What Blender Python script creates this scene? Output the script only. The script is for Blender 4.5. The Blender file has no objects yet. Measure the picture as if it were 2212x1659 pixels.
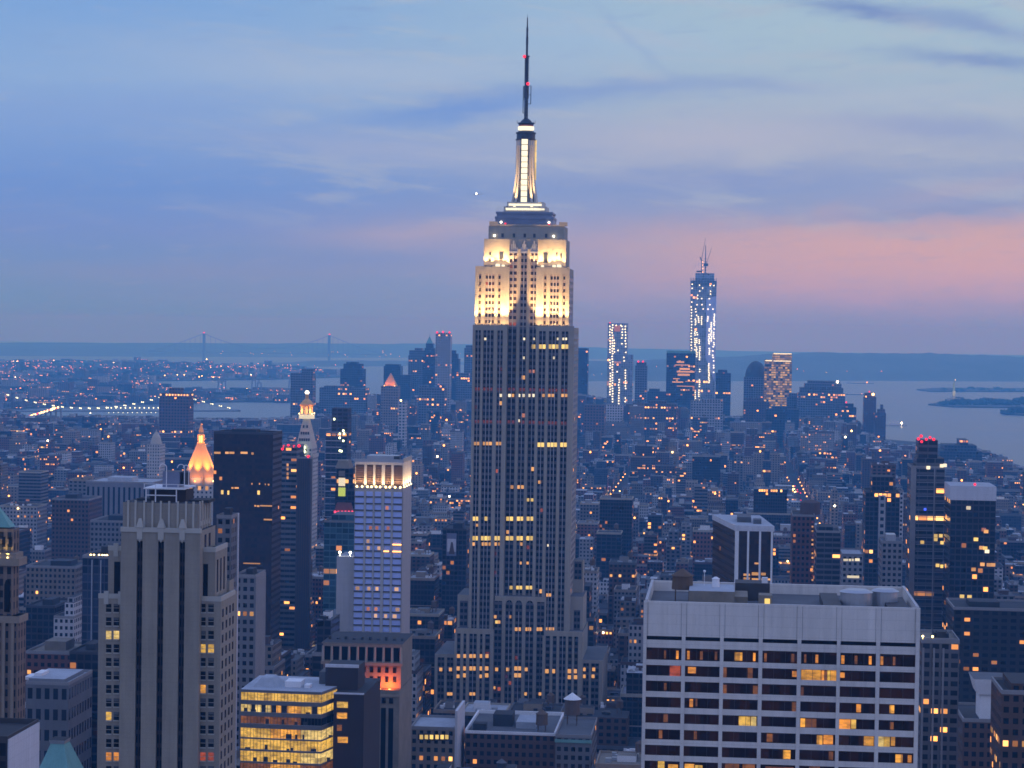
import bpy, bmesh, math, random
import numpy as np
from mathutils import Vector, Matrix
random.seed(7)
SC = bpy.context.scene
COL = SC.collection
rad = math.radians

# ------------------------------------------------------------------ camera
H, F, RE = 258.0, 4800.0, 7.4e6           # eye height (m), focal length for a 2212 px wide frame, earth radius with refraction
YAW, PITCH, ROLL = math.atan(465/F), math.atan(117.8/F), rad(0.85)
f0 = Vector((-math.sin(YAW), math.cos(YAW), 0)); R0 = Vector((math.cos(YAW), math.sin(YAW), 0)); ZZ = Vector((0, 0, 1))
FW = f0*math.cos(PITCH) - ZZ*math.sin(PITCH)
U0 = f0*math.sin(PITCH) + ZZ*math.cos(PITCH)
RT = R0*math.cos(ROLL) + U0*math.sin(ROLL)
UP = U0*math.cos(ROLL) - R0*math.sin(ROLL)
EYE = Vector((0, 0, H))
cam = bpy.data.objects.new("camera", bpy.data.cameras.new("camera")); COL.objects.link(cam)
m3 = Matrix((RT, UP, -FW)).transposed()
cam.matrix_world = Matrix.Translation(EYE) @ m3.to_4x4()
cam.data.sensor_width = 36.0; cam.data.lens = 36.0*F/2212.0
cam.data.clip_start = 1.0; cam.data.clip_end = 200000.0
SC.camera = cam
SC.view_settings.view_transform = 'Standard'; SC.view_settings.look = 'None'
SC.view_settings.exposure = 0.0; SC.view_settings.gamma = 1.0
SC.cycles.max_bounces = 5; SC.cycles.diffuse_bounces = 2; SC.cycles.glossy_bounces = 2
SC.cycles.volume_bounces = 1; SC.cycles.transparent_max_bounces = 8
SC.cycles.sample_clamp_indirect = 4.0; SC.cycles.filter_width = 1.6
SC.cycles.use_adaptive_sampling = True; SC.cycles.use_denoising = True
SC.cycles.caustics_reflective = False; SC.cycles.caustics_refractive = False

def ray(u, v): return FW*F + RT*(u-1106.0) - UP*(v-829.5)
def at(u, v, Y):
    r = ray(u, v); return EYE + r*(Y/r.y)
def drop(x, y): return (x*x+y*y)/(2*RE)
def ground(u, v, zoff=0.0):
    r = ray(u, v); h = math.hypot(r.x, r.y); s = -r.z/h
    q = s*s - 2*(H-zoff)/RE
    d = RE*(s-math.sqrt(q)) if q > 0 and s > 0 else 55000.0
    return Vector((r.x/h*d, r.y/h*d, 0))
def proj(x, y, z):
    p = Vector((x, y, z)) - EYE; d = p.dot(FW)
    return 1106+F*p.dot(RT)/d, 829.5-F*p.dot(UP)/d

# ------------------------------------------------------------------ node helpers
def lin(c):
    return tuple(((x/255)/12.92 if x/255 <= .04045 else ((x/255+.055)/1.055)**2.4) for x in c)
class E:
    """socket wrapper so that node maths reads as arithmetic"""
    nt = None
    def __init__(s, k): s.k = k
    @staticmethod
    def m(op, *a, clamp=False):
        n = E.nt.nodes.new('ShaderNodeMath'); n.operation = op; n.use_clamp = clamp
        for i, x in enumerate(a): E.put(n.inputs[i], x)
        return E(n.outputs[0])
    @staticmethod
    def put(sock, x):
        if isinstance(x, E): E.nt.links.new(x.k, sock)
        else: sock.default_value = x
    def __add__(s, o): return E.m('ADD', s, o)
    def __radd__(s, o): return E.m('ADD', o, s)
    def __sub__(s, o): return E.m('SUBTRACT', s, o)
    def __rsub__(s, o): return E.m('SUBTRACT', o, s)
    def __mul__(s, o): return E.m('MULTIPLY', s, o)
    def __rmul__(s, o): return E.m('MULTIPLY', o, s)
    def __truediv__(s, o): return E.m('DIVIDE', s, o)
    def __lt__(s, o): return E.m('LESS_THAN', s, o)
    def __gt__(s, o): return E.m('GREATER_THAN', s, o)
def floor_(x): return E.m('FLOOR', x)
def fract(x): return E.m('FRACT', x)
def node(t, **kw):
    n = E.nt.nodes.new(t)
    for k, v in kw.items(): setattr(n, k, v)
    return n
def comb(x, y, z=0.0):
    n = node('ShaderNodeCombineXYZ')
    for i, q in enumerate((x, y, z)): E.put(n.inputs[i], q)
    return E(n.outputs[0])
def sep(v):
    n = node('ShaderNodeSeparateXYZ'); E.put(n.inputs[0], v); return [E(o) for o in n.outputs]
def mix(t, a, b):
    n = node('ShaderNodeMix', data_type='RGBA'); n.clamp_factor = True
    E.put(n.inputs[0], t)
    for i, q in ((6, a), (7, b)): E.put(n.inputs[i], q if isinstance(q, E) else (*q, 1.0))
    return E(n.outputs[2])
def scale_col(c, k):
    n = node('ShaderNodeVectorMath', operation='SCALE')
    E.put(n.inputs[0], c if isinstance(c, E) else tuple(c)); E.put(n.inputs[3], k); return E(n.outputs[0])
def addv(a, b):
    n = node('ShaderNodeVectorMath', operation='ADD'); E.put(n.inputs[0], a); E.put(n.inputs[1], b); return E(n.outputs[0])
def noise(vec, scale=1.0, detail=3.0, rough=.55, dist=0.0):
    n = node('ShaderNodeTexNoise'); E.put(n.inputs['Vector'], vec); n.inputs['Scale'].default_value = scale
    n.inputs['Detail'].default_value = detail; n.inputs['Roughness'].default_value = rough; n.inputs['Distortion'].default_value = dist
    return E(n.outputs[0])
def white(vec):
    n = node('ShaderNodeTexWhiteNoise', noise_dimensions='3D'); E.put(n.inputs['Vector'], vec); return E(n.outputs[0]), E(n.outputs[1])
def smooth(x, a, b):
    n = node('ShaderNodeMapRange', interpolation_type='SMOOTHSTEP'); E.put(n.inputs[0], x)
    n.inputs[1].default_value = a; n.inputs[2].default_value = b; return E(n.outputs[0])
def ramp(t, stops):
    n = node('ShaderNodeValToRGB'); E.put(n.inputs[0], t); cr = n.color_ramp; cr.interpolation = 'EASE' if False else 'LINEAR'
    while len(cr.elements) < len(stops): cr.elements.new(.5)
    for e, (p, c) in zip(cr.elements, stops): e.position = p
    for e, (p, c) in zip(cr.elements, stops): e.color = (*lin(c), 1)
    return E(n.outputs[0])

# ------------------------------------------------------------------ dusk sky
W = bpy.data.worlds.new("World"); SC.world = W; W.use_nodes = True
E.nt = W.node_tree; E.nt.nodes.clear()
gen = E(node('ShaderNodeTexCoord').outputs['Generated'])
sx, sy, sz = sep(gen)
el = E.m('ARCSINE', sz)*57.29578
az = E.m('ARCTAN2', sx, sy)*57.29578                     # 0 = along the avenues, + = west
warp = noise(comb(az*.30, el*.9), 1.0, 4.0, .55) - .5
warp2 = noise(comb(az*.9+31.0, el*3.2-az*.25), 1.0, 5.0, .6) - .5
elw = el + warp*.75 + warp2*.30
EL0, EL1 = -1.0, 10.0
def stops(l): return [((e-EL0)/(EL1-EL0), c) for e, c in l]
t = (elw - EL0)/(EL1-EL0)
SKY_L = stops([(-1,(110,153,198)),(0.0,(110,153,198)),(.7,(113,151,201)),(1.4,(117,149,205)),(2.4,(120,148,213)),(3.6,(114,151,219)),(4.8,(126,161,220)),(6.2,(140,174,222)),(7.3,(130,169,222)),(9.5,(119,164,224))])
SKY_R = stops([(-1,(134,160,202)),(0.0,(134,158,202)),(.7,(144,158,198)),(1.4,(160,162,193)),(2.2,(164,164,193)),(2.9,(154,162,200)),(3.6,(142,162,206)),(4.7,(164,177,204)),(6.2,(164,186,208)),(7.6,(166,192,211)),(9.5,(162,191,213))])
colL, colR = ramp(t, SKY_L), ramp(t, SKY_R)
low = mix(smooth(az + warp*3.0, -17.0, 2.5), colL, colR)
pink = smooth(az + warp*5.0, -8.0, 4.5)*smooth(elw, .0, 2.0)*smooth(elw + warp*.5 - az*.02, 3.3, 2.2)
low = mix(pink*.8, low, lin((216, 175, 164)))
n3 = noise(comb(az*.22 - el*.35 + 7.0, el*1.5 + az*.16), 1.0, 7.0, .62, .4)
low = mix(smooth(n3, .47, .66)*smooth(el, 1.6, 3.6)*smooth(az, -20.0, -6.0)*.55, low, lin((176, 188, 206)))
n4 = noise(comb(az*.55 + 3.0, el*3.4 - az*.3), 1.0, 7.0, .68, .3)
low = mix(smooth(n4, .52, .74)*.30, low, lin((128, 152, 204)))
low = mix(smooth(n4, .46, .24)*.28, low, lin((180, 182, 202)))
def eyev(u): return 712+(u-1130)*math.tan(ROLL)
def streak(base, u, v, ru, rv, tilt, c, amt):             # a soft cloud streak at its own bearing and elevation
    a0 = math.degrees(math.atan((u-1106)/F)-YAW); e0 = math.degrees((eyev(u)-v)/F)
    dx = az - a0; dy = el + warp*.45 + warp2*.42 - e0; ct, st = math.cos(rad(tilt)), math.sin(rad(tilt))
    p = (dx*ct + dy*st)/math.degrees(ru/F); q = (dy*ct - dx*st)/math.degrees(rv/F)
    g = E.m('POWER', 2.718, (p*p + q*q)*-1.0)
    return mix(g*amt, base, lin(c))
for s in [(560,140,380,55,-3,(160,182,217),.6),(860,160,350,30,3,(166,187,217),.7),(850,330,340,30,-4,(158,174,212),.7),(300,240,330,40,4,(134,164,220),.5),(990,240,235,27,8,(112,150,218),.85),(1330,195,330,20,2,(128,156,212),.65),
          (1640,195,140,14,-3,(122,150,205),.5),(1850,38,135,17,-9,(112,138,196),.8),(2090,75,150,20,-12,(124,148,202),.65),
          (2110,148,190,17,-4,(118,144,200),.7),(1355,95,95,9,-42,(140,165,208),.5),(1990,285,230,24,-3,(136,155,206),.6),
          (1540,300,340,48,2,(178,184,208),.75),(1850,215,330,30,-3,(172,188,212),.5),(1500,395,420,30,1,(132,152,208),.55),(930,500,220,24,4,(174,168,192),.75),(400,590,420,24,1,(140,150,194),.5),(700,560,300,16,2,(126,148,206),.5),
          (1980,462,260,9,5,(138,152,196),.55),(2060,418,190,22,6,(178,168,192),.4),(560,640,420,24,0,(136,148,194),.4),
          (250,420,320,40,2,(112,148,216),.4),(1500,700,500,28,0,(146,152,198),.5),(1280,90,300,50,-2,(158,188,224),.4)]:
    low = streak(low, *s)
st = node('ShaderNodeTexSky'); st.sky_type = 'NISHITA'; st.sun_disc = False
st.sun_elevation = rad(1.0); st.sun_rotation = rad(75); st.altitude = 250
dome = mix(smooth(el, 6.0, 70.0), (.37, .47, .84), (.27, .39, .84))
dome = addv(dome, scale_col(E(st.outputs[0]), .05))
glow = smooth(az, 20.0, 75.0)*smooth(E.m('ABSOLUTE', el), 16.0, 0.0)*(1.0-smooth(az, 95.0, 150.0))
dome = mix(glow*.6, dome, (.80, .58, .60))
back = E.m('MAXIMUM', smooth(el, 9.5, 24.0), smooth(E.m('ABSOLUTE', az+5.5), 24.0, 70.0))
sky = mix(back, low, dome)
bg = node('ShaderNodeBackground'); E.nt.links.new(sky.k, bg.inputs[0]); bg.inputs[1].default_value = 1.0
out = node('ShaderNodeOutputWorld'); E.nt.links.new(bg.outputs[0], out.inputs[0])
W.cycles.sampling_method = 'MANUAL'; W.cycles.sample_map_resolution = 1024

sun = bpy.data.objects.new("sun", bpy.data.lights.new("sun", 'SUN')); COL.objects.link(sun)
sun.data.energy = .12; sun.data.angle = rad(14); sun.data.color = (1, .72, .60)
sun.rotation_euler = Vector((-math.sin(rad(75)), -math.cos(rad(75)), -math.tan(rad(4)))).to_track_quat('-Z', 'Y').to_euler()

# ------------------------------------------------------------------ materials
MATS = {}
def newmat(name):
    m = bpy.data.materials.new(name); m.use_nodes = True; E.nt = m.node_tree
    b = E.nt.nodes['Principled BSDF']; MATS[name] = m; return m, b
def plain(name, col, rough=.8, metal=0.0, var=.25, scale=.15, spec=.5, streak=0.0, course=0.0):
    m, b = newmat(name)
    o = E(node('ShaderNodeTexCoord').outputs['Object'])
    n = noise(o, scale, 4.0, .6); n2 = noise(o, scale*7.3, 2.0, .6)
    k = (n*.7+n2*.3-.5)*(var*2.4)+1.0
    if streak or course:
        ox, oy, oz = sep(o)
        k = k + (noise(comb(ox*.55, oy*.55, oz*.035), 1.0, 4.0, .65)-.5)*(streak*2.2)
        if course: k = k*(1.0-(fract(oz/course) < .07)*.10-(fract((ox+oy*.7)/(course*1.9)+floor_(oz/course)*.5) < .035)*.08)
    c = scale_col(col, k)
    E.put(b.inputs['Base Color'], c); b.inputs['Roughness'].default_value = rough; b.inputs['Metallic'].default_value = metal
    b.inputs['Specular IOR Level'].default_value = spec
    return m
def emis(name, col, s):
    m, b = newmat(name)
    b.inputs['Base Color'].default_value = (.02, .02, .02, 1); b.inputs['Emission Color'].default_value = (*col, 1)
    b.inputs['Emission Strength'].default_value = s; m.cycles.emission_sampling = 'NONE'
    if name.startswith('win_'):
        rv, _ = white(comb(E(node('ShaderNodeObjectInfo').outputs['Random'])*91.0, 2.0, 5.0)); E.put(b.inputs['Emission Strength'], (rv*.75+.55)*s)
    return m
def room(name, col, s):
    """a lit room seen through its window: uneven light, furniture, blinds"""
    m, b = newmat(name)
    o = E(node('ShaderNodeTexCoord').outputs['Object']); x, y, z = sep(o)
    v, c = white(comb(floor_(x*.31), floor_(y*.2), floor_(z*.26))); n = noise(comb(x*.45, y*.3, z*1.1), 1.0, 2.0, .6)
    k = smooth(n, .28, .66)*.55 + .45
    E.put(b.inputs['Emission Color'], scale_col(col, 1.0)); E.put(b.inputs['Emission Strength'], k*(v*.75+.6)*s)
    b.inputs['Base Color'].default_value = (.02, .02, .02, 1); m.cycles.emission_sampling = 'NONE'; return m
OR, YE, WH, PK = (1, .36, .08), (1, .66, .22), (1, .86, .62), (1, .36, .22)
def facade(name, wall, a=.22, b=.28, c=.8, glass=(.012, .012, .016), lit=.04, cols=(OR, YE), es=1.6, rows=.06, spandrel=None,
           grough=.15, wr=.85, var=.5, gmetal=0.0, strip=None, glow=0.0):
    m, bs = newmat(name)
    uv = E(node('ShaderNodeTexCoord').outputs['UV']); u, v, _ = sep(uv)
    iu, iv, fu, fv = floor_(u), floor_(v), fract(u), fract(v)
    bid = floor_(u/256.0); rnd, _c = white(comb(bid, 3.7, 1.3))
    col = (fu > a)*(fu < 1-a)
    win = col*(fv > b)*(fv < c)
    val, vc = white(comb(iu, iv, bid)); r, g, bl = sep(vc)
    rowv, _c = white(comb(iv, bid, 9.1)); part, _c = white(comb(floor_(iu/4.0), iv, bid+5.0))
    p = lit*(.45 + (rowv < rows)*(part > .35)*11.0)
    on = (val < p)*win
    o = E(node('ShaderNodeTexCoord').outputs['Object']); ox, oy, oz = sep(o)
    n = noise(o, .07, 4.0, .6); st_ = noise(comb(ox*.5, oy*.5, oz*.03), 1.0, 3.0, .6)
    wc = scale_col(wall, (rnd-.5)*var + (n-.5)*.5 + (st_-.5)*.3 + 1.0)
    if spandrel: wc = mix(col, wc, spandrel)
    if strip: wc = mix((fv < strip[0]), wc, strip[1])
    gl = scale_col(glass, bl*1.1+.5)
    E.put(bs.inputs['Base Color'], mix(win, wc, gl))
    E.put(bs.inputs['Roughness'], win*(grough-wr)+wr)
    bs.inputs['Specular IOR Level'].default_value = .3
    if gmetal: E.put(bs.inputs['Metallic'], win*gmetal)
    E.put(bs.inputs['Emission Color'], mix(r, cols[0], cols[1])); E.put(bs.inputs['Emission Strength'], on*(g*g*.9+.1)*(es*1.9) + win*bl*glow)
    m.cycles.emission_sampling = 'NONE'
    return m
def M(n): return MATS[n]

plain('limestone', (.37, .33, .27), .85, var=.22, scale=.05, streak=.2); plain('mast_metal', (.56, .53, .48), .55, var=.15)
plain('limestone_grey', (.31, .27, .215), .85, var=.28, scale=.05, streak=.28, course=1.3); plain('limestone_pale', (.48, .45, .39), .8, var=.2, scale=.08)
plain('travertine', (.70, .655, .61), .65, var=.16, scale=.06, streak=.22, course=2.4)
plain('white_panel', (.60, .61, .66), .6, var=.12, scale=.05, streak=.2, course=2.6)
plain('white_paint', (.78, .78, .80), .55, var=.15, scale=.2)
plain('brick_red', (.20, .085, .06), .9); plain('brick_brown', (.105, .065, .05), .9); plain('panel_dark', (.15, .15, .155), .8, var=.3); plain('brick_dark', (.035, .022, .020), .8); plain('panel_grey', (.44, .43, .44), .6, var=.12, scale=.05, streak=.2, course=3.5); plain('brick_tan', (.30, .24, .18), .9)
plain('dark_stone', (.045, .042, .045), .7); plain('concrete', (.26, .25, .25), .9); plain('asphalt', (.05, .05, .052), .9)
plain('roof_dark', (.035, .036, .04), .9, var=.5, scale=.09); plain('roof_grey', (.11, .115, .125), .9, var=.5, scale=.09)
plain('roof_pale', (.38, .41, .46), .85, var=.45, scale=.08); plain('roof_tan', (.22, .19, .15), .9, var=.5)
plain('metal_dark', (.06, .065, .075), .45, .6); plain('metal_blue', (.20, .23, .33), .4, .5); plain('metal_pale', (.42, .44, .48), .4, .5)
plain('aluminium', (.45, .45, .46), .45, .4, var=.1); plain('wood_tank', (.13, .085, .055), .95, scale=.6)
plain('copper_green', (.16, .36, .34), .7, var=.35, scale=.2); plain('gold_tile', (.62, .36, .14), .4, .1, var=.12); plain('steel_red', (.16, .05, .04), .6)
plain('bronze', (.28, .33, .20), .6); plain('foliage', (.035, .05, .035), .95, var=.6, scale=.02); plain('hull', (.05, .055, .07), .6)
plain('glass_dark', (.008, .007, .008), .15, var=.3, spec=.25); plain('glass_black', (.004, .003, .004), .4, spec=.15, var=.3, scale=.4)
plain('louver', (.16, .10, .075), .8)
# white hotel's windows: matte blinds, with the sky's blue reflection painted into the colour
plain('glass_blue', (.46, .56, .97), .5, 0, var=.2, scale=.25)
# office glass at dusk: dark, with a faint warm glow of dimmed rooms, added to offset the blue haze
m, b = newmat('glass_office')
o = E(node('ShaderNodeTexCoord').outputs['Object']); gx_, gy_, gz_ = sep(o); v_, c_ = white(comb(floor_(gx_*.42), floor_(gz_*.26), 3.0))
b.inputs['Base Color'].default_value = (.008, .006, .006, 1); b.inputs['Roughness'].default_value = .2; b.inputs['Specular IOR Level'].default_value = .2
b.inputs['Emission Color'].default_value = (1, .36, .19, 1); E.put(b.inputs['Emission Strength'], v_*v_*.014+.002); m.cycles.emission_sampling = 'NONE'
emis('lamp_white', (1, .93, .75), 9.0); emis('lamp_orange', (1, .42, .10), 5.0); emis('lamp_yellow', (1, .72, .28), 7.0)
emis('lamp_red', (1, .02, .05), 1.7); emis('lamp_green', (.85, 1, .55), 7.0); emis('lamp_pink', (1, .05, .12), 2.2)
emis('lamp_pearl', (.93, 1, .72), 3.4); emis('lamp_blue', (.05, .1, 1), 2.0); emis('band_white', (1, .91, .66), 1.35); emis('work_light', (1, .93, .72), 3.6)
emis('win_yellow', (1, .68, .18), 1.0); emis('win_orange', (1, .48, .14), .75); emis('win_pink', (1, .36, .2), .42); emis('win_white', (1, .88, .62), 1.1)
emis('win_peach', (1, .58, .34), .62); emis('win_red', (.9, .16, .09), .12); emis('win_lime', (.75, .9, .12), 1.0)
room('room_yellow', (1, .58, .09), .82); room('room_orange', (1, .36, .04), .85); room('room_dim', (1, .34, .06), .19); room('room_red', (1, .17, .05), .35); room('room_pale', (1, .70, .22), .9)
room('room_amber', (1, .44, .05), .85)

facade('f_brown', (0.096, 0.059, 0.044), lit=.05); facade('f_red', (0.163, 0.074, 0.056), lit=.05); facade('f_tan', (0.222, 0.185, 0.148), lit=.04, a=.25)
facade('f_grey', (0.178, 0.178, 0.185), lit=.04); facade('f_pale', (0.326, 0.326, 0.34), lit=.035, a=.25, b=.3); facade('f_white', (0.459, 0.459, 0.474), a=.24, b=.3, lit=.04)
facade('f_dark', (0.041, 0.037, 0.041), lit=.05, a=.1, b=.2, c=.9); facade('f_strip', (0.148, 0.141, 0.141), a=.02, b=.38, c=.86, lit=.06, rows=.12)
facade('f_teal', (.10, .20, .24), a=.05, b=.15, c=.95, glass=(.04, .09, .12), lit=.04); facade('f_glass', (.07, .08, .11), a=.06, b=.1, c=.92, glass=(.03, .04, .07), lit=.04, grough=.1)
facade('f_sand', (0.266, 0.222, 0.178), a=.3, b=.25, c=.75, lit=.04); facade('f_lit', (0.104, 0.096, 0.096), a=.06, b=.3, c=.85, lit=.16, rows=.25, es=1.3)
FILL = ['f_brown', 'f_red', 'f_tan', 'f_grey', 'f_pale', 'f_white', 'f_dark', 'f_strip', 'f_glass', 'f_sand', 'f_lit']
facade('far_blue', (.14, .15, .19), lit=.05, es=2.0, a=.15, b=.2); facade('far_dark', (.055, .055, .075), lit=.04, es=2.0, a=.12, b=.2); facade('far_pale', (.42, .42, .45), lit=.04, es=2.0)
facade('far_brown', (.13, .075, .06), lit=.06, es=2.2); facade('far_glass', (.34, .38, .46), a=.1, b=.1, c=.9, glass=(.16, .2, .3), lit=.03, es=2.0); facade('far_gold', (.16, .13, .11), a=.04, b=.22, c=.9, lit=1.9, rows=.2, es=.42, cols=((1, .56, .08), (1, .66, .14))); facade('far_tan', (.30, .24, .2), lit=.06, es=2)  # far_glass: the reflected sky is painted in as a pale blue colour
facade('black_slab', (.034, .020, .016), a=.05, b=.3, c=.85, glow=.010, glass=(.012, .007, .006), lit=.012, rows=.03, es=1.3, cols=(OR, YE), grough=.35, var=.1)  # black_slab glow: faint warm emission added in the glass against the blue haze
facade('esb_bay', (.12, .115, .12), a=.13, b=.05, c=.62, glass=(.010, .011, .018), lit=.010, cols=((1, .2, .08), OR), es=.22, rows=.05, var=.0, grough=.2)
facade('esb_bay_lit_tint', (.36, .30, .25), a=.16, b=.22, c=.72, glass=(.03, .018, .02), lit=.03, cols=((1, .2, .08), OR), es=.25, var=.0)  # paler, warmer copy of the shaft bays, the floodlight's tint painted in
facade('esb_side', (.34, .32, .30), a=.28, b=.1, c=.65, lit=.01, var=.0); facade('wall_pale', (.46, .45, .44), a=.30, b=.28, c=.72, lit=.05, var=.0)
facade('balcony', (.10, .10, .105), a=.04, b=.34, c=.95, glass=(.018, .02, .03), lit=.07, rows=.04, es=1.7, var=.1)
facade('grid_grey', (.13, .125, .13), a=.14, b=.30, c=.84, glass=(.02, .022, .03), lit=.06, es=1.7, var=.1)
facade('gothic', (.24, .175, .13), a=.24, b=.12, c=.72, lit=.0, rows=0.0, grough=.6, var=.0, spandrel=(.17, .13, .11))
facade('f_columns', (.21, .21, .23), a=.30, b=.1, c=.9, lit=.03, var=.0); facade('dark_lit', (.03, .028, .03), a=.2, b=.3, c=.8, lit=.22, rows=.03, es=1.3, var=.2)

# ------------------------------------------------------------------ mesh building
UVK = [0]
class MB:
    def __init__(s, org=(0, 0, 0)):
        s.v, s.f, s.m, s.uv, s.o = [], [], [], [], Vector(org)
    def face(s, pts, mi=0, uv=None):
        i = len(s.v); s.v += [(p[0]-s.o.x, p[1]-s.o.y, p[2]-s.o.z) for p in pts]
        s.f.append(tuple(range(i, i+len(pts)))); s.m.append(mi); s.uv.append(uv or [(0, 0)]*len(pts))
    def wall(s, x0, y0, x1, y1, z0, z1, mi=0, nb=0, fh=0, off=0, ztop=None):
        zt = z1 if ztop is None else ztop
        uv = None
        if nb: uv = [(off, (z0-zt)/fh+512), (off+nb, (z0-zt)/fh+512), (off+nb, (z1-zt)/fh+512), (off, (z1-zt)/fh+512)]
        s.face([(x0, y0, z0), (x1, y1, z0), (x1, y1, z1), (x0, y0, z1)], mi, uv)
    def box(s, x0, x1, y0, y1, z0, z1, mi=0, mt=None, bay=0, fh=0, bottom=False, k=None):
        if k is None: UVK[0] = (UVK[0]+1) % 60; k = UVK[0]*256
        nx = max(1, round((x1-x0)/bay)) if bay else 0; ny = max(1, round((y1-y0)/bay)) if bay else 0
        s.wall(x0, y0, x1, y0, z0, z1, mi, nx, fh, k); s.wall(x1, y0, x1, y1, z0, z1, mi, ny, fh, k+64)
        s.wall(x1, y1, x0, y1, z0, z1, mi, nx, fh, k+128); s.wall(x0, y1, x0, y0, z0, z1, mi, ny, fh, k+192)
        s.face([(x0, y0, z1), (x1, y0, z1), (x1, y1, z1), (x0, y1, z1)], mi if mt is None else mt)
        if bottom: s.face([(x0, y1, z0), (x1, y1, z0), (x1, y0, z0), (x0, y0, z0)], mi)
    def prism(s, poly, z0, z1, mi=0, mt=None, bay=0, fh=0, top=True):
        UVK[0] = (UVK[0]+1) % 60; k = UVK[0]*256
        n = len(poly)
        for i in range(n):
            a, b = poly[i], poly[(i+1) % n]; L = math.hypot(b[0]-a[0], b[1]-a[1])
            s.wall(*a, *b, z0, z1, mi, max(1, round(L/bay)) if bay else 0, fh, k+(i*40) % 240)
        if top: s.face([(p[0], p[1], z1) for p in poly], mi if mt is None else mt)
    def frustum(s, cx, cy, z0, z1, r0, r1, n=12, mi=0, cap=True, sx=1.0, sy=1.0, rot=0.0):
        P = [(math.cos(rot+2*math.pi*i/n)*sx, math.sin(rot+2*math.pi*i/n)*sy) for i in range(n)]
        for i in range(n):
            a, b = P[i], P[(i+1) % n]
            q = [(cx+a[0]*r0, cy+a[1]*r0, z0), (cx+b[0]*r0, cy+b[1]*r0, z0)]
            if r1 > 1e-6: q += [(cx+b[0]*r1, cy+b[1]*r1, z1), (cx+a[0]*r1, cy+a[1]*r1, z1)]
            else: q += [(cx, cy, z1)]
            s.face(q, mi)
        if cap and r1 > 1e-6: s.face([(cx+a[0]*r1, cy+a[1]*r1, z1) for a in P], mi)
    def hip(s, x0, x1, y0, y1, z0, z1, ix, iy, mi=0, mt=None):
        b = [(x0, y0, z0), (x1, y0, z0), (x1, y1, z0), (x0, y1, z0)]
        t = [(x0+ix, y0+iy, z1), (x1-ix, y0+iy, z1), (x1-ix, y1-iy, z1), (x0+ix, y1-iy, z1)]
        for i in range(4): s.face([b[i], b[(i+1) % 4], t[(i+1) % 4], t[i]], mi)
        s.face(t, mi if mt is None else mt)
    def tube(s, p, q, r, mi=0, n=5, r2=None):
        p, q = Vector(p), Vector(q); d = (q-p).normalized(); a = d.orthogonal().normalized(); b = d.cross(a); r2 = r if r2 is None else r2
        P = [a*math.cos(2*math.pi*i/n)+b*math.sin(2*math.pi*i/n) for i in range(n)]
        for i in range(n):
            s.face([p+P[i]*r, p+P[(i+1) % n]*r, q+P[(i+1) % n]*r2, q+P[i]*r2], mi)
        s.face([p+x*r for x in reversed(P)], mi); s.face([q+x*r2 for x in P], mi)
    def ball(s, c, r, mi=0, n=8, k=5):
        for j in range(k):
            a0, a1 = -math.pi/2+math.pi*j/k, -math.pi/2+math.pi*(j+1)/k
            s.frustum(c[0], c[1], c[2]+r*math.sin(a0), c[2]+r*math.sin(a1), max(r*math.cos(a0), 1e-4), r*math.cos(a1), n, mi, False)
    def build(s, name, mats, parent=None, label=None, cat=None, group=None, kind=None):
        me = bpy.data.meshes.new(name); me.from_pydata(s.v, [], s.f)
        for m in ([mats] if isinstance(mats, str) else mats): me.materials.append(MATS[m])
        me.polygons.foreach_set('material_index', s.m)
        ul = me.uv_layers.new(name='UVMap'); flat = [c for f in s.uv for p in f for c in p]
        ul.data.foreach_set('uv', flat); me.update()
        o = bpy.data.objects.new(name, me); COL.objects.link(o)
        if parent is not None: o.parent = parent
        else: o.location = s.o
        return tag(o, label, cat, group, kind)
def tag(o, label=None, cat=None, group=None, kind=None):
    if label: o['label'] = label
    if cat: o['category'] = cat
    if group: o['group'] = group
    if kind: o['kind'] = kind
    return o
def thing(name, label, cat, loc, group=None):
    o = bpy.data.objects.new(name, None); COL.objects.link(o); o.location = loc; o.empty_display_size = 1
    return tag(o, label, cat, group)
def part(name, mats, parent, org, fn, **kw):
    b = MB(org); fn(b); return b.build(name, mats, parent, **kw)
def pboxes(name, mats, parent, org, L):
    for (x0, x1, y0, y1, z0, z1, mi, mt) in L: part(name, mats, parent, org, lambda b: b.box(x0, x1, y0, y1, z0, z1, mi, mt))
def copyof(src, parent, loc=None):
    o = src.copy(); COL.objects.link(o); o.parent = parent
    if loc is not None: o.location = loc
    return o
def spot(parent, org, p, tgt, power, size, col=(1, .80, .50), blend=.9, r=.3):
    l = bpy.data.lights.new('floodlight_beam', 'SPOT'); l.energy = power; l.spot_size = rad(size); l.spot_blend = blend; l.color = col; l.shadow_soft_size = r
    o = bpy.data.objects.new('floodlight_beam', l); COL.objects.link(o); o.parent = parent
    o.location = Vector(p)-Vector(org); o.rotation_euler = (Vector(tgt)-Vector(p)).to_track_quat('-Z', 'Y').to_euler(); return o
def plamp(parent, org, p, power, col, r=.4):
    l = bpy.data.lights.new('lamp_glow', 'POINT'); l.energy = power; l.color = col; l.shadow_soft_size = r
    o = bpy.data.objects.new('lamp_glow', l); COL.objects.link(o); o.parent = parent; o.location = Vector(p)-Vector(org); return o
LM = []                                                    # footprints and picture extents of the landmarks
def reg(u0, u1, vt, vb, Y, x0, x1, y0, y1, phrase=None): LM.append(dict(u0=u0, u1=u1, vt=vt, vb=vb, Y=Y, x0=x0, x1=x1, y0=y0, y1=y1, ph=phrase))
def frame(u0, u1, vt, Y):
    a, b = at(u0, vt, Y), at(u1, vt, Y); return a.x, b.x, (a.z+b.z)/2
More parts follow.
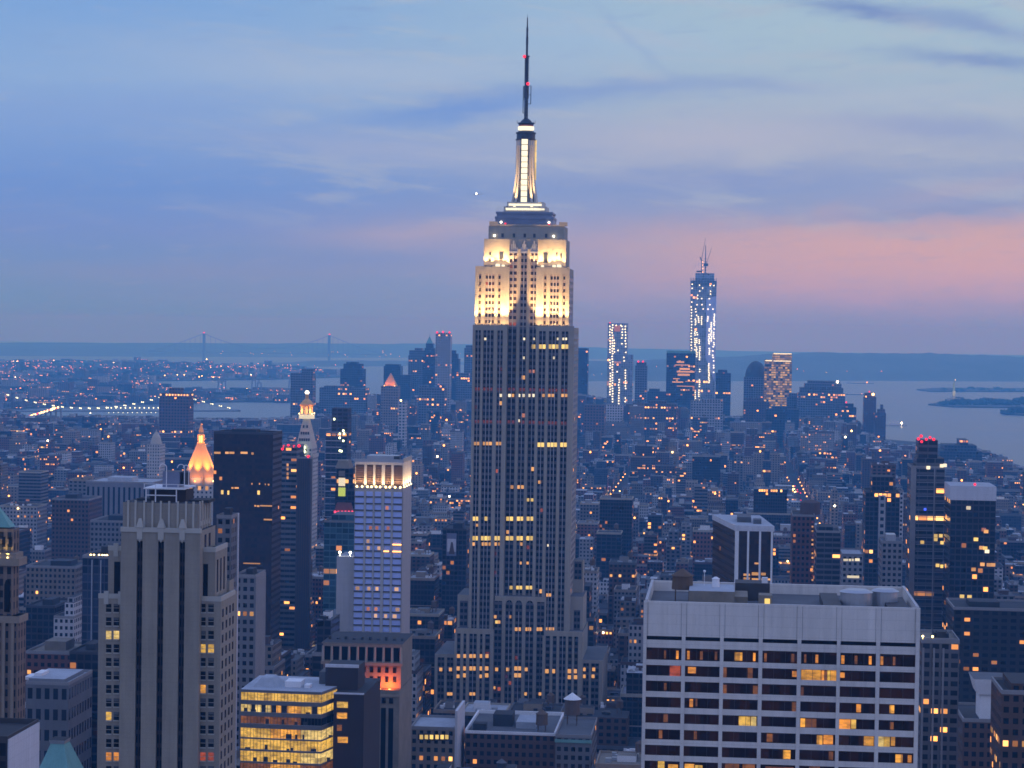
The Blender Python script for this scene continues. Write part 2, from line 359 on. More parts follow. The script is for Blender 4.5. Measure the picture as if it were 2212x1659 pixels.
ORD = ['first', 'second', 'third', 'fourth', 'fifth', 'sixth', 'seventh', 'eighth', 'ninth', 'tenth', 'eleventh', 'twelfth', 'thirteenth', 'fourteenth', 'fifteenth', 'sixteenth', 'seventeenth', 'eighteenth', 'nineteenth', 'twentieth']

# ------------------------------------------------------------------ water, land, hills
def disc():
    b = MB(); rr = [0]+list(np.geomspace(400, 62000, 60)); n = 128
    for i in range(len(rr)-1):
        for j in range(n):
            a0, a1 = 2*math.pi*j/n, 2*math.pi*(j+1)/n
            pts = [(rr[i+1]*math.cos(a0), rr[i+1]*math.sin(a0)), (rr[i+1]*math.cos(a1), rr[i+1]*math.sin(a1)), (rr[i]*math.cos(a1), rr[i]*math.sin(a1)), (rr[i]*math.cos(a0), rr[i]*math.sin(a0))]
            if i == 0: pts = pts[:3]
            b.face([(x, y, -4.0-drop(x, y)) for x, y in pts])
    return b
m, bs = newmat('water')
o = E(node('ShaderNodeTexCoord').outputs['Object']); ox, oy, oz = sep(o)
n1 = noise(comb(ox*.02, oy*.012), 1.0, 4.0, .6); n2 = noise(comb(ox*.0011, oy*.0019), 1.0, 6.0, .66, .6)
E.put(bs.inputs['Base Color'], mix(smooth(n2, .3, .7), (.03, .065, .10), (.11, .165, .22)))
E.put(bs.inputs['Roughness'], n2*.25+.22)
bmp = node('ShaderNodeBump'); bmp.inputs['Strength'].default_value = .35; bmp.inputs['Distance'].default_value = 3.0
E.put(bmp.inputs['Height'], n1); E.nt.links.new(bmp.outputs[0], bs.inputs['Normal'])
disc().build('water', 'water', kind='structure')

def land(name, px=None, pts=None, zoff=0.0, mat='asphalt', cuts=5):
    P = pts or [tuple(ground(u, v))[:2] for u, v in px]
    bm = bmesh.new(); vs = [bm.verts.new((x, y, 0)) for x, y in P]; bm.faces.new(vs)
    bmesh.ops.triangulate(bm, faces=bm.faces[:])
    for _ in range(cuts):
        es = [e for e in bm.edges if e.calc_length() > 350]
        if es: bmesh.ops.subdivide_edges(bm, edges=es, cuts=1)
        bmesh.ops.triangulate(bm, faces=bm.faces[:])
    rim = [e for e in bm.edges if len(e.link_faces) == 1]
    r = bmesh.ops.extrude_edge_only(bm, edges=rim)
    low = {v for v in r['geom'] if isinstance(v, bmesh.types.BMVert)}
    for v in bm.verts: v.co.z = zoff-drop(v.co.x, v.co.y) - (7.0 if v in low else 0)
    bmesh.ops.recalc_face_normals(bm, faces=bm.faces[:])
    me = bpy.data.meshes.new(name); bm.to_mesh(me); bm.free(); me.materials.append(MATS[mat])
    o = bpy.data.objects.new(name, me); COL.objects.link(o); o['kind'] = 'structure'; return P
plain('far_ground', (.07, .075, .07), .95, var=.6, scale=.003); plain('hill_ground', (.11, .14, .14), .95, var=.7, scale=.002)  # hill_ground: base colour lightened to stand in for far haze
MANH = land('ground', pts=[(1500, -900), (1500, 2500)] + [tuple(ground(u, v))[:2] for u, v in
      [(2420, 1070), (2212, 1008), (2120, 980), (2045, 960), (1905, 958), (1880, 946), (1610, 903), (1575, 901), (1500, 888), (1200, 887), (1000, 888), (900, 892), (640, 905), (400, 909), (0, 913), (-250, 920)]] + [(-2600, 3000), (-1800, -900)], mat='asphalt', cuts=7)
BROOK_PX = [(-600, 778), (-600, 906), (-150, 893), (170, 874), (340, 870), (430, 868), (540, 866), (628, 868), (628, 846), (540, 844), (330, 843), (330, 822), (560, 819), (738, 814), (746, 806), (690, 796), (500, 789), (200, 780)]
land('terrain', px=BROOK_PX, zoff=2.0, mat='far_ground', cuts=6)

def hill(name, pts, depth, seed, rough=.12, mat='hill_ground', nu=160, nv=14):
    """pts: (u, v of the shoreline, v of the crest); a real ridge of that depth behind the shoreline"""
    rnd = random.Random(seed); us = [p[0] for p in pts]
    ph = [(rnd.uniform(.02, .2), rnd.uniform(0, 6), rnd.uniform(.2, 1)) for _ in range(10)]
    V, Fc = [], []
    for i in range(nu+1):
        u = us[0]+(us[-1]-us[0])*i/nu; vb = float(np.interp(u, us, [p[1] for p in pts])); vc = float(np.interp(u, us, [p[2] for p in pts]))
        g = ground(u, vb); d = math.hypot(g.x, g.y); dirx, diry = g.x/d, g.y/d
        dc = d+depth*.55; r = ray(u, vc); hh = max(1.0, H + r.z/math.hypot(r.x, r.y)*dc + dc*dc/(2*RE))
        hh *= 1+rough*.25*sum(a*math.sin(u*k+p) for k, p, a in ph)/3
        for j in range(nv+1):
            t = j/nv; dd = d+depth*t; prof = math.sin(math.pi*min(1, t/1.1))**1.2*(1+.02*math.sin(u*.051+j*.7)+.02*math.sin(u*.023-j*.9))
            V.append((dirx*dd, diry*dd, -drop(dirx*dd, diry*dd)-5+(hh+5)*max(prof, 0)))
    for i in range(nu):
        for j in range(nv):
            a = i*(nv+1)+j; Fc.append((a, a+nv+1, a+nv+2, a+1))
    me = bpy.data.meshes.new(name); me.from_pydata(V, [], Fc); me.materials.append(MATS[mat]); me.shade_smooth()
    o = bpy.data.objects.new(name, me); COL.objects.link(o); o['kind'] = 'structure'
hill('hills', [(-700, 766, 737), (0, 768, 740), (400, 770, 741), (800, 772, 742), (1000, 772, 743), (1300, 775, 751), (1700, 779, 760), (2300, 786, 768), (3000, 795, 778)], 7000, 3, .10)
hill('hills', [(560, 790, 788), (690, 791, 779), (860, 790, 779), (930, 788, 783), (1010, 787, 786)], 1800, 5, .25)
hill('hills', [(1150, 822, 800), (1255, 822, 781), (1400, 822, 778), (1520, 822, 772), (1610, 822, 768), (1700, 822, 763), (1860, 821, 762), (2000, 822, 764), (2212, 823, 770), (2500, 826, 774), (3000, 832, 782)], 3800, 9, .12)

def island(name, px, seed, trees=True, w=160):
    pts = [ground(u, v) for u, v in px]; c = sum((p for p in pts), Vector())/len(pts)
    land(name, px=px, zoff=1.0, mat='far_ground', cuts=2); return c
island('terrain', [(2005, 873), (2040, 868), (2120, 864), (2300, 866), (2300, 880), (2212, 880), (2060, 878)], 1)
island('terrain', [(2160, 891), (2200, 886), (2300, 885), (2300, 897), (2212, 896)], 2)
island('terrain', [(1980, 841), (2020, 838), (2110, 838), (2300, 839), (2300, 845), (2110, 845), (2010, 845)], 3)
def grove(u0, u1, v, hpx, n, seed):
    """far island woods, one mass of small leaf clumps"""
    r = random.Random(seed); b = MB()
    for _ in range(n):
        u = r.uniform(u0, u1); e = min(1, (u-u0)/25, (u1-u)/25+.3); g = ground(u, v+r.uniform(-3, 4)); z = 1-drop(g.x, g.y); d = math.hypot(g.x, g.y)
        hh = hpx*d/F*e*r.uniform(.5, 1)*(.75+.25*math.sin(u*.09+seed)); w = r.uniform(6, 15)
        for q in range(7):
            x, y, zz = g.x+r.uniform(-w, w), g.y+r.uniform(-w, w), z+hh*r.uniform(.25, 1); s = r.uniform(2.5, 6)
            b.frustum(x, y, zz-s, zz, s*.5, s, 5, 0, False, rot=r.uniform(0, 3)); b.frustum(x, y, zz, zz+s*.8, s, .01, 5, 0, False)
    return b
grove(2030, 2230, 872, 13, 230, 4).build('treeline', 'foliage', label='dark trees covering the statue island in the bay', kind='stuff')
grove(2168, 2260, 890, 13, 110, 6).build('treeline', 'foliage', label='dark trees on the small island at the photo edge', kind='stuff')
grove(2030, 2250, 842, 3, 60, 8).build('treeline', 'foliage', label='low dark trees on the far pier island', kind='stuff')

# ------------------------------------------------------------------ the floodlit skyscraper
YF = 1300.0
ORG = (at(1126, 707, YF).x, 1320.0, 0.0)
ESB = thing('floodlit_skyscraper', 'tall stepped limestone skyscraper with floodlit crown, glowing mast and antenna', 'skyscraper', ORG)
def zz(v, Y=YF, u=1126): return at(u, v, Y).z
def c2(x): return 987.5+.18845*x
def c3(x): return 987.5+.2644*x
def c4(x): return 877.8+.2976*x
z72, z81, z85, z86, zE = zz(706.5), zz(579, 1304), zz(516.5, 1306), zz(488, 1307), zz(458, 1310)
zArch, zLow, zLowest = zz(1288), zz(1364, 1292), zz(1418, 1296)
FH = 3.75
def X3(c, Y=YF): return at(c3(c), 880, Y).x
def X2(c, Y=1304): return at(c2(c), 640, Y).x
def X4(c, Y=1292): return at(c4(c), 1450, Y).x
xl, xr = X3(118), X3(945)
CY = 1304.2
def mass(b):
    def bx(x0, x1, y0, y1, z0, z1): b.box(x0, x1, y0, y1, z0, z1, 0, 1)
    e = .85                                                     # bay planes lie this far behind the pier faces
    bx(xl, X3(400), YF+e, 1341, 0, z72); bx(X3(635), xr, YF+e, 1341, 0, z72); bx(X3(400), X3(635), CY+e, 1340, 0, z85)
    bx(X2(205), X2(598), 1304+e, 1338, z72-1, z81); bx(X2(902), X2(1285), 1304+e, 1338, z72-1, z81)
    bx(X2(300, 1306.5), X2(600, 1306.5), 1306.5, 1336, z81-1, z85); bx(X2(905, 1306.5), X2(1240, 1306.5), 1306.5, 1336, z81-1, z85)
    bx(X2(342), X2(1212), 1307.5, 1335, z85-1, z86)
    bx(X4(355), X4(626), 1292+e, 1345, 0, zLow); bx(X4(1000), X4(1272), 1292+e, 1345, 0, zLow)
    bx(X4(205, 1296), X4(356, 1296), 1296+e, 1352, 0, zLowest); bx(X4(1270, 1296), X4(1424, 1296), 1296+e, 1352, 0, zLowest-1)
    bx(at(988, 1288, 1303).x, xl+.5, 1303+e, 1338, 0, zArch-.5); bx(xr-.5, at(1260, 1276, 1305).x, 1305+e, 1338, 0, zArch)
    bx(at(1238, 1207, 1326).x, at(1260, 1207, 1326).x, 1326, 1337.5, 0, zz(1207, 1326))
    bx(X4(626)+.02, X4(1000)-.02, 1298+e, 1305, 0, zArch)       # the projecting middle under the arches
    # terraces and cornice lips
    for x0, x1, y, z in ((xl, X3(400), YF, z72), (X3(635), xr, YF, z72)): b.box(x0, x1, y, y+.9, z-.2, z+1.0, 0)
    for x0, x1, y, z in ((X2(205), X2(598), 1304, z81), (X2(902), X2(1285), 1304, z81)): b.box(x0, x1, y, y+.85, z-3.6, z+.8, 0)
    for x0, x1 in ((xl, X3(400)), (X3(635), xr)): b.box(x0, x1, YF+.02, YF+e, z72-2.2, z72-.22, 0)
    for x0, x1 in ((X4(355), X4(626)), (X4(1000), X4(1272))): b.box(x0, x1, 1292, 1292+e-.01, zLow-2.2, zLow+.8, 0)
    for c in range(9):                                          # crenels on the crown's shoulders
        b.box(X2(350+c*100), X2(350+c*100)+5, 1307.2, 1307.9, z86, z86+.9+(c in (0, 8))*1.6, 0)
part('tower_body', ['limestone', 'roof_grey'], ESB, ORG, mass)
def strip(x0, x1, y, z0, z1, n, mat, ztop=None):
    def f(b): UVK[0] = (UVK[0]+1) % 60; b.wall(x0, y, x1, y, z0, z1, 0, n, FH, UVK[0]*256, ztop)
    part('window_bay', [mat], ESB, ORG, f)
def pier(x0, x1, y0, y1, z0, z1): part('pier', ['limestone'], ESB, ORG, lambda b: b.box(x0, x1, y0, y1, z0, z1, 0))
def fins(x0, x1, n, y, z0, z1):                                 # bright steel mullions between the windows of one bay
    def f(b):
        for i in range(1, n):
            x = x0+(x1-x0)*i/n; b.box(x-.17, x+.17, y-.35, y+.02, z0, z1, 0)
    if n > 1: part('mullion', ['aluminium'], ESB, ORG, f)
P3 = [(118, 140), (185, 205), (290, 320), (365, 400), (470, 495), (550, 575), (635, 660), (715, 740), (820, 845), (900, 945)]
BY = [2, 3, 2, 2, 2, 2, 2, 3, 2]
for i, (a, b_) in enumerate(P3):
    if i in (4, 5): pier(X3(a), X3(b_), CY, CY+.86, zArch+.1, z85-6)
    else: pier(X3(a), X3(b_), YF, YF+.86, 0, z72-.3)
for i, n in enumerate(BY):
    x0, x1 = X3(P3[i][1]), X3(P3[i+1][0]); mid = i in (3, 4, 5); y = (CY if mid else YF)+.82
    zt = z72-2.2 if not mid else z72
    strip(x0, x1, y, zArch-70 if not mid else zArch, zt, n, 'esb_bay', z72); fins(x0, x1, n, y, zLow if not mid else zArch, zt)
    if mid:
        strip(x0, x1, y, z72, zz(544, CY), n, 'esb_bay_lit_tint', z72); fins(x0, x1, n, y, z72, zz(543, CY))
        def arch(b, x0=x0, x1=x1, y=y):                         # fan of stone ribs over each middle bay
            z0, z1 = zz(544, CY), zz(520, CY); w = x1-x0; xm = (x0+x1)/2
            for k in range(5):
                t = (k-2)/2*.42; b.box(xm+t*w-.35, xm+t*w+.35, y-.55, y+.02, z0, z1-abs(k-2)*2.0, 0)
            b.box(x0, x1, y-.7, y+.01, z0-.8, z0+.3, 0)
        part('fan_ornament', ['aluminium'], ESB, ORG, arch)
PB = [[(205, 245), (275, 318), (428, 465), (497, 598)], [(902, 990), (1022, 1062), (1168, 1208), (1240, 1285)]]
for W_ in PB:
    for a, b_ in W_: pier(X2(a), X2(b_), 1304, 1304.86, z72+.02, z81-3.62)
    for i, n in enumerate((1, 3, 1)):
        x0, x1 = X2(W_[i][1]), X2(W_[i+1][0]); strip(x0, x1, 1304.82, z72, z81-3.6, n, 'esb_bay_lit_tint'); fins(x0, x1, n, 1304.82, z72, z81-3.6)
P4 = [[(347, 363), (390, 411), (432, 453), (508, 530), (549, 567), (604, 628)], [(985, 1006), (1040, 1058), (1088, 1106), (1155, 1170), (1200, 1215), (1244, 1276)]]
for W_ in P4:
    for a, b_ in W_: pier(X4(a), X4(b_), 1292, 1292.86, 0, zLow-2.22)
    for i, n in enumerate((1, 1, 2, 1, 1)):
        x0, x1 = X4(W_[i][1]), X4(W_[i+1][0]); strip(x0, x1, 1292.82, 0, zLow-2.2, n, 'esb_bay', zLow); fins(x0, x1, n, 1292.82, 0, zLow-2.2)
PM = [(688, 712), (765, 782), (835, 858), (918, 940)]           # projecting middle: three arched bays
for a, b_ in PM: pier(X4(a, 1298), X4(b_, 1298), 1298, 1298.86, 0, zArch-1.4)
for x0, x1 in ((X4(630, 1298), X4(688, 1298)), (X4(940, 1298), X4(995, 1298))): strip(x0, x1, 1298.82, 0, zArch-3, 2, 'esb_bay', zArch)
for i in range(3):
    x0, x1 = X4(PM[i][1], 1298), X4(PM[i+1][0], 1298)
    strip(x0, x1, 1298.82, 0, zArch-2.2, 2, 'esb_bay', zArch); fins(x0, x1, 2, 1298.82, 0, zArch-9)
    def head(b, x0=x0, x1=x1):                                  # round stone arch head
        n = 8; r = (x1-x0)/2; xm = (x0+x1)/2; zb = zArch-2.2-r*1.5
        for k in range(n):
            a0, a1 = math.pi*k/n, math.pi*(k+1)/n
            p, q = (xm-r*math.cos(a0), zb+1.5*r*math.sin(a0)), (xm-r*math.cos(a1), zb+1.5*r*math.sin(a1))
            b.face([(p[0], 1298.3, p[1]), (q[0], 1298.3, q[1]), (q[0], 1298.3, zArch), (p[0], 1298.3, zArch)], 0)
    part('arch_head', ['limestone'], ESB, ORG, head)
for x0, x1, y, zt, pp in ((X4(205, 1296), X4(356, 1296), 1296, zLowest, ((205, 225), (275, 292), (340, 356))), (X4(1270, 1296), X4(1424, 1296), 1296, zLowest-1, ((1270, 1282), (1325, 1340), (1398, 1424)))):
    for a, b_ in pp: pier(X4(a, y), X4(b_, y), y, y+.86, 0, zt)
    for i in range(2): strip(X4(pp[i][1], y), X4(pp[i+1][0], y), y+.82, 0, zt-2, 2, 'esb_bay', zt)
strip(at(993, 1288, 1303).x, xl-1, 1303.82, 0, zArch-4, 2, 'esb_bay', zArch); strip(at(1240, 1276, 1305).x, at(1254, 1276, 1305).x, 1305.82, 0, zArch-8, 2, 'esb_bay', zArch)
strip(at(1241, 1207, 1326).x, at(1257, 1207, 1326).x, 1325.9, zArch+8, zz(1210, 1326), 2, 'esb_bay', zArch)
def side(b):                                                    # west face
    b.wall(xr+.03, 1303, xr+.03, 1338, zArch, z72-3, 0, 9, FH, 256*7); x = X2(1285)
    b.wall(x+.03, 1307, x+.03, 1336, z72, z81-4, 0, 8, FH, 256*9)
part('side_windows', ['esb_side'], ESB, ORG, side)
def crownwin(b):
    for c in (510, 640, 765, 875, 1010): b.box(X2(c-14, 1307.4), X2(c+14, 1307.4), 1307.42, 1307.6, zz(435, 1307)*0+zz(427.9+.18845*445), zz(427.9+.18845*400), 0)
    for c, a, d in ((372, 615, 655), (372, 690, 725), (500, 615, 700), (1005, 620, 735), (1135, 620, 655), (1185, 625, 690)):
        b.box(X2(c-10-(c in (500, 1005))*14, 1306.5), X2(c+10+(c in (500, 1005))*14, 1306.5), 1306.4, 1306.6, zz(427.9+.18845*d), zz(427.9+.18845*a), 0)
part('crown_window', ['metal_dark'], ESB, ORG, crownwin)

# lit windows, floor by floor as the photo shows them
lw = []
def L3(y, xs, m, s=1.0): lw.extend((c3(x), 685.8+.2644*y, m, s) for x in xs)
def L4(y, xs, m, s=1.0): lw.extend((c4(x), 1097.2+.2976*y, m, s) for x in xs)
L3(238, (625, 680, 708, 760, 787, 815, 868, 893), 'win_yellow', 1.1); L3(175, (230, 547, 627, 823, 868, 889), 'win_white', .62); L3(330, (543, 792), 'win_white', .7)
L3(440, (593, 622), 'win_pink', .8); L3(490, (541,), 'win_orange'); L3(637, (358, 428, 505, 542, 588, 622), 'win_white', .8); L3(637, (455, 705, 752, 782, 862, 890), 'win_orange', .8)
L3(700, (360,), 'win_orange'); L3(800, (540,), 'win_pink'); L3(843, (503,), 'win_white', .7); L3(1030, (145, 170, 222, 248, 272, 328, 352), 'win_orange', .85)
L3(1040, (672, 698, 750, 777, 806, 858, 884), 'win_yellow', 1.1); L3(1238, (615,), 'win_orange'); L3(1345, (673,), 'win_orange', .8); L3(1385, (448, 500, 533), 'win_orange', .9); L3(1490, (578, 612), 'win_yellow', .8)
L4(78, (487, 510, 580, 738, 762, 810, 835, 882, 910), 'win_yellow', 1.05); L4(125, (513,), 'win_orange', .7); L4(175, (737,), 'win_orange', .9)
L4(220, (487, 510, 555, 582, 608, 650, 676, 735, 763, 806, 832, 880, 910), 'win_yellow', 1.1); L4(262, (487, 558, 582, 608, 650, 676, 833), 'win_orange', .85)
L4(272, (1030,), 'win_white', .6); L4(400, (828, 880), 'win_orange', .7); L4(578, (760, 808, 830, 878, 905), 'win_yellow', .9); L4(605, (978,), 'win_orange')
L4(632, (1025, 1045), 'win_orange', .8); L4(790, (645, 752), 'win_orange', .8); L4(828, (655, 672), 'win_yellow', .8)
L4(880, (795, 820, 868, 895, 950, 975, 1018, 1045, 1072), 'win_yellow', .9); L4(1075, (378, 425, 468, 492, 540, 585), 'win_yellow', .95)
L4(1165, (375, 423, 470, 490, 538, 583, 795, 820), 'win_orange', 1.05); L4(1185, (1020, 1067, 1183, 1225), 'win_orange', 1.05); L4(1215, (423, 583, 795, 820), 'win_pink', 1.05); L4(1228, (1183, 1228), 'win_orange')
L4(1172, (655, 735, 870, 1290, 1360, 250, 320), 'win_pink', .9); L4(1222, (375, 538, 1290, 1355), 'win_pink', .9)
L4(1305, (638,), 'win_yellow', .7); L4(1350, (468, 490, 305, 325), 'win_white', .8); L4(1350, (865, 970), 'win_orange', .8); L4(1485, (870, 890, 945, 965, 1020, 1062, 1130, 1145), 'win_yellow', .95)
zc4 = c4
def yplane(u, v):
    c = (u-877.8)/.2976
    if v < 1288: return CY+.78 if c2(600) < u+(.0148*(v-700)) < c2(905) else YF+.78
    if c < 350 or c > 1278: return 1296.78
    if 628 <= c <= 998: return 1298.78
    return 1292.78 if v > 1362 else YF+.78
rest = MB(ORG)
for i, (u, v, mname, s) in enumerate(lw):
    y = yplane(u, v); p = at(u, v, y); w, h = .98*s, 1.15*s
    fn = lambda b: b.box(p.x-w, p.x+w, y-.06, y, p.z-h, p.z+h, 0)
    if i < 100: part('lit_window', [mname], ESB, ORG, fn)
    else:
        rest.box(p.x-w, p.x+w, y-.06, y, p.z-h, p.z+h, 0)
rest.build('lit_window', ['win_orange'], ESB, kind='stuff')
for v in (685.8+.2644*590, 685.8+.2644*857):                    # two floors of dim red lit offices
    for i in range(9):
        yy = (CY if i in (3, 4, 5) else YF)+.79; z = zz(v); x0, x1 = X3(P3[i][1]), X3(P3[i+1][0]); n = BY[i]
        for k in range(n): part('dim_window', ['win_red'], ESB, ORG, lambda b: b.box(x0+(x1-x0)*(k+.2)/n, x0+(x1-x0)*(k+.8)/n, yy-.04, yy, z-.9, z+.9, 0))

# observatory band, mast and antenna
def cmx(c): return 960+.26454*c
def cmy(c): return 27.4+.26454*c
MY = 1321.0
mcx = at(cmx(662), cmy(1250), MY).x
def zm(c): return at(1134, cmy(c), MY).z
def obs(b):
    b.box(at(1070, 470, 1309).x, at(1195, 470, 1309).x, 1309, 1333, z86-1, zz(473, 1309), 0, 1)
    b.box(at(1069, 460, 1308.5).x, at(1196, 460, 1308.5).x, 1308.5, 1333.5, zz(472.9, 1309), zz(468, 1309), 0, 1)
    b.box(at(1073, 460, 1309.5).x, at(1192, 460, 1309.5).x, 1309.5, 1332.5, zz(467.9, 1309), zz(462, 1309), 0, 1)
    b.box(at(1071, 460, 1308.8).x, at(1194, 460, 1308.8).x, 1308.8, 1333.2, zz(461.9, 1309), zz(457.5, 1309), 0, 1)
    for k in range(16):
        x = at(1075+k*7.4, 480, 1309).x; b.box(x, x+.5, 1308.7, 1308.98, z86-.5, zz(474, 1309), 0)
part('observatory', ['metal_blue', 'roof_grey'], ESB, ORG, obs)
zb0, zb1, zb2 = zm(1636), zm(1596), zm(1558)
def base(b):
    b.box(at(1088, 455, 1311).x, at(1180, 455, 1311).x, 1311, 1331, zz(458, 1309), zm(1590), 0)
    b.box(at(1095, 447, 1313).x, at(1174, 447, 1313).x, 1313, 1329, zm(1589), zm(1552), 0)
    for s in range(30):                                         # parapet rail posts and small aerials on the terraces
        x = at(1072+s*4.2, 455, 1309.2).x; b.box(x, x+.12, 1309.2, 1309.3, zz(457.6, 1309), zz(457.6, 1309)+1.6+(s*7 % 5)*.45, 0)
part('mast_base', ['mast_metal'], ESB, ORG, base)
def bands(b):
    b.box(at(1092.5, 453, 1310.9).x, at(1168, 453, 1310.9).x, 1310.7, 1310.95, zm(1621), zm(1603), 0); b.box(at(1169, 453, 1310.9).x, at(1176, 453, 1310.9).x, 1310.7, 1310.95, zm(1619), zm(1605), 0)
    b.box(at(1099, 443, 1312.9).x, at(1170, 443, 1312.9).x, 1312.7, 1312.95, zm(1583), zm(1566), 0)
part('light_band', ['band_white'], ESB, ORG, bands)
def W2m(c): return c*.26454*MY/F/math.cos(YAW)
def shaft(b):
    prof = [(1556, 82), (1500, 80), (1400, 79), (1250, 78), (1045, 77)]
    for (ca, ra), (cb, rb) in zip(prof, prof[1:]):
        b.frustum(mcx, MY, zm(ca), zm(cb), W2m(ra)*1.03, W2m(rb)*1.03, 16, 0, True)
part('mast_shaft', ['mast_metal'], ESB, ORG, shaft)
for sx in (-1, 1):                                              # winged buttresses flaring to the base, front and rear pairs
    for sy in (-1, 1):
        def wing(b, sx=sx, sy=sy):
            pr = [(1556, 122), (1500, 112), (1420, 98), (1330, 88), (1240, 82), (1090, 79)]
            for (ca, ra), (cb, rb) in zip(pr, pr[1:]):
                for q0, q1 in ((.46, .62), (.70, .84)):
                    x0a, x1a, x0b, x1b = mcx+sx*W2m(ra*q0), mcx+sx*W2m(ra*q1), mcx+sx*W2m(rb*q0), mcx+sx*W2m(rb*q1)
                    ya, yb = MY+sy*W2m(ra*(1.02 if q0 < .6 else .80)), MY+sy*W2m(rb*(1.02 if q0 < .6 else .80)); yi = MY
                    b.face([(x0a, ya, zm(ca)), (x1a, ya, zm(ca)), (x1b, yb, zm(cb)), (x0b, yb, zm(cb))], 0)
                    b.face([(x1a, ya, zm(ca)), (x1a, yi, zm(ca)), (x1b, yi, zm(cb)), (x1b, yb, zm(cb))], 0)
                    b.face([(x0a, ya, zm(ca)), (x0b, yb, zm(cb)), (x0b, yi, zm(cb)), (x0a, yi, zm(ca))], 0)
        part('buttress', ['mast_metal'], ESB, ORG, wing)
for k in range(11):                                             # glowing window column
    def pane(b, k=k):
        za, zb = zm(1553-k*47), zm(1553-k*47-42); w = W2m(25); y = MY-W2m(84)-1.0
        b.box(mcx-w, mcx+w, y-.3, y+.1, za, zb, 0)
    part('mast_window', ['band_white'], ESB, ORG, pane)
    if k > 3: part('mast_window', ['win_yellow'], ESB, ORG, lambda b: b.box(mcx+W2m(82), mcx+W2m(82)+.35, MY-1.6, MY+1.6, zm(1553-k*47), zm(1553-k*47-42), 0))
part('mast_window_frame', ['metal_dark'], ESB, ORG, lambda b: b.box(mcx-W2m(31), mcx+W2m(31), MY-W2m(84)-.98, MY-W2m(70), zm(1556), zm(1036), 0))
def top(b):
    for ca, cb, ra, rb in ((1045, 1035, 84, 84), (1034, 990, 76, 76), (989, 979, 84, 82), (978, 966, 72, 60), (930, 905, 54, 66), (904, 898, 72, 62), (897, 880, 50, 38), (879, 866, 36, 20)):
        b.frustum(mcx, MY, zm(ca), zm(cb), W2m(ra), W2m(rb), 18, 0)
    for k in range(12):
        a = k*math.pi/6; b.tube((mcx+W2m(74)*math.cos(a), MY+W2m(74)*math.sin(a), zm(905)), (mcx+W2m(74)*math.cos(a), MY+W2m(74)*math.sin(a), zm(878 if k % 3 == 0 else 892)), .12, 0, 4)
part('mast_cap', ['metal_dark'], ESB, ORG, top)
part('beacon_ring', ['band_white'], ESB, ORG, lambda b: b.frustum(mcx, MY, zm(958), zm(931), W2m(66), W2m(66), 18, 0))
part('red_ring', ['win_red'], ESB, ORG, lambda b: b.frustum(mcx, MY, zm(929), zm(912), W2m(58), W2m(60), 18, 0))
acx = at(cmx(670), cmy(600), MY).x
def ant(b):
    def seg(ca, cb, ra, rb, n=6): b.frustum(acx, MY, zm(ca), zm(cb), W2m(ra), W2m(rb), n, 0)
    def lattice(ca, cb, r, step):
        c = ca
        while c > cb:
            d = max(cb, c-step); z0, z1 = zm(c), zm(d); R_ = W2m(r)
            for i in range(4):
                p = [(acx+R_*math.cos(math.pi/4+i*math.pi/2+q), MY+R_*math.sin(math.pi/4+i*math.pi/2+q)) for q in (0, math.pi/2)]
                b.tube((*p[0], z0), (*p[0], z1), .28, 0, 4); b.tube((*p[0], z0), (*p[1], z1), .16, 0, 4); b.tube((*p[0], z1), (*p[1], z1), .16, 0, 4)
            c = d
    lattice(868, 700, 17, 28); seg(868, 700, 7, 7); seg(700, 600, 20, 20, 8); seg(600, 362, 15, 13, 6); lattice(596, 366, 16, 26)
    for c in range(376, 590, 20): seg(c, c-5, 20, 20, 8)
    seg(362, 352, 24, 24, 8); seg(352, 140, 9.5, 8); seg(262, 200, 10, 10); seg(150, 120, 9, 8); seg(140, 40, 6, 4); seg(40, 8, 1.6, .6)
    for s, ca, cb in ((1, 745, 598), (-1, 820, 600)):
        x = acx+s*W2m(37 if s > 0 else 25); b.tube((x, MY, zm(ca)), (x, MY, zm(cb)), .3, 0, 4)
        for q in (ca, (ca+cb)/2, cb): b.tube((acx, MY, zm(q)), (x, MY, zm(q)), .2, 0, 4)
part('antenna', ['metal_dark'], ESB, ORG, ant)
for c, dx in ((583, 14), (361, -18)):
    part('red_beacon', ['lamp_red'], ESB, ORG, lambda b: b.ball((acx+W2m(dx), MY-2, zm(c)), 1.0))
for c, x in ((270, 490), (270, 1040)):
    part('terrace_lamp', ['lamp_white'], ESB, ORG, lambda b: b.ball((X2(x, 1308), 1308, zz(427.9+.18845*c)), .55))
    part('red_beacon', ['lamp_red'], ESB, ORG, lambda b: b.ball((X2(x+(50 if x < 700 else 0), 1308), 1308, zz(427.9+.18845*(c+18))), .6))
for x in (418, 1095): part('terrace_lamp', ['lamp_white'], ESB, ORG, lambda b: b.ball((X2(x, 1306.5), 1306.6, zz(427.9+.18845*428)), .55))
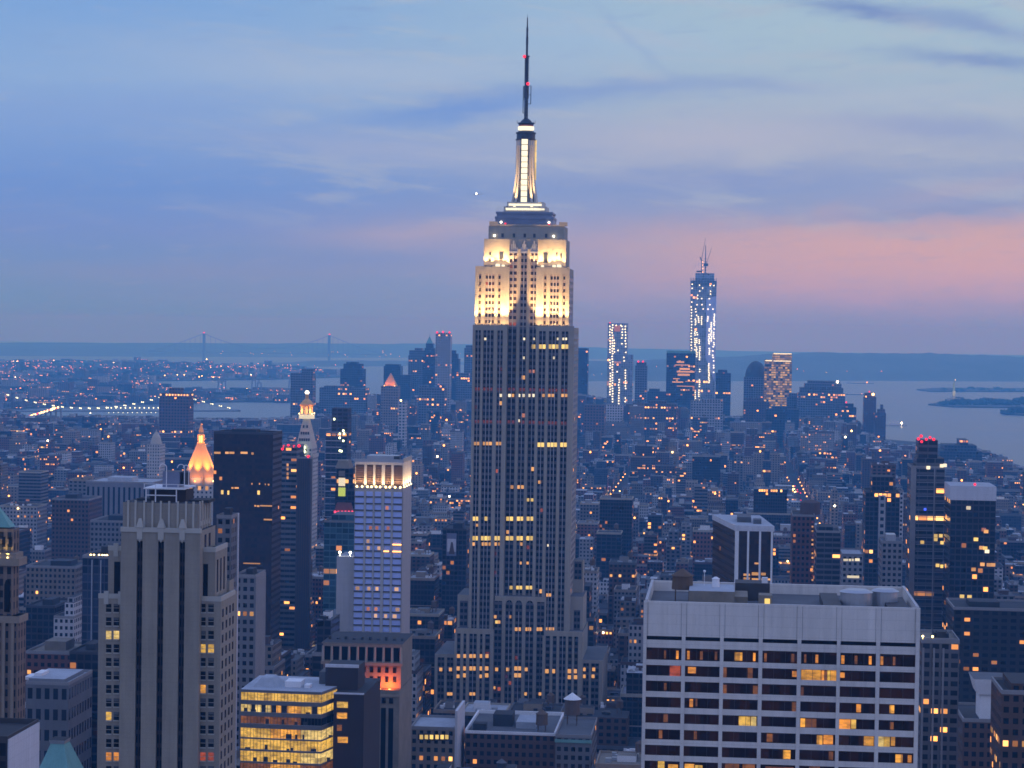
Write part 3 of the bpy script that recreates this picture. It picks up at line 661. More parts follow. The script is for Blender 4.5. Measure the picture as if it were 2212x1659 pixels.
# floodlights on the setbacks
FL = (1, .63, .26)
def flood(x, y, z, ty, dz, power, size, disc=0):
    o = part('floodlight', ['band_white' if disc else 'metal_dark'], ESB, ORG, lambda b: b.frustum(x, y, z, z+.5+disc, .5+disc*.9, .35+disc*.9, 8, 0))
    spot(o, ORG, (x, y, z+.7+disc), (x, ty, z+dz), power, size, FL)
    if size > 60: spot(o, ORG, (x, y-.3, z+.9+disc), (x, ty, z+5), power*.012, 150, FL, .5)
for c in (222, 297, 373, 447, 520, 568): flood(X2(c, 1304), 1301.0, z72+1.0, 1304, 31, 80000, 62)
for c in (925, 968, 1040, 1115, 1188, 1262): flood(X2(c, 1304), 1301.0, z72+1.0, 1304, 31, 80000, 62)
for c, d in ((325, 0), (395, 0), (463, 1), (525, .6), (575, 0)): flood(X2(c, 1306), 1304.7, z81+.8, 1306.5, 17, 24000, 74, d)
for c, d in ((935, 0), (975, .5), (1050, 0), (1108, .7), (1165, 1), (1225, 0)): flood(X2(c, 1306), 1304.7, z81+.8, 1306.5, 17, 24000, 74, d)
for c, tx in ((585, 700), (915, 800)):                            # added fixtures whose beams stand in for spill light across the middle bays
    o = part('floodlight', ['metal_dark'], ESB, ORG, lambda b: b.frustum(X2(c), 1301.6, z72+1, z72+1.5, .5, .35, 8, 0))
    spot(o, ORG, (X2(c), 1301.6, z72+1.8), (X2(tx), CY+1, z81+4), 110000, 34, FL)
    o = part('floodlight', ['metal_dark'], ESB, ORG, lambda b: b.frustum(X2(c), 1303.2, z81+.8, z81+1.3, .5, .35, 8, 0))
    spot(o, ORG, (X2(c), 1303.0, z81+1.6), (X2(tx), CY+1, z85-3), 22000, 60, FL)
for q in (-1, 1):
    flood(mcx+q*W2m(70), MY-W2m(165), zm(1595), MY-W2m(84), 26, 60000, 54, .35)
    flood(mcx+q*W2m(132), MY-W2m(135), zm(1595), MY-W2m(60), 26, 26000, 54, 0)
reg(1010, 1242, 488, 1545, 1300, X4(205, 1296), X4(1424, 1296), 1288, 1355, 'floodlit skyscraper')
LM.append(dict(u0=939, u1=1303, vt=1416, vb=1540, Y=1296, x0=0, x1=0, y0=0, y1=0, ph=None))

# ------------------------------------------------------------------ stepped grey tower with three dark window stripes (front left)
Y5 = 595.0
def q5(c): return .3221*c                                       # picture columns / rows of the close views
def r5(c): return 1124.6+.3221*c
O5 = (at(345, 1300, Y5).x, Y5+15, 0)
T5 = thing('stepped_tower', 'grey stone stepped tower with three tall black window stripes', 'tower', O5)
def A5(c, v, Y=Y5): return at(q5(c), v, Y).x
def z5(c, Y=Y5, u=345): return at(u, r5(c), Y).z
xa, xb = A5(806, 1350), A5(1336, 1350)
ztop, zcr = z5(62), at(345, 1087, Y5+1.5).z
SX = [(912, 951), (1053, 1094), (1197, 1235)]
D5 = 18
def t5(b):
    xs = [xa]+[A5(c, 1350) for s in SX for c in s]+[xb]
    for i in range(0, 8, 2): b.box(xs[i], xs[i+1], Y5, Y5+3, 0, ztop, 0, 1)   # stone between the stripes
    for i in range(1, 7, 2): b.box(xs[i]+.01, xs[i+1]-.01, Y5+.02, Y5+3, z5(140), ztop-.02, 0, 1)
    b.box(xa+.02, xb, Y5+3, Y5+D5, 0, ztop-.03, 0, 1)
    b.box(xa-.15, xb+.15, Y5-.25, Y5+1.2, ztop-.7, ztop+.5, 2)
    # west wing setbacks
    for c0, c1, v, y0, y1 in ((1336, 1445, 200, Y5+4, Y5+18.5), (1336, 1482, 530, Y5+2.5, Y5+20)):
        b.box(xb if c0 == 1336 else 0, at(q5(c1), r5(v), y0).x, y0, y1, 0, z5(v, y0, 440), 0, 1)
        x1 = at(q5(c1), r5(v), y0).x; z = z5(v, y0, 440)
        b.box(xb+.02, x1+.1, y0-.1, y0+.5, z-.4, z+.9, 2); b.box(x1-.4, x1+.1, y0+.5, y1, z-.4, z+.9, 2)
    b.box(xb+.1, at(496, 1255, Y5+18.6).x, Y5+18.6, Y5+24, 0, z5(400, Y5+18.6, 470), 0, 1)
    b.box(xb+.2, at(506, 1280, Y5+24.2).x, Y5+20.2, Y5+28, 0, z5(475, Y5+24.2, 480), 0, 1)
    # east wing setbacks
    for c0, v, y0, y1 in ((727, 190, Y5+4, Y5+28), (662, 512, Y5+2.5, Y5+36)):
        x0 = at(q5(c0), r5(v), y0).x; z = z5(v, y0, 235)
        b.box(x0, xa, y0, y1, 0, z, 0, 1); b.box(x0-.1, xa-.02, y0-.1, y0+.5, z-.4, z+.9, 2)
        for c in range(3): b.box(x0+1.5+c*4, x0+2.8+c*4, y0-.2, y0+.3, z-2, z+1.6, 2)
part('tower_body', ['limestone_grey', 'roof_dark', 'limestone_pale'], T5, O5, t5)
for c0, c1 in SX:
    def st5(b, c0=c0, c1=c1):
        x0, x1 = A5(c0, 1350), A5(c1, 1350); zt = z5(140)
        b.face([(x0, Y5+.9, 0), (x1, Y5+.9, 0), (x1, Y5+.9, zt), (x0, Y5+.9, zt)], 0)
        for k in range(46): z = zt-2-k*3.58; b.box(x0, x1, Y5+.72, Y5+.89, z-1.1, z, 1)
        b.box((x0+x1)/2-.12, (x0+x1)/2+.12, Y5+.6, Y5+.9, 0, zt, 1)
    part('window_stripe', ['glass_black', 'brick_dark'], T5, O5, st5)
    def fin5(b, c0=c0, c1=c1):
        x0, x1 = A5(c0, 1350), A5(c1, 1350); xm, w = (x0+x1)/2, (x1-x0)/2
        zt, zb, zp = at(345, 1121, Y5).z, z5(140), at(345, 1140, Y5).z
        b.box(x0+.05, x1-.05, Y5-.35, Y5+.5, zb+.5, zp, 0)
        b.hip(x0-.2, x1+.2, Y5-.5, Y5+1.0, zp, zt, w*.8, .5, 0)
        b.face([(x0, Y5-.2, zb+1.6), (xm, Y5-.2, zb-.4), (x1, Y5-.2, zb+1.6), (xm, Y5-.2, zb+2.4)], 0)
    part('finial', ['limestone_pale'], T5, O5, fin5)
def crown5(b):
    x0, x1 = at(265.5, 1110, Y5+2).x, at(428, 1110, Y5+2).x
    b.box(x0, x1, Y5+2, Y5+17.5, ztop-.5, zcr, 0, 1)
    for cx in (430, 510, 605, 695, 785, 875, 970, 1060, 1140):
        x = at(192+.1984*cx, 1110, Y5+2).x; b.box(x-.25, x+.25, Y5+1.6, Y5+2, ztop, zcr+.6, 2)
    for k in range(5):
        y = Y5+3+k*2.9; b.box(x1, x1+.35, y, y+.5, ztop, zcr+.6, 2); b.box(x1, x1+.5, y+.9, y+1.8, ztop+1, zcr-5, 2)
part('crown', ['limestone_grey', 'roof_dark', 'limestone_pale'], T5, O5, crown5)
def k5(c, v=1000, Y=Y5+6): return at(192+.1984*c, v, Y).x
def kz(c, Y=Y5+6): return at(330, 960+.1984*c, Y).z
pboxes('penthouse', ['brick_dark', 'roof_dark'], T5, O5, [(k5(660), k5(1050), Y5+7, Y5+16, zcr-.2, kz(500), 0, 1), (k5(500), k5(640), Y5+9, Y5+16, zcr-.2, kz(600), 1, 1), (k5(1080), k5(1290), Y5+8, Y5+16, zcr-.2, kz(600), 1, 1)])
part('cooling_unit', ['metal_blue', 'roof_grey'], T5, O5, lambda b: b.box(k5(775), k5(960), Y5+9, Y5+15, kz(480), kz(300), 0, 1))
def tank(b):
    x = k5(1008); z0, z1 = kz(440), kz(310); b.frustum(x, Y5+11, z0, z1, 1.25, 1.2, 14, 0); b.frustum(x, Y5+11, z1, z1+.7, 1.3, .1, 14, 0)
part('water_tank', ['metal_dark'], T5, O5, tank)
def rails(b):
    zp = kz(485)
    b.box(k5(605), k5(1050), Y5+5.2, Y5+19, zp, zp+.35, 0)
    for c in (632, 735, 962): b.box(k5(c)-.14, k5(c)+.14, Y5+5.3, Y5+5.6, zcr, zp, 0)
    b.box(k5(632), k5(962), Y5+5.3, Y5+5.5, kz(556), kz(545), 0)
    for c in (612, 735, 855, 980, 1048): b.box(k5(c)-.08, k5(c)+.08, Y5+5.3, Y5+5.5, zp, zp+1.5, 0)
    b.box(k5(605), k5(1050), Y5+5.3, Y5+5.45, zp+1.35, zp+1.5, 0)
    for xc in (k5(788), k5(985), k5(1040)):                     # curved davit arms
        zt = kz(255); r = 1.0 if xc != k5(1040) else .8
        b.tube((xc+r, Y5+8, zp), (xc+r, Y5+8, zt), .13, 0, 6)
        for i in range(8):
            a0, a1 = math.pi*i/8, math.pi*(i+1)/8
            b.tube((xc+r*math.cos(a0), Y5+8, zt+r*math.sin(a0)), (xc+r*math.cos(a1), Y5+8, zt+r*math.sin(a1)), .13, 0, 6)
part('roof_rigging', ['white_paint'], T5, O5, rails)
wproto = None
litw = {('L', 2): 'room_pale', ('L2', 2): 'room_pale', ('L', 8): 'room_yellow', ('L', 11): 'room_orange', ('L2', 11): 'room_orange', ('R', 3): 'room_yellow', ('R2', 3): 'room_yellow', ('R', 6): 'room_amber', ('R', 11): 'room_red', ('R2', 11): 'room_red'}
rng5 = random.Random(5)
for key, c0, c1, x_ in (('L', 712, 747, 0), ('L2', 763, 799, 0), ('R', 1344, 1379, 0), ('R2', 1397, 1434, 0)):
    for k in range(13):
        cy = 585+k*90.6
        def w5(b, c0=c0, c1=c1, cy=cy):
            v = r5(cy); a, d = at(q5(c0), v, Y5+2.5), at(q5(c1), v, Y5+2.5); h = 1.12
            b.box(a.x, d.x, Y5+2.42, Y5+2.48, a.z-h, a.z+h, 0)
        mm = litw.get((key, k), 'glass_dark')
        w = part('window', [mm], T5, O5, w5)
        def f5(b, c0=c0, c1=c1, cy=cy):
            v = r5(cy); a, d = at(q5(c0), v, Y5+2.5), at(q5(c1), v, Y5+2.5)
            b.box(a.x-.1, d.x+.1, Y5+2.2, Y5+2.47, a.z-1.45, a.z-1.14, 0); b.box(a.x, d.x, Y5+2.36, Y5+2.41, a.z-.05, a.z+.06, 0)
        part('sill', ['limestone_pale'], w, O5, f5)
        if mm == 'glass_dark' and rng5.random() < .45:
            def bl(b, c0=c0, c1=c1, cy=cy, h=rng5.uniform(.3, 1.0)):
                v = r5(cy); a, d = at(q5(c0), v, Y5+2.5), at(q5(c1), v, Y5+2.5); b.box(a.x+.08, d.x-.08, Y5+2.37, Y5+2.415, a.z+1.1-h, a.z+1.1, 0)
            part('blind', ['roof_grey'], w, O5, bl)
for c0, c1, v, y0, yy in ((765, 806, 275, Y5+4, 510), (1354, 1394, 290, Y5+4, 520)):
    def dk(b):
        a, d = at(q5(c0), r5(400), y0).x, at(q5(c1), r5(400), y0).x; b.box(a, d, y0-.03, y0+.03, z5(yy, y0, q5(c0)), z5(v, y0, q5(c0)), 0)
    part('window_stripe', ['glass_black'], T5, O5, dk)
xw2, zw2 = at(q5(1482), r5(530), Y5+2.5).x, z5(540, Y5+2.5, 440)
def sidew(b):
    for y in (Y5+4.2, Y5+8.6, Y5+13, Y5+16.8):
        for k in range(40): z = zw2-3.4-k*3.58; b.box(xw2-.02, xw2+.03, y, y+1.7, z-1.1, z+1.1, 0)
    x = at(q5(1445), r5(200), Y5+4).x
    for y in (Y5+6, Y5+10, Y5+14): b.box(x-.02, x+.03, y, y+1.6, zw2+2, z5(265, Y5+4, 440), 0)
    for y in (Y5+5, Y5+10): b.box(xb-.02, xb+.03, y, y+2.2, z5(190), z5(100), 0)
part('side_windows', ['glass_dark'], T5, O5, sidew, kind='stuff')
reg(208, 505, 1040, 1700, Y5, at(212, 1400, Y5).x, at(510, 1400, Y5).x, Y5-3, Y5+30, 'grey tower with black stripes')

# ------------------------------------------------------------------ white grid office tower (front right)
YG = 537.0
def q8(c): return 1371.5+.37997*c
def r8(c): return 1179.5+.37997*c
def GX(c, v=1480): return at(q8(c), v, YG).x
def GZ(c): return at(1390, r8(c), YG).z
gx0, gx1 = GX(43), GX(1615); OG = ((gx0+gx1)/2, YG+23, 0)
TG = thing('white_grid_tower', 'broad white stone office tower with grid of dark windows and some lit offices', 'office tower', OG)
zg = GZ(312); GD = 45.0
PG = [(43, 62), (262, 283), (480, 501), (700, 722), (920, 942), (1145, 1165), (1368, 1390), (1592, 1615)]
rows = [(577, 645), (675, 735), (765, 825), (857, 915), (948, 1005), (1040, 1098), (1130, 1188), (1220, 1278), (1311, 1369), (1402, 1460)]
zrow = [(GZ(a), GZ(b)) for a, b in rows]
def gbody(b):
    zr = zg-2.6
    b.box(gx0+.9, gx1-.9, YG+.95, YG+GD-.9, 0, zr, 0, 1)
    b.box(gx0+.3, gx1-.3, YG+.3, YG+.95, GZ(510), zg-.02, 0); b.box(gx0+.3, gx1-.3, YG+.35, YG+.95, GZ(576), GZ(532), 0)
    for i in range(len(zrow)-1): b.box(gx0+.3, gx1-.3, YG+.3, YG+.95, zrow[i+1][0], zrow[i][1], 0)
    b.box(gx0+.3, gx1-.3, YG+.3, YG+.95, 0, zrow[-1][1], 0)
    for i in range(7):
        xm = (GX(PG[i][1])+GX(PG[i+1][0]))/2
        for q in (GX(PG[i][1])+.2, GX(PG[i+1][0])-.2): b.box(q-.03, q+.03, YG+.26, YG+.3, GZ(508), zg-.3, 2)
    # parapets around the sunken roof
    b.box(gx0+.3, gx0+.9, YG+.95, YG+GD, 0, zg, 0); b.box(gx1-.9, gx1-.3, YG+.95, YG+GD, 0, zg, 0); b.box(gx0+.9, gx1-.9, YG+GD-.9, YG+GD, 0, zg, 0)
    b.box(gx0+.25, gx0+.95, YG+.9, YG+GD+.05, zg, zg+.25, 3); b.box(gx1-.95, gx1-.25, YG+.9, YG+GD+.05, zg, zg+.25, 3)
part('tower_body', ['travertine', 'roof_grey', 'roof_grey', 'panel_grey'], TG, OG, gbody)
for a, d in PG: part('pier', ['travertine'], TG, OG, lambda b: b.box(GX(a), GX(d), YG, YG+.9, 0, zg-.01 if a in (43, 1592) else GZ(509), 0))
for i in range(7):
    x0, x1 = GX(PG[i][1]), GX(PG[i+1][0])
    part('vent_slot', ['glass_black'], TG, OG, lambda b: b.box(x0, x1, YG+.55, YG+.94, GZ(531.8), GZ(510.2), 0))
LITG = [(1, 195, 257, 'room_red', 0, 1), (1, 300, 345, 'room_orange', .1, .7), (1, 501, 520, 'room_dim', 0, 1), (1, 640, 668, 'room_dim', 0, 1), (1, 893, 919, 'room_orange', .2, .75), (1, 945, 1056, 'room_amber', 0, 1), (1, 1060, 1076, 'room_orange', 0, 1), (1, 1080, 1092, 'room_dim', 0, 1), (1, 1094, 1110, 'room_yellow', 0, 1), (1, 1112, 1144, 'room_amber', 0, 1), (1, 1166, 1192, 'room_orange', .2, .7)]
for c, w, m_ in ((168, 6, 'room_dim'), (238, 7, 'room_orange'), (301, 7, 'room_orange'), (375, 8, 'room_dim'), (458, 7, 'room_dim'), (586, 22, 'room_amber'), (676, 7, 'room_orange'), (740, 7, 'room_dim'), (895, 8, 'room_dim'), (966, 6, 'room_dim'), (1032, 8, 'room_orange'), (1180, 9, 'room_orange'), (1255, 8, 'room_dim'), (1336, 8, 'room_orange'), (1402, 8, 'room_orange'), (1472, 7, 'room_dim')): LITG.append((0, c-w, c+w, m_, .2, .9))
LITG += [(2, 165, 180, 'room_dim', .2, .9), (2, 500, 523, 'room_dim', .2, 1), (2, 672, 698, 'room_dim', .2, 1), (2, 945, 960, 'room_dim', .2, 1), (3, 312, 332, 'room_orange', .1, .9), (3, 345, 356, 'room_dim', 0, .8), (3, 895, 918, 'room_dim', .1, 1), (3, 1262, 1288, 'room_orange', .1, .9), (3, 1452, 1478, 'room_amber', .1, .9), (4, 594, 660, 'room_yellow', .08, 1), (4, 664, 694, 'room_pale', .08, 1), (4, 945, 972, 'room_amber', .1, .95), (4, 975, 1036, 'room_dim', .1, .95), (4, 1166, 1230, 'room_orange', 0, 1), (4, 1232, 1262, 'room_yellow', 0, .95), (5, 1040, 1072, 'room_amber', .1, 1), (5, 1075, 1132, 'room_orange', .05, .95), (5, 1308, 1364, 'room_amber', .05, .95), (5, 1388, 1422, 'room_pale', 0, 1), (5, 1424, 1456, 'room_yellow', 0, 1), (5, 1462, 1486, 'room_amber', 0, .9),
         (6, 850, 892, 'room_amber', .1, .95), (6, 1490, 1530, 'room_amber', .15, .95), (6, 1560, 1582, 'room_orange', .2, .9), (7, 138, 175, 'room_yellow', 0, 1), (7, 195, 252, 'room_amber', .3, 1), (7, 290, 345, 'room_amber', .2, 1), (7, 350, 392, 'room_yellow', .3, 1), (7, 520, 600, 'room_dim', 0, 1), (7, 620, 690, 'room_dim', 0, 1), (7, 750, 910, 'room_dim', .2, 1), (7, 1000, 1060, 'room_dim', 0, 1), (4, 165, 190, 'room_dim', .1, .9), (5, 140, 160, 'room_dim', .1, .9), (5, 340, 356, 'room_dim', .1, .9), (5, 755, 790, 'room_dim', .1, .9), (6, 1110, 1135, 'room_dim', .1, .9), (4, 1455, 1476, 'room_dim', .2, .9)]
rg = random.Random(11)
for r_, (zt, zb) in enumerate(zrow):
    for i in range(7):
        x0, x1 = GX(PG[i][1]), GX(PG[i+1][0])
        w = part('window', ['glass_office'], TG, OG, lambda b: b.box(x0, x1, YG+.55, YG+.9, zb+.001, zt-.001, 0))
        def mull(b):
            b.box(x0, x1, YG+.47, YG+.545, zt-.1, zt-.01, 0)
            for k in (1, 2): x = x0+(x1-x0)*k/3; b.box(x-.05, x+.05, YG+.46, YG+.545, zb, zt-.1, 0)
        part('frame', ['metal_dark'], w, OG, mull)
        for (rr, a, d, m_, t0, t1) in LITG:
            if rr == r_ and PG[i][1]-2 <= (a+d)/2 <= PG[i+1][0]+2:
                part('lit_room', [m_], w, OG, lambda b: b.box(max(GX(a), x0+.02), min(GX(d), x1-.02), YG+.50, YG+.53, zb+(zt-zb)*(1-t1), zt-(zt-zb)*t0-.02, 0))
zr = zg-2.6
def rx(c, v=1290, Y=YG+20): return at(q8(c), v, Y).x
def rz(c, Y=YG+20): return at(1500, r8(c), Y).z
pboxes('plant_house', ['roof_tan', 'roof_pale'], TG, OG, [(rx(310), rx(565), YG+10, YG+26, zr, zg+1.6, 0, 1), (rx(565)+.02, rx(640), YG+12, YG+25, zr, zg+.2, 0, 0)])
def gt(b):
    x = rx(268); z0 = zg+.6
    for dx in (-1, 1):
        for dy in (-1, 1): b.box(x+dx*1.7-.12, x+dx*1.7+.12, YG+22+dy*1.7-.12, YG+22+dy*1.7+.12, zr, z0, 0)
    b.frustum(x, YG+22, z0, z0+3.4, 2.7, 2.5, 16, 0); b.frustum(x, YG+22, z0+3.4, z0+5.2, 2.9, .1, 16, 0)
part('water_tank', ['wood_tank'], TG, OG, gt)
part('stair_house', ['roof_tan', 'white_paint'], TG, OG, lambda b: (b.box(rx(700), rx(775), YG+8, YG+13, zr, zg+1.2, 0, 0)))
part('stair_lamp', ['win_yellow'], TG, OG, lambda b: b.box(rx(738, 1290, YG+8), rx(768, 1290, YG+8), YG+7.9, YG+7.98, zr+1.2, zr+3.0, 0))
pboxes('roof_unit', ['dark_stone'], TG, OG, [(rx(570), rx(770), YG+28, YG+36, zr, zg+1.8, 0, 0), (rx(1060), rx(1160), YG+6, YG+32, zr, zg-.6, 0, 0), (rx(1420), rx(1540), YG+4, YG+30, zr, zg-1.0, 0, 0)])
for dx, r in ((0, 3.9), (5.6, 3.2)):
    def dish(b):
        x = rx(1255)+dx*1.3; b.frustum(x, YG+18+dx*.6, zr, zg+1.5, r, r, 22, 0); b.frustum(x, YG+18+dx*.6, zg+1.5, zg+2.1, r+.3, r*.7, 22, 0)
    part('cooling_fan', ['metal_pale'], TG, OG, dish)
part('vent', ['white_paint'], TG, OG, lambda b: (b.frustum(rx(460, 1250, YG+20), YG+20, zg+1.6, zg+3.6, .95, .9, 10, 0), b.frustum(rx(460, 1250, YG+20), YG+20, zg+3.6, zg+4.1, 1.1, .3, 10, 0)))
part('vent', ['white_paint'], TG, OG, lambda b: b.box(rx(722, 1250, YG+29), rx(755, 1250, YG+29), YG+29, YG+30.4, zg+1.8, zg+3.2, 0))
part('pole_lamp', ['white_paint'], TG, OG, lambda b: (b.tube((rx(395, 1250, YG+22), YG+22, zg+1.6), (rx(395, 1250, YG+22), YG+22, zg+5.2), .08), b.ball((rx(395, 1250, YG+22), YG+22, zg+5.2), .35)))
reg(1383, 1990, 1262, 1700, YG, gx0, gx1, YG, YG+GD, 'white grid tower')

# ------------------------------------------------------------------ yellow-lit office block (front, left of centre)
YH = 800.0
def q6(c): return 493.7+.3221*c
HX = lambda c, Y=YH: at(q6(c), 1560, Y).x
hz = lambda c: at(600, r5(c), YH).z
hA, hB, hC = HX(76), HX(622), HX(722, YH+13)
OH = ((hA+hB)/2, YH+15, 0)
TH = thing('lit_office_block', 'low glass office block glowing yellow floor after floor, curved roof edge', 'office block', OH)
zh = hz(1140); bands = [(1158, 1212, 1), (1240, 1290, 1), (1318, 1368, 0), (1398, 1462, 1), (1472, 1540, 1), (1552, 1622, 1), (1634, 1700, 1), (1715, 1780, 1), (1795, 1860, 0)]
NP = 9
arc = [(hA, YH+.8)]+[(hA+(hB-hA)*i/(NP-1), YH-1.2*math.sin(math.pi*i/(NP-1)*.5)+.8) for i in range(1, NP)]+[(hC, YH+13.5)]
def off(pts, d): return [(x, y+d) for x, y in pts]
def hb(b):
    back = [(hC, YH+34), (hA, YH+34)]
    zs = [zh]+[z for a, d, _ in bands for z in (hz(a), hz(d))]+[0]
    for i in range(0, len(zs), 2):
        P = (arc if i else off(arc, -.2))+back; b.prism(P, zs[i+1], zs[i], 0, 1, top=True)
    b.prism(off(arc, 1.2)+back, 0, zh-.3, 0, 1)
part('block_body', ['panel_dark', 'roof_pale'], TH, OH, hb)
GR = [(0, 3), (3, 6), (6, 9), (9, 10)]
HL = {0: ['room_yellow', 'room_yellow', 'room_yellow', 'room_pale'], 1: ['room_pale', 'room_amber', 'room_yellow', 'room_dim'], 2: ['room_dim', 'room_dim', 'glass_dark', 'glass_dark'], 3: ['room_yellow', 'room_amber', 'room_pale', 'room_amber'], 4: ['room_yellow', 'room_yellow', 'room_yellow', 'room_dim'], 5: ['room_yellow', 'room_yellow', 'room_pale', 'room_amber'], 6: ['room_dim', 'room_amber', 'room_dim', 'room_dim'], 7: ['room_yellow', 'room_yellow', 'room_amber', 'room_dim'], 8: ['glass_dark']*4}
rh = random.Random(3)
ap = off(arc, .55)
for i, (a, d, _) in enumerate(bands):
    for g, (i0, i1) in enumerate(GR):
        def wn(b):
            for k in range(i0, min(i1, len(ap)-1)): b.wall(*ap[k], *ap[k+1], hz(d), hz(a), 0)
        if i1 <= len(ap): w = part('window', [HL[i][g]], TH, OH, wn)
        def gap(b):
            for k in range(i0, min(i1, len(ap)-1)):
                (x0, y0), (x1, y1) = ap[k], ap[k+1]; b.wall(x0, y0-.06, x1, y1-.06, hz(a)-.12, hz(a), 0)
                for t in (.0, .33, .66):
                    x, y = x0+(x1-x0)*t, y0+(y1-y0)*t; b.box(x-.06, x+.06, y-.2, y-.02, hz(d), hz(a), 0)
                if i and rh.random() < .6:
                    t = rh.random()*.6; x, y = x0+(x1-x0)*t, y0+(y1-y0)*t; b.box(x, x+rh.uniform(.6, 2.2), y-.12, y-.03, hz(d), hz(d)+rh.uniform(.5, 1.9), 0)
                if i == 1 and rh.random() < .5: b.box(x0+.2, x0+(x1-x0)*.6, y0-.1, y0-.03, hz(d), hz(a), 0)
        part('frame', ['metal_dark'], w, OH, gap)
def hroof(b):
    b.hip(hA+3, hA+13, YH+6, YH+20, zh-.3, zh+3.2, 3, 3, 0)
part('roof_plant', ['roof_pale', 'white_paint', 'roof_grey'], TH, OH, hroof)
pboxes('roof_plant', ['roof_pale', 'white_paint', 'roof_grey'], TH, OH, [(hA+15, hA+21, YH+8, YH+16, zh-.3, zh+2.2, 1, 1), (hA+22.5, hA+24.5, YH+7, YH+12, zh-.3, zh+1.2, 1, 1), (hA+26, hB-2, YH+18, YH+30, zh-.3, zh+4.5, 2, 2)])
reg(518, 728, 1470, 1700, YH, hA, hC, YH-2, YH+36, 'yellow lit block')
# dark party-wall building against it
ODK = (at(760, 1600, YH+4).x, YH+20, 0)
xd0, xd1 = hC+.3, at(q6(905), 1580, YH+5).x
TD = thing('dark_brown_block', 'dark brown block with a boxy penthouse beside the yellow lit offices', 'office block', ODK)
zd = at(760, r5(1165), YH+5).z
def db(b): b.box(xd0, xd1, YH+5, YH+44, 0, zd, 0, 1); b.box(at(q6(650), 1450, YH+14).x, at(q6(868), 1450, YH+14).x, YH+14.1, YH+30, zd-8, at(735, r5(978), YH+14).z, 0, 1)
part('block_body', ['brick_dark', 'roof_dark'], TD, ODK, db)
pboxes('parapet', ['white_panel'], TD, ODK, [(at(q6(648), 1450, YH+13.9).x, at(q6(872), 1450, YH+13.9).x, YH+13.8, YH+14.6, at(735, r5(985), YH+14).z, at(735, r5(965), YH+14).z, 0, 0), (xd0, xd1, YH+4.9, YH+5.5, zd-.1, zd+.5, 0, 0)])
for c0, c1, cy, m_ in ((727, 800, 1235, 'room_yellow'), (727, 795, 1308, 'room_amber'), (732, 800, 1470, 'room_amber'), (727, 760, 1390, 'room_dim')):
    part('window', [m_], TD, ODK, lambda b: b.box(max(xd0+.05, at(q6(c0), r5(cy), YH+5).x), at(q6(c1), r5(cy), YH+5).x, YH+4.9, YH+4.98, at(740, r5(cy+20), YH+5).z, at(740, r5(cy-20), YH+5).z, 0))
reg(728, 790, 1438, 1700, YH+5, xd0, xd1, YH+5, YH+44, 'dark brown penthouse block')

# ------------------------------------------------------------------ columned old tower with its orange-lit loggia
YO = 930.0
OX = lambda c, v=1500: at(q6(c), v, YO).x
oz = lambda c: at(780, r5(c), YO).z
o0, o1 = OX(630), OX(1152); OO = ((o0+o1)/2, YO+15, 0)
TO = thing('loggia_tower', 'old dark stone tower with columned top storey and orange-lit wall below it', 'tower', OO)
def ob(b):
    b.box(o0, o1, YO+.8, YO+34, oz(1150), oz(830), 0, 1); b.box(o0-.6, o1+.6, YO-.2, YO+34.5, oz(830), oz(822), 0, 1)
    b.box(o0-.8, o1+.8, YO-.6, YO+.8, oz(968), oz(948), 2); b.box(o0, o1, YO-.1, YO+.78, oz(845), oz(831), 2)
    b.box(OX(915), o1+.2, YO-4, YO+34.2, 0, oz(1120), 0, 1); b.box(OX(880), OX(914), YO-2, YO+30, 0, oz(1155), 0, 1); b.box(o0, OX(880), YO+1, YO+30, 0, oz(1150)-.02, 0, 1)
    b.box(OX(912), o1+.5, YO-4.5, YO-3.4, oz(1165), oz(1150), 2)
    for k in range(10): x = o1-1+(o0-o1+2)*k/9; b.box(x-.5, x+.5, YO+10, YO+12, oz(822), oz(822)+random.uniform(.5, 2), 1)
part('tower_body', ['roof_tan', 'roof_dark', 'brick_tan'], TO, OO, ob)
for k in range(9):
    x = o0+(o1-o0)*(k+.5)/9
    part('window', ['glass_black'], TO, OO, lambda b: b.box(x-1.5, x+1.5, YO+.6, YO+.79, oz(940), oz(850), 0))
for k in range(10):
    x = o0+(o1-o0)*k/9; part('column', ['limestone'], TO, OO, lambda b: b.frustum(x, YO+.2, oz(948), oz(845), .62, .5, 10, 0, False))
for r_ in (1000, 1062):
    for k in range(5):
        x = OX(905+k*51); part('window', ['glass_black'], TO, OO, lambda b: b.box(x-.7, x+.7, YO+.6, YO+.79, oz(r_+18), oz(r_-18), 0))
for k in range(4):
    x = OX(950+k*50)
    part('window_stripe', ['glass_black'], TO, OO, lambda b: b.box(x-1.05, x+1.05, YO-4.1, YO-4.02, 0, oz(1240), 0))
    part('window', ['glass_black'], TO, OO, lambda b: b.frustum(x, YO-3.96, oz(1208), oz(1172), 1.0, .8, 10, 0))
for c, e in ((1085, 5200), (1020, 1600), (940, 600)):
    fl = part('floodlight', ['lamp_orange'], TO, OO, lambda b: b.box(OX(c)-.4, OX(c)+.4, YO-2.9, YO-2.3, oz(1128), oz(1116), 0))
    plamp(fl, OO, (OX(c), YO-2.4, oz(1095)), e, (1, .16, .02))
part('red_sign', ['win_red'], TO, OO, lambda b: b.box(OX(700), OX(860), YO-.75, YO-.62, oz(964), oz(958), 0))
reg(697, 884, 1385, 1700, YO, o0, o1, YO-5, YO+36, 'orange lit loggia tower')

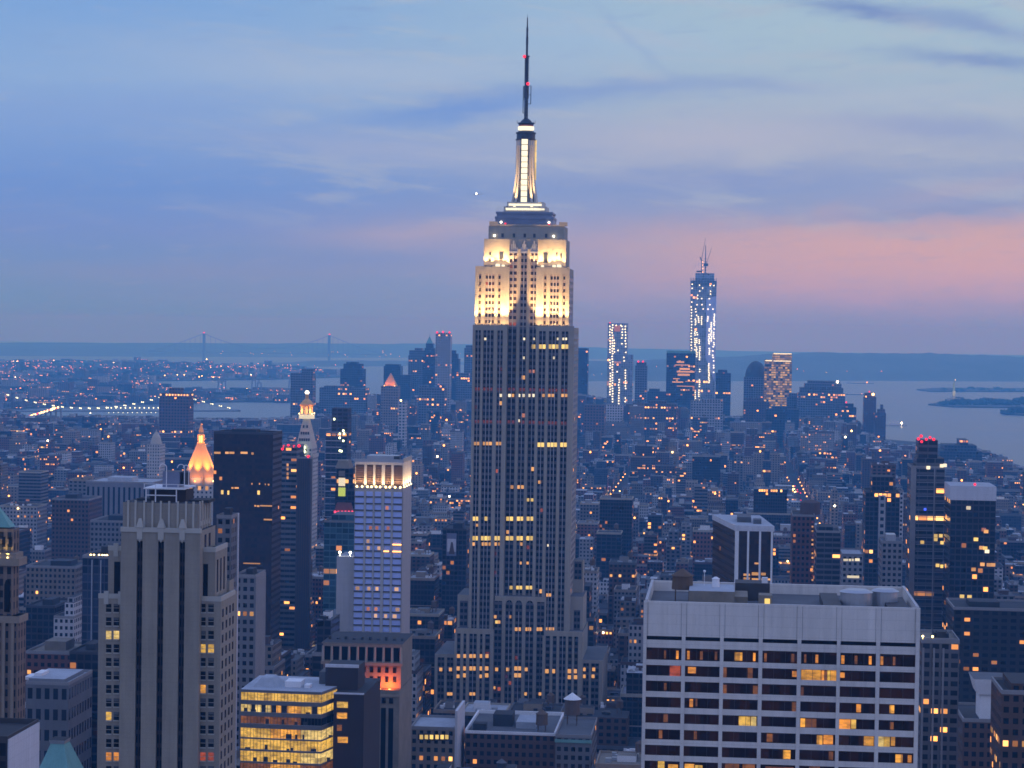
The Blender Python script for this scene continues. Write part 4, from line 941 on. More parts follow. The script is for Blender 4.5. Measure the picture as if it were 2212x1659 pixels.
# ------------------------------------------------------------------ white hotel tower with glowing crown
YL = 1150.0
def q7(c): return 438.9+.2976*c
def r7(c): return 877.8+.2976*c
lX = lambda c, v=1200, Y=YL: at(q7(c), v, Y).x
lz = lambda c: at(815, r7(c), YL).z
l0, l1 = lX(1094), lX(1440); OL = ((l0+l1)/2, YL+17, 0)
TL = thing('white_hotel_tower', 'slim white tower of blue windows with floodlit louvred crown', 'tower', OL)
LW = [(1097, 1160), (1177, 1225), (1240, 1287), (1310, 1357), (1374, 1437)]
zc0, zc1 = lz(592), lz(405)
zc1s = zc1+2.5
def lb(b):
    xs = [l0]+[lX(c) for w in LW for c in w]+[l1]
    for i in range(0, len(xs), 2):
        if xs[i+1]-xs[i] > .05: b.box(xs[i], xs[i+1], YL, YL+2, 0, zc0, 0)
    b.box(l0, l1, YL+.6, YL+34, 0, zc0-.02, 0)
    for i in range(0, len(xs), 2):
        if xs[i+1]-xs[i] > .05: b.box(xs[i]+.02, xs[i+1]-.02, YL+.3, YL+2.2, zc0, zc1-.5, 0)
    b.box(l0+.3, l1-.3, YL+2.2, YL+32, zc0, zc1-1, 0, 1)
    b.box(l0, l1+.2, YL, YL+.28, zc0-.5, zc0+.4, 0)
    b.box(l1-.28, l1+.05, YL+.3, YL+33, zc0, zc1, 0); b.box(l0-.1, l1+.1, YL+.2, YL+.9, zc1-1.4, zc1, 0)
    b.box(lX(955), l0-.02, YL+6, YL+32, 0, at(742, r7(1092), YL+6).z, 0, 1)
part('tower_body', ['panel_grey', 'roof_pale'], TL, OL, lb)
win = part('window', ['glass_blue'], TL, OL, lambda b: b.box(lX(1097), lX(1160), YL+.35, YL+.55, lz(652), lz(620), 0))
LIT7 = {(2, 3): 'PK', (5, 2): 1, (5, 1): 1, (5, 3): 1, (7, 1): 2, (8, 1): 2, (8, 2): 2, (14, 0): 2, (14, 1): 2, (14, 2): 2, (14, 4): 2, (17, 1): 1, (17, 2): 1, (17, 4): 2, (18, 2): 2, (18, 3): 2, (18, 4): 2, (20, 2): 1, (20, 3): 2}
rl = random.Random(8); extra = MB(OL)
for r_ in range(21):
    for k, (a, d) in enumerate(LW):
        cy = 636+r_*49.1
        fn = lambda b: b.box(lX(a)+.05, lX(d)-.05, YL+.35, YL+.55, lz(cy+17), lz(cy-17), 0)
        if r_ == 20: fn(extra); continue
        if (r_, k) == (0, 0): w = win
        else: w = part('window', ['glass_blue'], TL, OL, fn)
        part('sill', ['dark_stone'], w, OL, lambda b: b.box(lX(a)-.1, lX(d)+.1, YL-.25, YL+.5, lz(cy+23), lz(cy+18), 0))
        lv = LIT7.get((r_, k))
        if lv:
            t = rl.uniform(.1, .5); part('lit_room', ['win_pink' if lv != 2 else 'win_peach'], w, OL, lambda b: b.box(lX(a)+(lX(d)-lX(a))*t, lX(a)+(lX(d)-lX(a))*(t+.45), YL+.28, YL+.34, lz(cy+14), lz(cy-12), 0))
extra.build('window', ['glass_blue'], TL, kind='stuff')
for c0, c1, cy in ((1374, 1437, 1000), (1310, 1348, 1050), (1374, 1437, 1050)): part('orange_sill_light', ['lamp_orange'], TL, OL, lambda b: b.box(lX(c0), lX(c1), YL-.32, YL-.26, lz(cy+4), lz(cy-4), 0))
for k, (a, d) in enumerate(LW):
    def lo(b, a=a, d=d):
        b.box(lX(a), lX(d), YL+1.3, YL+2.15, zc0, zc1-1.5, 0)
        for q in range(9): z = zc0+1+q*(zc1-zc0-3)/9; b.box(lX(a), lX(d), YL+1.0, YL+1.3, z, z+.45, 0)
    part('louvre_panel', ['louver'], TL, OL, lo)
    for q in (.2, .8):
        x = lX(a)+(lX(d)-lX(a))*q
        fl = part('crown_lamp', ['lamp_yellow'], TL, OL, lambda b: b.ball((x, YL-.1, zc0+.6), .55))
        spot(fl, OL, (x, YL-.9, zc0+.4), (x, YL+.8, zc0+8), 6500, 100, (1, .66, .30), 1.0)
for y in (4, 12, 20, 28):
    fl = part('crown_lamp', ['lamp_yellow'], TL, OL, lambda b: b.ball((l1+.5, YL+y, zc0+.5), .4))
    spot(fl, OL, (l1+1.6, YL+y, zc0+.2), (l1, YL+y, zc0+8), 14000, 110, (1, .66, .30), 1.0)
part('crown_screen', ['metal_pale'], TL, OL, lambda b: (b.box(l0-.2, l1+.2, YL+.9, YL+1.2, zc1, zc1+1.6, 0), b.box(l1-.2, l1+.1, YL+1.2, YL+33, zc1, zc1+2.0, 0)))
part('plant_house', ['metal_pale'], TL, OL, lambda b: b.box(l0+4, l1-5, YL+14, YL+26, zc1-1, zc1+2.6, 0))
part('roof_unit', ['metal_dark'], TL, OL, lambda b: b.box(l1-6, l1-3, YL+8, YL+12, zc1-1, zc1+2.8, 0))
for c in (992, 1068): part('terrace_lamp', ['lamp_white'], TL, OL, lambda b: (b.ball((lX(c, 1194, YL+10), YL+10, at(742, r7(1060), YL+10).z), .7), b.tube((lX(c, 1194, YL+10), YL+10, at(742, r7(1095), YL+6).z), (lX(c, 1194, YL+10), YL+10, at(742, r7(1060), YL+10).z), .12)))
reg(722, 888, 995, 1375, YL, lX(955), l1, YL-1, YL+36, 'white hotel tower')

# ------------------------------------------------------------------ other towers one can tell apart
def tower(name, label, cat, u0, u1, vt, Y, dep, mat, roof='roof_dark', bay=3.2, fh=3.8, vb=None, tiers=(), phrase=None, bulk=True, group=None, beacons=(), parapet=True):
    x0, x1, z = frame(u0, u1, vt, Y); org = ((x0+x1)/2, Y+dep/2, 0)
    b = MB(org); b.box(x0, x1, Y, Y+dep, -8, z, 0, 1, bay, fh)
    for (a, c, v, yin) in tiers:
        ta, tc, tz = frame(a, c, v, Y+yin); b.box(ta, tc, Y+yin, Y+dep-yin*.9, z-.5, tz, 0, 1, bay, fh)
    o = b.build(name, [mat, roof], None, label, cat, group)
    if parapet:
        def pp(q):
            t = min(.6, (x1-x0)*.02); q.box(x0-.05, x1+.05, Y-.08, Y+t, z-.3, z+1.1, 0); q.box(x0-.05, x0+t, Y+t, Y+dep, z-.3, z+1.1, 0); q.box(x1-t, x1+.05, Y+t, Y+dep, z-.3, z+1.1, 0); q.box(x0+t, x1-t, Y+dep-t, Y+dep+.06, z-.3, z+1.1, 0)
        part('parapet', ['concrete' if mat not in ('f_dark', 'black_slab', 'far_dark') else 'dark_stone'], o, org, pp)
    if bulk:
        r = random.Random(hash(label) % 9999 if False else len(label)*7+int(u0)); w = x1-x0
        xa_ = x0+w*r.uniform(.15, .4); xb_ = xa_+w*r.uniform(.25, .45)
        if not tiers: part('roof_bulkhead', [roof], o, org, lambda q: q.box(xa_, xb_, Y+dep*.3, Y+dep*.7, z-.05, z+r.uniform(2, 4.5)))
    for (u, v, m_, s) in beacons:
        p = at(u, v, Y+1); part('roof_beacon' if m_ == 'lamp_red' else 'roof_lamp', [m_], o, org, lambda q: q.ball((p.x, p.y, p.z), s))
        zt_ = max([z]+[frame(a, c, v2, Y+yin)[2] for (a, c, v2, yin) in tiers if a <= u <= c])
        part('beacon_pole', ['metal_dark'], o, org, lambda q: q.tube((p.x, p.y+1, min(p.z-s, zt_-1)), (p.x, p.y+1, p.z), s*.2, 0, 4))
    reg(u0, u1, vt, vb or vt+120, Y, x0, x1, Y, Y+dep, phrase)
    return o, dict(x0=x0, x1=x1, z=z, org=org, Y=Y)

def litpanes(o, I, Y, rects, mat, name='lit_window'):
    for (u0, u1, v0, v1) in rects:
        a, c = at(u0, v0, Y), at(u1, v1, Y); part(name, [mat], o, I['org'], lambda q: q.box(a.x, c.x, Y-.12, Y-.02, c.z, a.z))

# black slab
o, I = tower('black_slab_tower', 'broad black glass slab tower with few lit orange floors', 'tower', 462, 590, 937, 1400, 29, 'black_slab', vb=1330, phrase='black slab tower', bay=1.9, fh=3.9, beacons=((610, 970, 'lamp_red', .9),))
k6 = lambda c, r: (438.9+.2976*c, 877.8+.2976*r)
def R(l, h=3.2): return [(*k6(a, y-h*1.4), *k6(b_, y+h*1.4)) for a, b_, y in l]
def fix(l, hh=9): return [(k6(a, 0)[0], k6(b_, 0)[0], k6(0, y-hh)[1], k6(0, y+hh)[1]) for a, b_, y in l]
litpanes(o, I, 1400, fix([(80, 126, 337), (160, 185, 337), (190, 226, 337), (272, 322, 337), (350, 366, 342)], 8), 'win_orange')
litpanes(o, I, 1400, fix([(130, 147, 623), (176, 189, 626), (394, 411, 626)], 15), 'win_yellow')
litpanes(o, I, 1400, fix([(205, 220, 592), (228, 258, 592), (372, 384, 722), (390, 408, 724), (414, 500, 722), (440, 500, 822), (292, 414, 1140), (350, 358, 562), (405, 413, 562), (448, 454, 566), (470, 480, 568)], 6), 'win_orange')
# narrow brown tower with red beacons, in front of the clock-topped campanile
o, I = tower('glass_tower', 'dark ribbed glass tower with red roof lights beside the black slab', 'tower', 606, 641, 966, 1650, 30, 'f_strip', vb=1420, phrase='ribbed glass tower', bay=4, fh=4, tiers=((615, 638, 966.5, 3),), beacons=((613, 965, 'lamp_red', 1.3), (623, 963, 'lamp_red', 1.3), (635, 965, 'lamp_red', 1.3), (646, 963, 'lamp_red', 1.3)))
litpanes(o, I, 1650, fix([(606, 620, 425), (606, 620, 455), (606, 620, 490), (606, 620, 518)], 10), 'win_orange')
o, I = tower('brown_tower', 'narrow dark brown windowless tower with one red roof light', 'tower', 641, 671, 990, 1640, 8, 'dark_stone', roof='dark_stone', vb=1420, phrase='narrow brown tower', beacons=((666, 987, 'lamp_red', 1.4),))
def stripes(q):
    for k in range(6): x = I['x0']+(I['x1']-I['x0'])*(k+.5)/6; q.box(x-.25, x+.25, 1639.7, 1639.98, 0, I['z']-1)
part('wall_rib', ['brick_brown'], o, I['org'], stripes)

# white campanile with lit golden cupola
YM = 2080.0
mx0, mx1 = at(636, 985, YM).x, at(676, 985, YM).x; mc = (mx0+mx1)/2; OM = (mc, YM+13, 0); mcy = YM+13
def vz(v, Y=YM+13, u=655): return at(u, v, Y).z
MT = thing('campanile_tower', 'white marble tower with pyramid roof and golden lit cupola', 'tower', OM)
def mb_(b):
    b.box(mx0, mx1, YM, YM+26, 0, vz(985), 0, 0, 4, 4); b.box(mx0-.6, mx1+.6, YM-.6, YM+26.6, vz(987), vz(980), 1)
    b.box(mx0+.8, mx1-.8, YM+.8, YM+25, vz(980), vz(966), 0, 0, 4, 4)
part('tower_body', ['wall_pale', 'limestone_pale'], MT, OM, mb_)
part('pyramid_roof', ['limestone_pale'], MT, OM, lambda b: b.hip(mx0+.8, mx1-.8, YM+.8, YM+25.2, vz(966), vz(906), (mx1-mx0)*.30, 8, 0))
dms = []
if 1:
    for v, n in ((948, 5), (934, 4), (920, 2)):
        for k in range(n):
            t = (k+.5)/n-.5; f = (966-v)/60; x = mc+t*(mx1-mx0-1.6)*(1-.6*f)*.8; y = YM+.8+8*f; part('dormer', ['metal_dark'], MT, OM, lambda b: b.box(x-.8, x+.8, y-.7, y+.6, vz(v)-1.6, vz(v)+1, 0))
part('lantern_storey', ['win_white'], MT, OM, lambda b: b.frustum(mc, mcy, vz(904), vz(896), 7.6, 7.6, 8, 0, rot=.39))
part('colonnade', ['limestone_pale'], MT, OM, lambda b: [b.frustum(mc+5.2*math.cos(k*math.pi/4), mcy+5.2*math.sin(k*math.pi/4), vz(894), vz(877), .8, .7, 6, 0) for k in range(8)] and b.frustum(mc, mcy, vz(894), vz(877), 3.6, 3.6, 8, 0))
part('cupola', ['gold_tile'], MT, OM, lambda b: (b.frustum(mc, mcy, vz(877), vz(873), 7, 7, 12, 0), b.frustum(mc, mcy, vz(873), vz(866), 6.6, 4.2, 12, 0), b.frustum(mc, mcy, vz(866), vz(862), 4.2, 2.2, 12, 0), b.frustum(mc, mcy, vz(862), vz(850), 1.7, 1.5, 8, 0)))
part('lantern', ['lamp_white'], MT, OM, lambda b: b.ball((mc, mcy, vz(848)), 1.9))
for k in range(4):
    a = math.pi/4+k*math.pi/2; p = (mc+8.6*math.cos(a), mcy+8.6*math.sin(a), vz(893))
    fl = part('floodlight', ['lamp_yellow'], MT, OM, lambda b: b.ball(p, .6)); plamp(fl, OM, (p[0]*1, p[1]-.5, p[2]+2.5), 6000, (1, .40, .07))
litpanes_xy = [(654, 1008), (654, 1018), (654, 1030)]
for u, v in ((655, 984+.5), (655, 999), (655, 1008)):
    pass
for (cx, cy) in ((730, 297), (730, 325), (730, 357)):
    p = at(*k6(cx, cy), YM); part('lit_window', ['lamp_green'], MT, OM, lambda b: b.ball((p.x, YM-.6, p.z), 1.5))
reg(636, 686, 845, 985, YM, mx0, mx1, YM, YM+26, 'golden cupola campanile')

# gilded pyramid
YN = 1900.0
nx0, nx1 = at(398, 1042, YN).x, at(458, 1042, YN).x; ncx = (nx0+nx1)/2-1.2; ny = YN+14; ON = (ncx, ny, 0)
def nz(v): return at(425, v, YN+14).z
NT = thing('gilded_pyramid_tower', 'stone tower under glowing golden octagonal pyramid', 'tower', ON)
def nb(b):
    b.box(nx0-1, at(469, 1042, YN).x, YN, YN+34, 0, nz(1046), 0, 1, 4, 4); b.frustum(ncx, ny, nz(1046), nz(1029), 15.8, 15.6, 8, 0, True, rot=math.pi/8)
part('tower_body', ['wall_pale', 'roof_grey'], NT, ON, nb)
part('pyramid', ['gold_tile'], NT, ON, lambda b: b.frustum(ncx, ny, nz(1031), nz(957), 15.4, 3.4, 8, 0, True, rot=math.pi/8))
def lan(b):
    b.frustum(ncx, ny, nz(957), nz(955), 3.6, 3.6, 8, 0); b.frustum(ncx, ny, nz(941), nz(938.5), 3.2, 3.2, 8, 0); b.frustum(ncx, ny, nz(938.5), nz(932), 2.3, 2.1, 8, 0); b.frustum(ncx, ny, nz(932), nz(913), 2.4, .1, 8, 0)
    for k in range(8): a = k*math.pi/4; b.tube((ncx+2.7*math.cos(a), ny+2.7*math.sin(a), nz(955)), (ncx+2.7*math.cos(a), ny+2.7*math.sin(a), nz(941)), .35)
part('lantern_crown', ['gold_tile'], NT, ON, lan)
part('lantern_light', ['lamp_orange'], NT, ON, lambda b: b.frustum(ncx, ny, nz(955), nz(941), 1.7, 1.7, 8, 0))
for k in range(8):
    a = k*math.pi/4+math.pi/8; p = (ncx+16.6*math.cos(a), ny+16.6*math.sin(a))
    part('pinnacle', ['gold_tile'], NT, ON, lambda b: (b.frustum(p[0], p[1], nz(1046), nz(1032), 1.1, 1.0, 4, 0), b.frustum(p[0], p[1], nz(1032), nz(1017 if k in (0, 7, 6) else 1024), 1.3, .05, 4, 0)))
for k in range(8):
    a = k*math.pi/4; p = (ncx+21*math.cos(a), ny+21*math.sin(a), nz(1036))
    fl = part('floodlight', ['lamp_yellow' if k % 3 else 'lamp_orange'], NT, ON, lambda b: b.ball(p, .7))
    if 3 < k or k in (0, 3):
        spot(fl, ON, (p[0], p[1], p[2]+1), (ncx, ny, nz(955)), 230000, 38, (1, .40, .09), 1.0); spot(fl, ON, (p[0], p[1], p[2]+1), (ncx, ny, nz(1012)), 6000, 130, (1, .38, .08), 1.0)
for u in (402, 411, 431, 447): 
    p = at(u, 1038, YN); part('lit_arch', ['win_orange'], NT, ON, lambda b: b.box(p.x-1.4, p.x+1.4, YN-.1, YN-.02, nz(1056), nz(1047), 0))
reg(395, 469, 913, 1120, YN, nx0, nx1, YN, YN+34, 'golden pyramid')

# lantern-topped tower, with its lime light and pink roof edge
o, I = tower('lantern_topped_tower', 'dark tower with tan hat roof, stacked lit windows and pink-lit ledge', 'tower', 724, 768, 1060, 1600, 30, 'f_dark', vb=1110, phrase='tan hat tower', bulk=False, tiers=((727, 763, 1012, 2),))
p0, p1 = at(723.5, 1010, 1601), at(755, 992, 1601); q1 = at(766, 1012, 1601)
part('hat_roof', ['roof_tan'], o, I['org'], lambda b: b.hip(at(724, 1012, 1601).x, at(755, 1012, 1601).x, 1601, 1619, at(740, 1012, 1601).z, at(740, 995, 1601).z, 1.6, 3, 0))
for v0, v1, m_, w in ((1017, 1029, 'roof_tan', 6.6), (1032, 1050, 'win_white', 7), (1053, 1072, 'win_lime', 7.5)):
    a, c = at(738.5-w, v0, 1600), at(738.5+w, v1, 1600); part('lit_window', [m_], o, I['org'], lambda b: b.box(a.x, c.x, 1599.6, 1599.9, c.z, a.z, 0))
part('pink_roof', ['steel_red'], o, I['org'], lambda b: b.hip(at(722, 1105, 1596).x, at(763, 1105, 1596).x, 1594, 1600.1, at(740, 1106, 1596).z, at(740, 1086, 1596).z, 2, 1.5, 0))
for k in range(6): p = at(724+k*7.4, 1106, 1593.5); part('ledge_lamp', ['lamp_pink'], o, I['org'], lambda b: b.ball(tuple(p), .95))
o, I = tower('teal_glass_tower', 'teal glass building glinting between campanile and white hotel tower', 'tower', 700, 766, 1128, 1500, 36, 'f_teal', roof='roof_grey', vb=1330, phrase='teal glass building', bay=4.5, fh=4, tiers=((716, 764, 1112, 4),))
o, I = tower('slim_glass_tower', 'slim dark glass tower with white balcony lines, behind tan hat roof', 'tower', 704, 750, 935, 2250, 24, 'f_strip', vb=1010, phrase='slim balcony tower', bay=5, fh=4, tiers=((717, 752, 882, 1.5),))
o.data.materials[0] = MATS['far_dark']
def slabs(q):
    for k in range(30): z = I['z']-2-k*6.5; q.box(I['x0']-.6, I['x1']-6, 2249.2, 2249.95, z, z+.7)
part('balcony_slab', ['metal_pale'], o, I['org'], slabs)
for cx, cy in ((993, 200), (1018, 176), (992, 228), (1018, 250), (993, 322), (1005, 325), (952, 92), (1024, 198)):
    p = at(*k6(cx, cy), 2250); part('lit_window', ['lamp_green'], o, I['org'], lambda b: b.box(p.x-.8, p.x+.8, 2249.0, 2249.15, p.z-.9, p.z+.9))

# front edge towers, left
o, I = tower('gothic_tower', 'ornate brown stone tower with arches, cut by the left photo edge', 'tower', -190, 29, 1140, 700, 6, 'gothic', vb=1700, phrase='ornate brown edge tower', bay=2.6, fh=3.8, bulk=False, parapet=False)
g = I['org']; gx = I['x1']; g7 = lambda v: at(30, v, 700).z
def goth(b):
    b.box(I['x0'], gx+2.4, 698.5, 707, g7(1222), g7(1206), 0); b.box(I['x0'], gx+1.2, 699.2, 706.6, g7(1206), g7(1195), 0); b.box(I['x0'], gx+2.2, 698.8, 707, 0, g7(1330), 1, 0, 2.6, 3.8); b.box(I['x0'], gx+2.8, 698.4, 707.5, g7(1345), g7(1330), 0)
part('cornice', ['brick_tan', 'gothic'], o, g, goth)
for k in range(5):
    x = gx-1.8-k*3.4; part('arched_window', ['glass_black'], o, g, lambda b: (b.box(x-.95, x+.95, 699.6, 699.95, g7(1322), g7(1262), 0), b.frustum(x, 699.8, g7(1262), g7(1253), .95, .5, 8, 0, sy=.15)))
for k in range(8): x = gx+.6-k*2.9; part('pier', ['brick_tan'], o, g, lambda b: b.box(x-.45, x+.45, 698.0, 698.79, 0, g7(1345), 0))
for k in range(3):
    x = gx-1.5-k*3; fl = part('floodlight', ['lamp_yellow'], o, g, lambda b: b.ball((x, 698.9, g7(1204)), .25)); spot(fl, g, (x, 698.6, g7(1200)), (x, 700, g7(1165)), 1500, 90, (1, .8, .3), 1)
part('copper_roof', ['copper_green'], o, g, lambda b: b.hip(I['x0'], gx-1.2, 700.3, 705.8, g7(1140), g7(1085), 6.0, 3, 0))
for k in range(5): part('window', ['glass_dark'], o, g, lambda b: b.box(gx-1.5-k*2.2, gx-.4-k*2.2, 699.7, 699.96, g7(1182), g7(1160), 0))
o, I = tower('dark_slab_block', 'dark block with bare white side wall at bottom left corner', 'office block', -90, 16, 1600, 450, 21, 'f_dark', vb=1700, phrase='white walled corner block', bulk=False)
part('side_wall', ['white_panel'], o, I['org'], lambda b: b.box(I['x1']+.02, I['x1']+.3, 450.1, 470.9, 0, I['z']+.4, 0))
YC = 560.0
cz0, cz1 = at(128, 1680, YC).z, at(128, 1600, YC+8).z; cx0, cx1 = at(76, 1668, YC).x, at(150, 1668, YC).x
OC_ = ((cx0+cx1)/2, YC+8, 0)
CT = thing('copper_roof_building', 'building with green copper hipped roof at bottom left', 'building', OC_)
part('building_body', ['limestone'], CT, OC_, lambda b: b.box(cx0+.4, cx1-.4, YC+.4, YC+12.6, 0, cz0, 0))
part('copper_roof', ['copper_green'], CT, OC_, lambda b: b.hip(cx0, cx1, YC, YC+13, cz0, cz1, (cx1-cx0)*.31, 4.2, 0))
part('roof_curb', ['metal_pale', 'roof_dark'], CT, OC_, lambda b: (b.hip(cx0+(cx1-cx0)*.29, cx1-(cx1-cx0)*.29, YC+4.0, YC+9, cz1-.1, cz1+.9, -.3, -.2, 0, 1),))
def ribs(b):
    for k in range(1, 9):
        t = k/9; xa_ = cx0+(cx1-cx0)*t; xb_ = cx0+(cx1-cx0)*(.31+.38*t); b.tube((xa_, YC-.02, cz0+.05), (xb_, YC+4.15, cz1), .06, 0, 4)
part('roof_seam', ['copper_green'], CT, OC_, ribs)
reg(76, 180, 1592, 1700, YC, cx0, cx1, YC, YC+13, 'green copper roof')

# low roofs in the middle foreground
YB = 1000.0
o, I = tower('flat_roof_block', 'flat roofed block with pale roof deck and plant at bottom centre', 'building', 1004, 1200, 1585, YB, 52, 'f_brown', roof='roof_grey', vb=1700, phrase='pale roof deck block', bulk=False, parapet=False)
g = I['org']; z = I['z']
part('parapet', ['white_paint'], o, g, lambda b: (b.box(I['x0'], I['x1'], YB+51, YB+52, z-.05, z+1.6, 0), b.box(I['x0'], I['x0']+.9, YB+.9, YB+51, z-.05, z+1.3, 0), b.box(I['x1']-.8, I['x1'], YB+.9, YB+51, z-.05, z+1.2, 0), b.box(I['x0'], I['x1'], YB-.1, YB+.9, z-.4, z+.8, 0)))
pboxes('roof_plant', ['roof_dark', 'metal_pale', 'roof_pale'], o, g, [(I['x0']+11, I['x0']+20, YB+18, YB+30, z-.05, z+5.5, 0, 0), (I['x0']+12, I['x0']+16, YB+32, YB+38, z-.05, z+4, 1, 1), (I['x0']+22, I['x0']+31, YB+14, YB+34, z-.05, z+3, 2, 2), (I['x0']+3, I['x0']+9, YB+6, YB+12, z-.05, z+3, 0, 0)])
def wt(b, x, y, z0, r=2.6, h=4.4, leg=4):
    for dx in (-1, 1):
        for dy in (-1, 1): b.box(x+dx*r*.6-.15, x+dx*r*.6+.15, y+dy*r*.6-.15, y+dy*r*.6+.15, z0, z0+leg, 0)
    b.frustum(x, y, z0+leg, z0+leg+h, r, r*.95, 14, 0); b.frustum(x, y, z0+leg+h, z0+leg+h+r*.7, r*1.08, .1, 14, 0)
part('water_tank', ['wood_tank'], o, g, lambda b: wt(b, I['x1']-7, YB+9, z, 2.8, 5, 3))
o, I = tower('green_trim_block', 'grey roofed block with green cornice strip, right of pale roof deck', 'building', 1200, 1277, 1592, 990, 46, 'f_grey', roof='roof_grey', vb=1700, phrase='green trim block', bulk=False)
part('cornice', ['copper_green'], o, I['org'], lambda b: b.box(I['x0']-.3, I['x1']+.3, 989.4, 989.9, I['z']-2.6, I['z']-1.2, 0))
part('water_tank', ['wood_tank', 'white_paint'], o, I['org'], lambda b: (wt(b, at(1236, 1540, 1020).x, 1020, I['z'], 3.6, 7, 5), b.frustum(at(1236, 1540, 1020).x, 1020, I['z']+12.1, I['z']+15, 4.2, .2, 14, 1)))
o, I = tower('five_lamp_block', 'small block with row of glowing orange lamps under its roof edge', 'building', 887, 982, 1575, 985, 30, 'f_tan', roof='roof_pale', vb=1700, phrase='orange lamp block', bulk=False)
part('white_party_wall', ['white_panel'], o, I['org'], lambda b: b.box(I['x1']+.05, I['x1']+1.2, 985.5, 1014, 0, at(985, 1536, 985).z, 0))
part('lamp_niche', ['dark_stone'], o, I['org'], lambda b: b.box(at(903, 1592, 985).x, at(972, 1592, 985).x, 984.7, 984.9, at(930, 1599, 985).z, at(930, 1585, 985).z, 0))
for u in (910, 921, 932, 944, 955, 965): 
    p = at(u, 1592, 984.4); part('niche_lamp', ['win_yellow'], o, I['org'], lambda b: b.box(p.x-.75, p.x+.75, 984.5, 984.69, p.z-1.0, p.z+.9, 0))
# banner building in the gap left of the skyscraper
o, I = tower('banner_block', 'dark block with tall pale blue banner hanging on its front', 'building', 956, 1008, 1145, 1650, 40, 'f_dark', vb=1290, phrase='banner block')
part('banner', ['metal_blue', 'white_panel', 'brick_brown'], o, I['org'], lambda b: (b.box(at(965, 1150, 1649).x, at(986, 1150, 1649).x, 1649.3, 1649.6, at(975, 1201, 1649).z, at(975, 1152, 1649).z, 0), b.box(at(966, 1150, 1649).x, at(985, 1150, 1649).x, 1649.2, 1649.29, at(975, 1192, 1649).z, at(975, 1164, 1649).z, 1), b.frustum(at(976, 1180, 1649).x, 1649.15, at(975, 1197, 1649).z, at(975, 1176, 1649).z, 2.2, .9, 8, 2, sy=.05), b.frustum(at(976, 1180, 1649).x, 1649.15, at(975, 1176, 1649).z, at(975, 1171, 1649).z, 1.0, .5, 8, 2, sy=.05)))

# white-ribbed dark tower, its east wall showing
YR = 1100.0
a_, b2, c_ = at(1588, 1142, YR), at(1671, 1138, YR), at(1540, 1133, YR+62); OW = ((a_.x+b2.x)/2, YR+30, 0); zr_ = at(1630, 1146, YR).z
TW = thing('white_ribbed_tower', 'dark tower with four white corner ribs and pale flat roof', 'tower', OW)
poly = [(a_.x, YR), (b2.x, YR), (b2.x-6, YR+62), (c_.x, YR+62)]
part('tower_body', ['black_slab', 'roof_pale'], TW, OW, lambda b: b.prism(poly, 0, zr_, 0, 1, 3, 3.8))
def rim(b):
    cx_, cy_ = sum(p[0] for p in poly)/4, sum(p[1] for p in poly)/4; P = [(cx_+(x-cx_)*1.03, cy_+(y-cy_)*1.03) for x, y in poly]
    b.prism(P, zr_-.3, zr_+2.4, 0, 1)
part('roof_rim', ['white_panel', 'roof_pale'], TW, OW, rim)
for i in range(4):
    x = a_.x+.2+(b2.x-a_.x-1.4)*i/3 if i else a_.x
    w = 1.9 if i == 0 else 1.0
    part('rib', ['white_paint'], TW, OW, lambda b: b.box(x, x+w, YR-.8, YR-.02, 0, zr_-.35, 0))
pboxes('roof_unit', ['roof_grey'], TW, OW, [(a_.x+1, a_.x+8, YR+18, YR+40, zr_+2.3, zr_+5, 0, 0), (a_.x+9, a_.x+13, YR+10, YR+18, zr_+2.3, zr_+4.6, 0, 0)])
Iw = dict(org=OW)
for (u0, u1, v0, v1) in ((1606, 1620, 1239, 1244), (1624, 1640, 1236, 1243), (1644, 1654, 1237, 1243), (1606, 1620, 1247, 1252), (1624, 1640, 1249, 1254), (1645, 1664, 1249, 1254), (1630, 1640, 1215, 1219)):
    p, q = at(u0, v0, YR), at(u1, v1, YR); part('lit_window', ['win_orange'], TW, OW, lambda b: b.box(p.x, q.x, YR-.1, YR-.02, q.z, p.z, 0))
reg(1536, 1673, 1125, 1270, YR, c_.x-2, b2.x+1, YR-2, YR+64, 'white ribbed tower')

# right side towers
o, I = tower('red_beacon_tower', 'tall dark glass apartment tower crowned by a cluster of red lights', 'tower', 1968, 2041, 1010, 1500, 30, 'balcony', vb=1360, phrase='red beacon tower', bay=6, fh=4.6, roof='dark_stone', bulk=False, tiers=((1980, 2040, 990, 2), (1984, 2026, 951, 5)),
             beacons=((1984, 948, 'lamp_red', 1.05), (1990, 942, 'lamp_red', 1.05), (1991, 954, 'lamp_red', .9), (2001, 949, 'lamp_red', .95), (2009, 945, 'lamp_red', .95), (2017, 949, 'lamp_red', 1.05)))
def fl_(q):
    for k in range(44): z = I['z']-1-k*4.6; q.box(I['x0']+4, I['x1']+.5, 1499.3, 1499.95, z, z+.4)
part('balcony_slab', ['concrete'], o, I['org'], fl_)
pboxes('corner_column', ['concrete'], o, I['org'], [(I['x0']+15.2, I['x0']+16, 1499.1, 1499.99, 0, I['z'], 0, 0), (I['x0'], I['x0']+3.5, 1499.2, 1499.99, 0, I['z'], 0, 0)])
for u, v in ((2034, 1006), (2041, 1005), (2005, 1010), (2021, 1157), (2032, 1157), (2021, 1165), (1992, 1171), (2035, 1172), (2025, 1221), (2035, 1223)):
    p = at(u, v, 1500); part('lit_window', ['win_yellow' if v > 1100 else 'win_white'], o, I['org'], lambda b: b.box(p.x-1.2, p.x+1.2, 1498.9, 1499.05, p.z-1.1, p.z+1.1))
p = at(1998, 1100, 1500); part('lit_window', ['lamp_blue'], o, I['org'], lambda b: b.box(p.x-.8, p.x+.8, 1498.9, 1499.05, p.z-.8, p.z+.8))
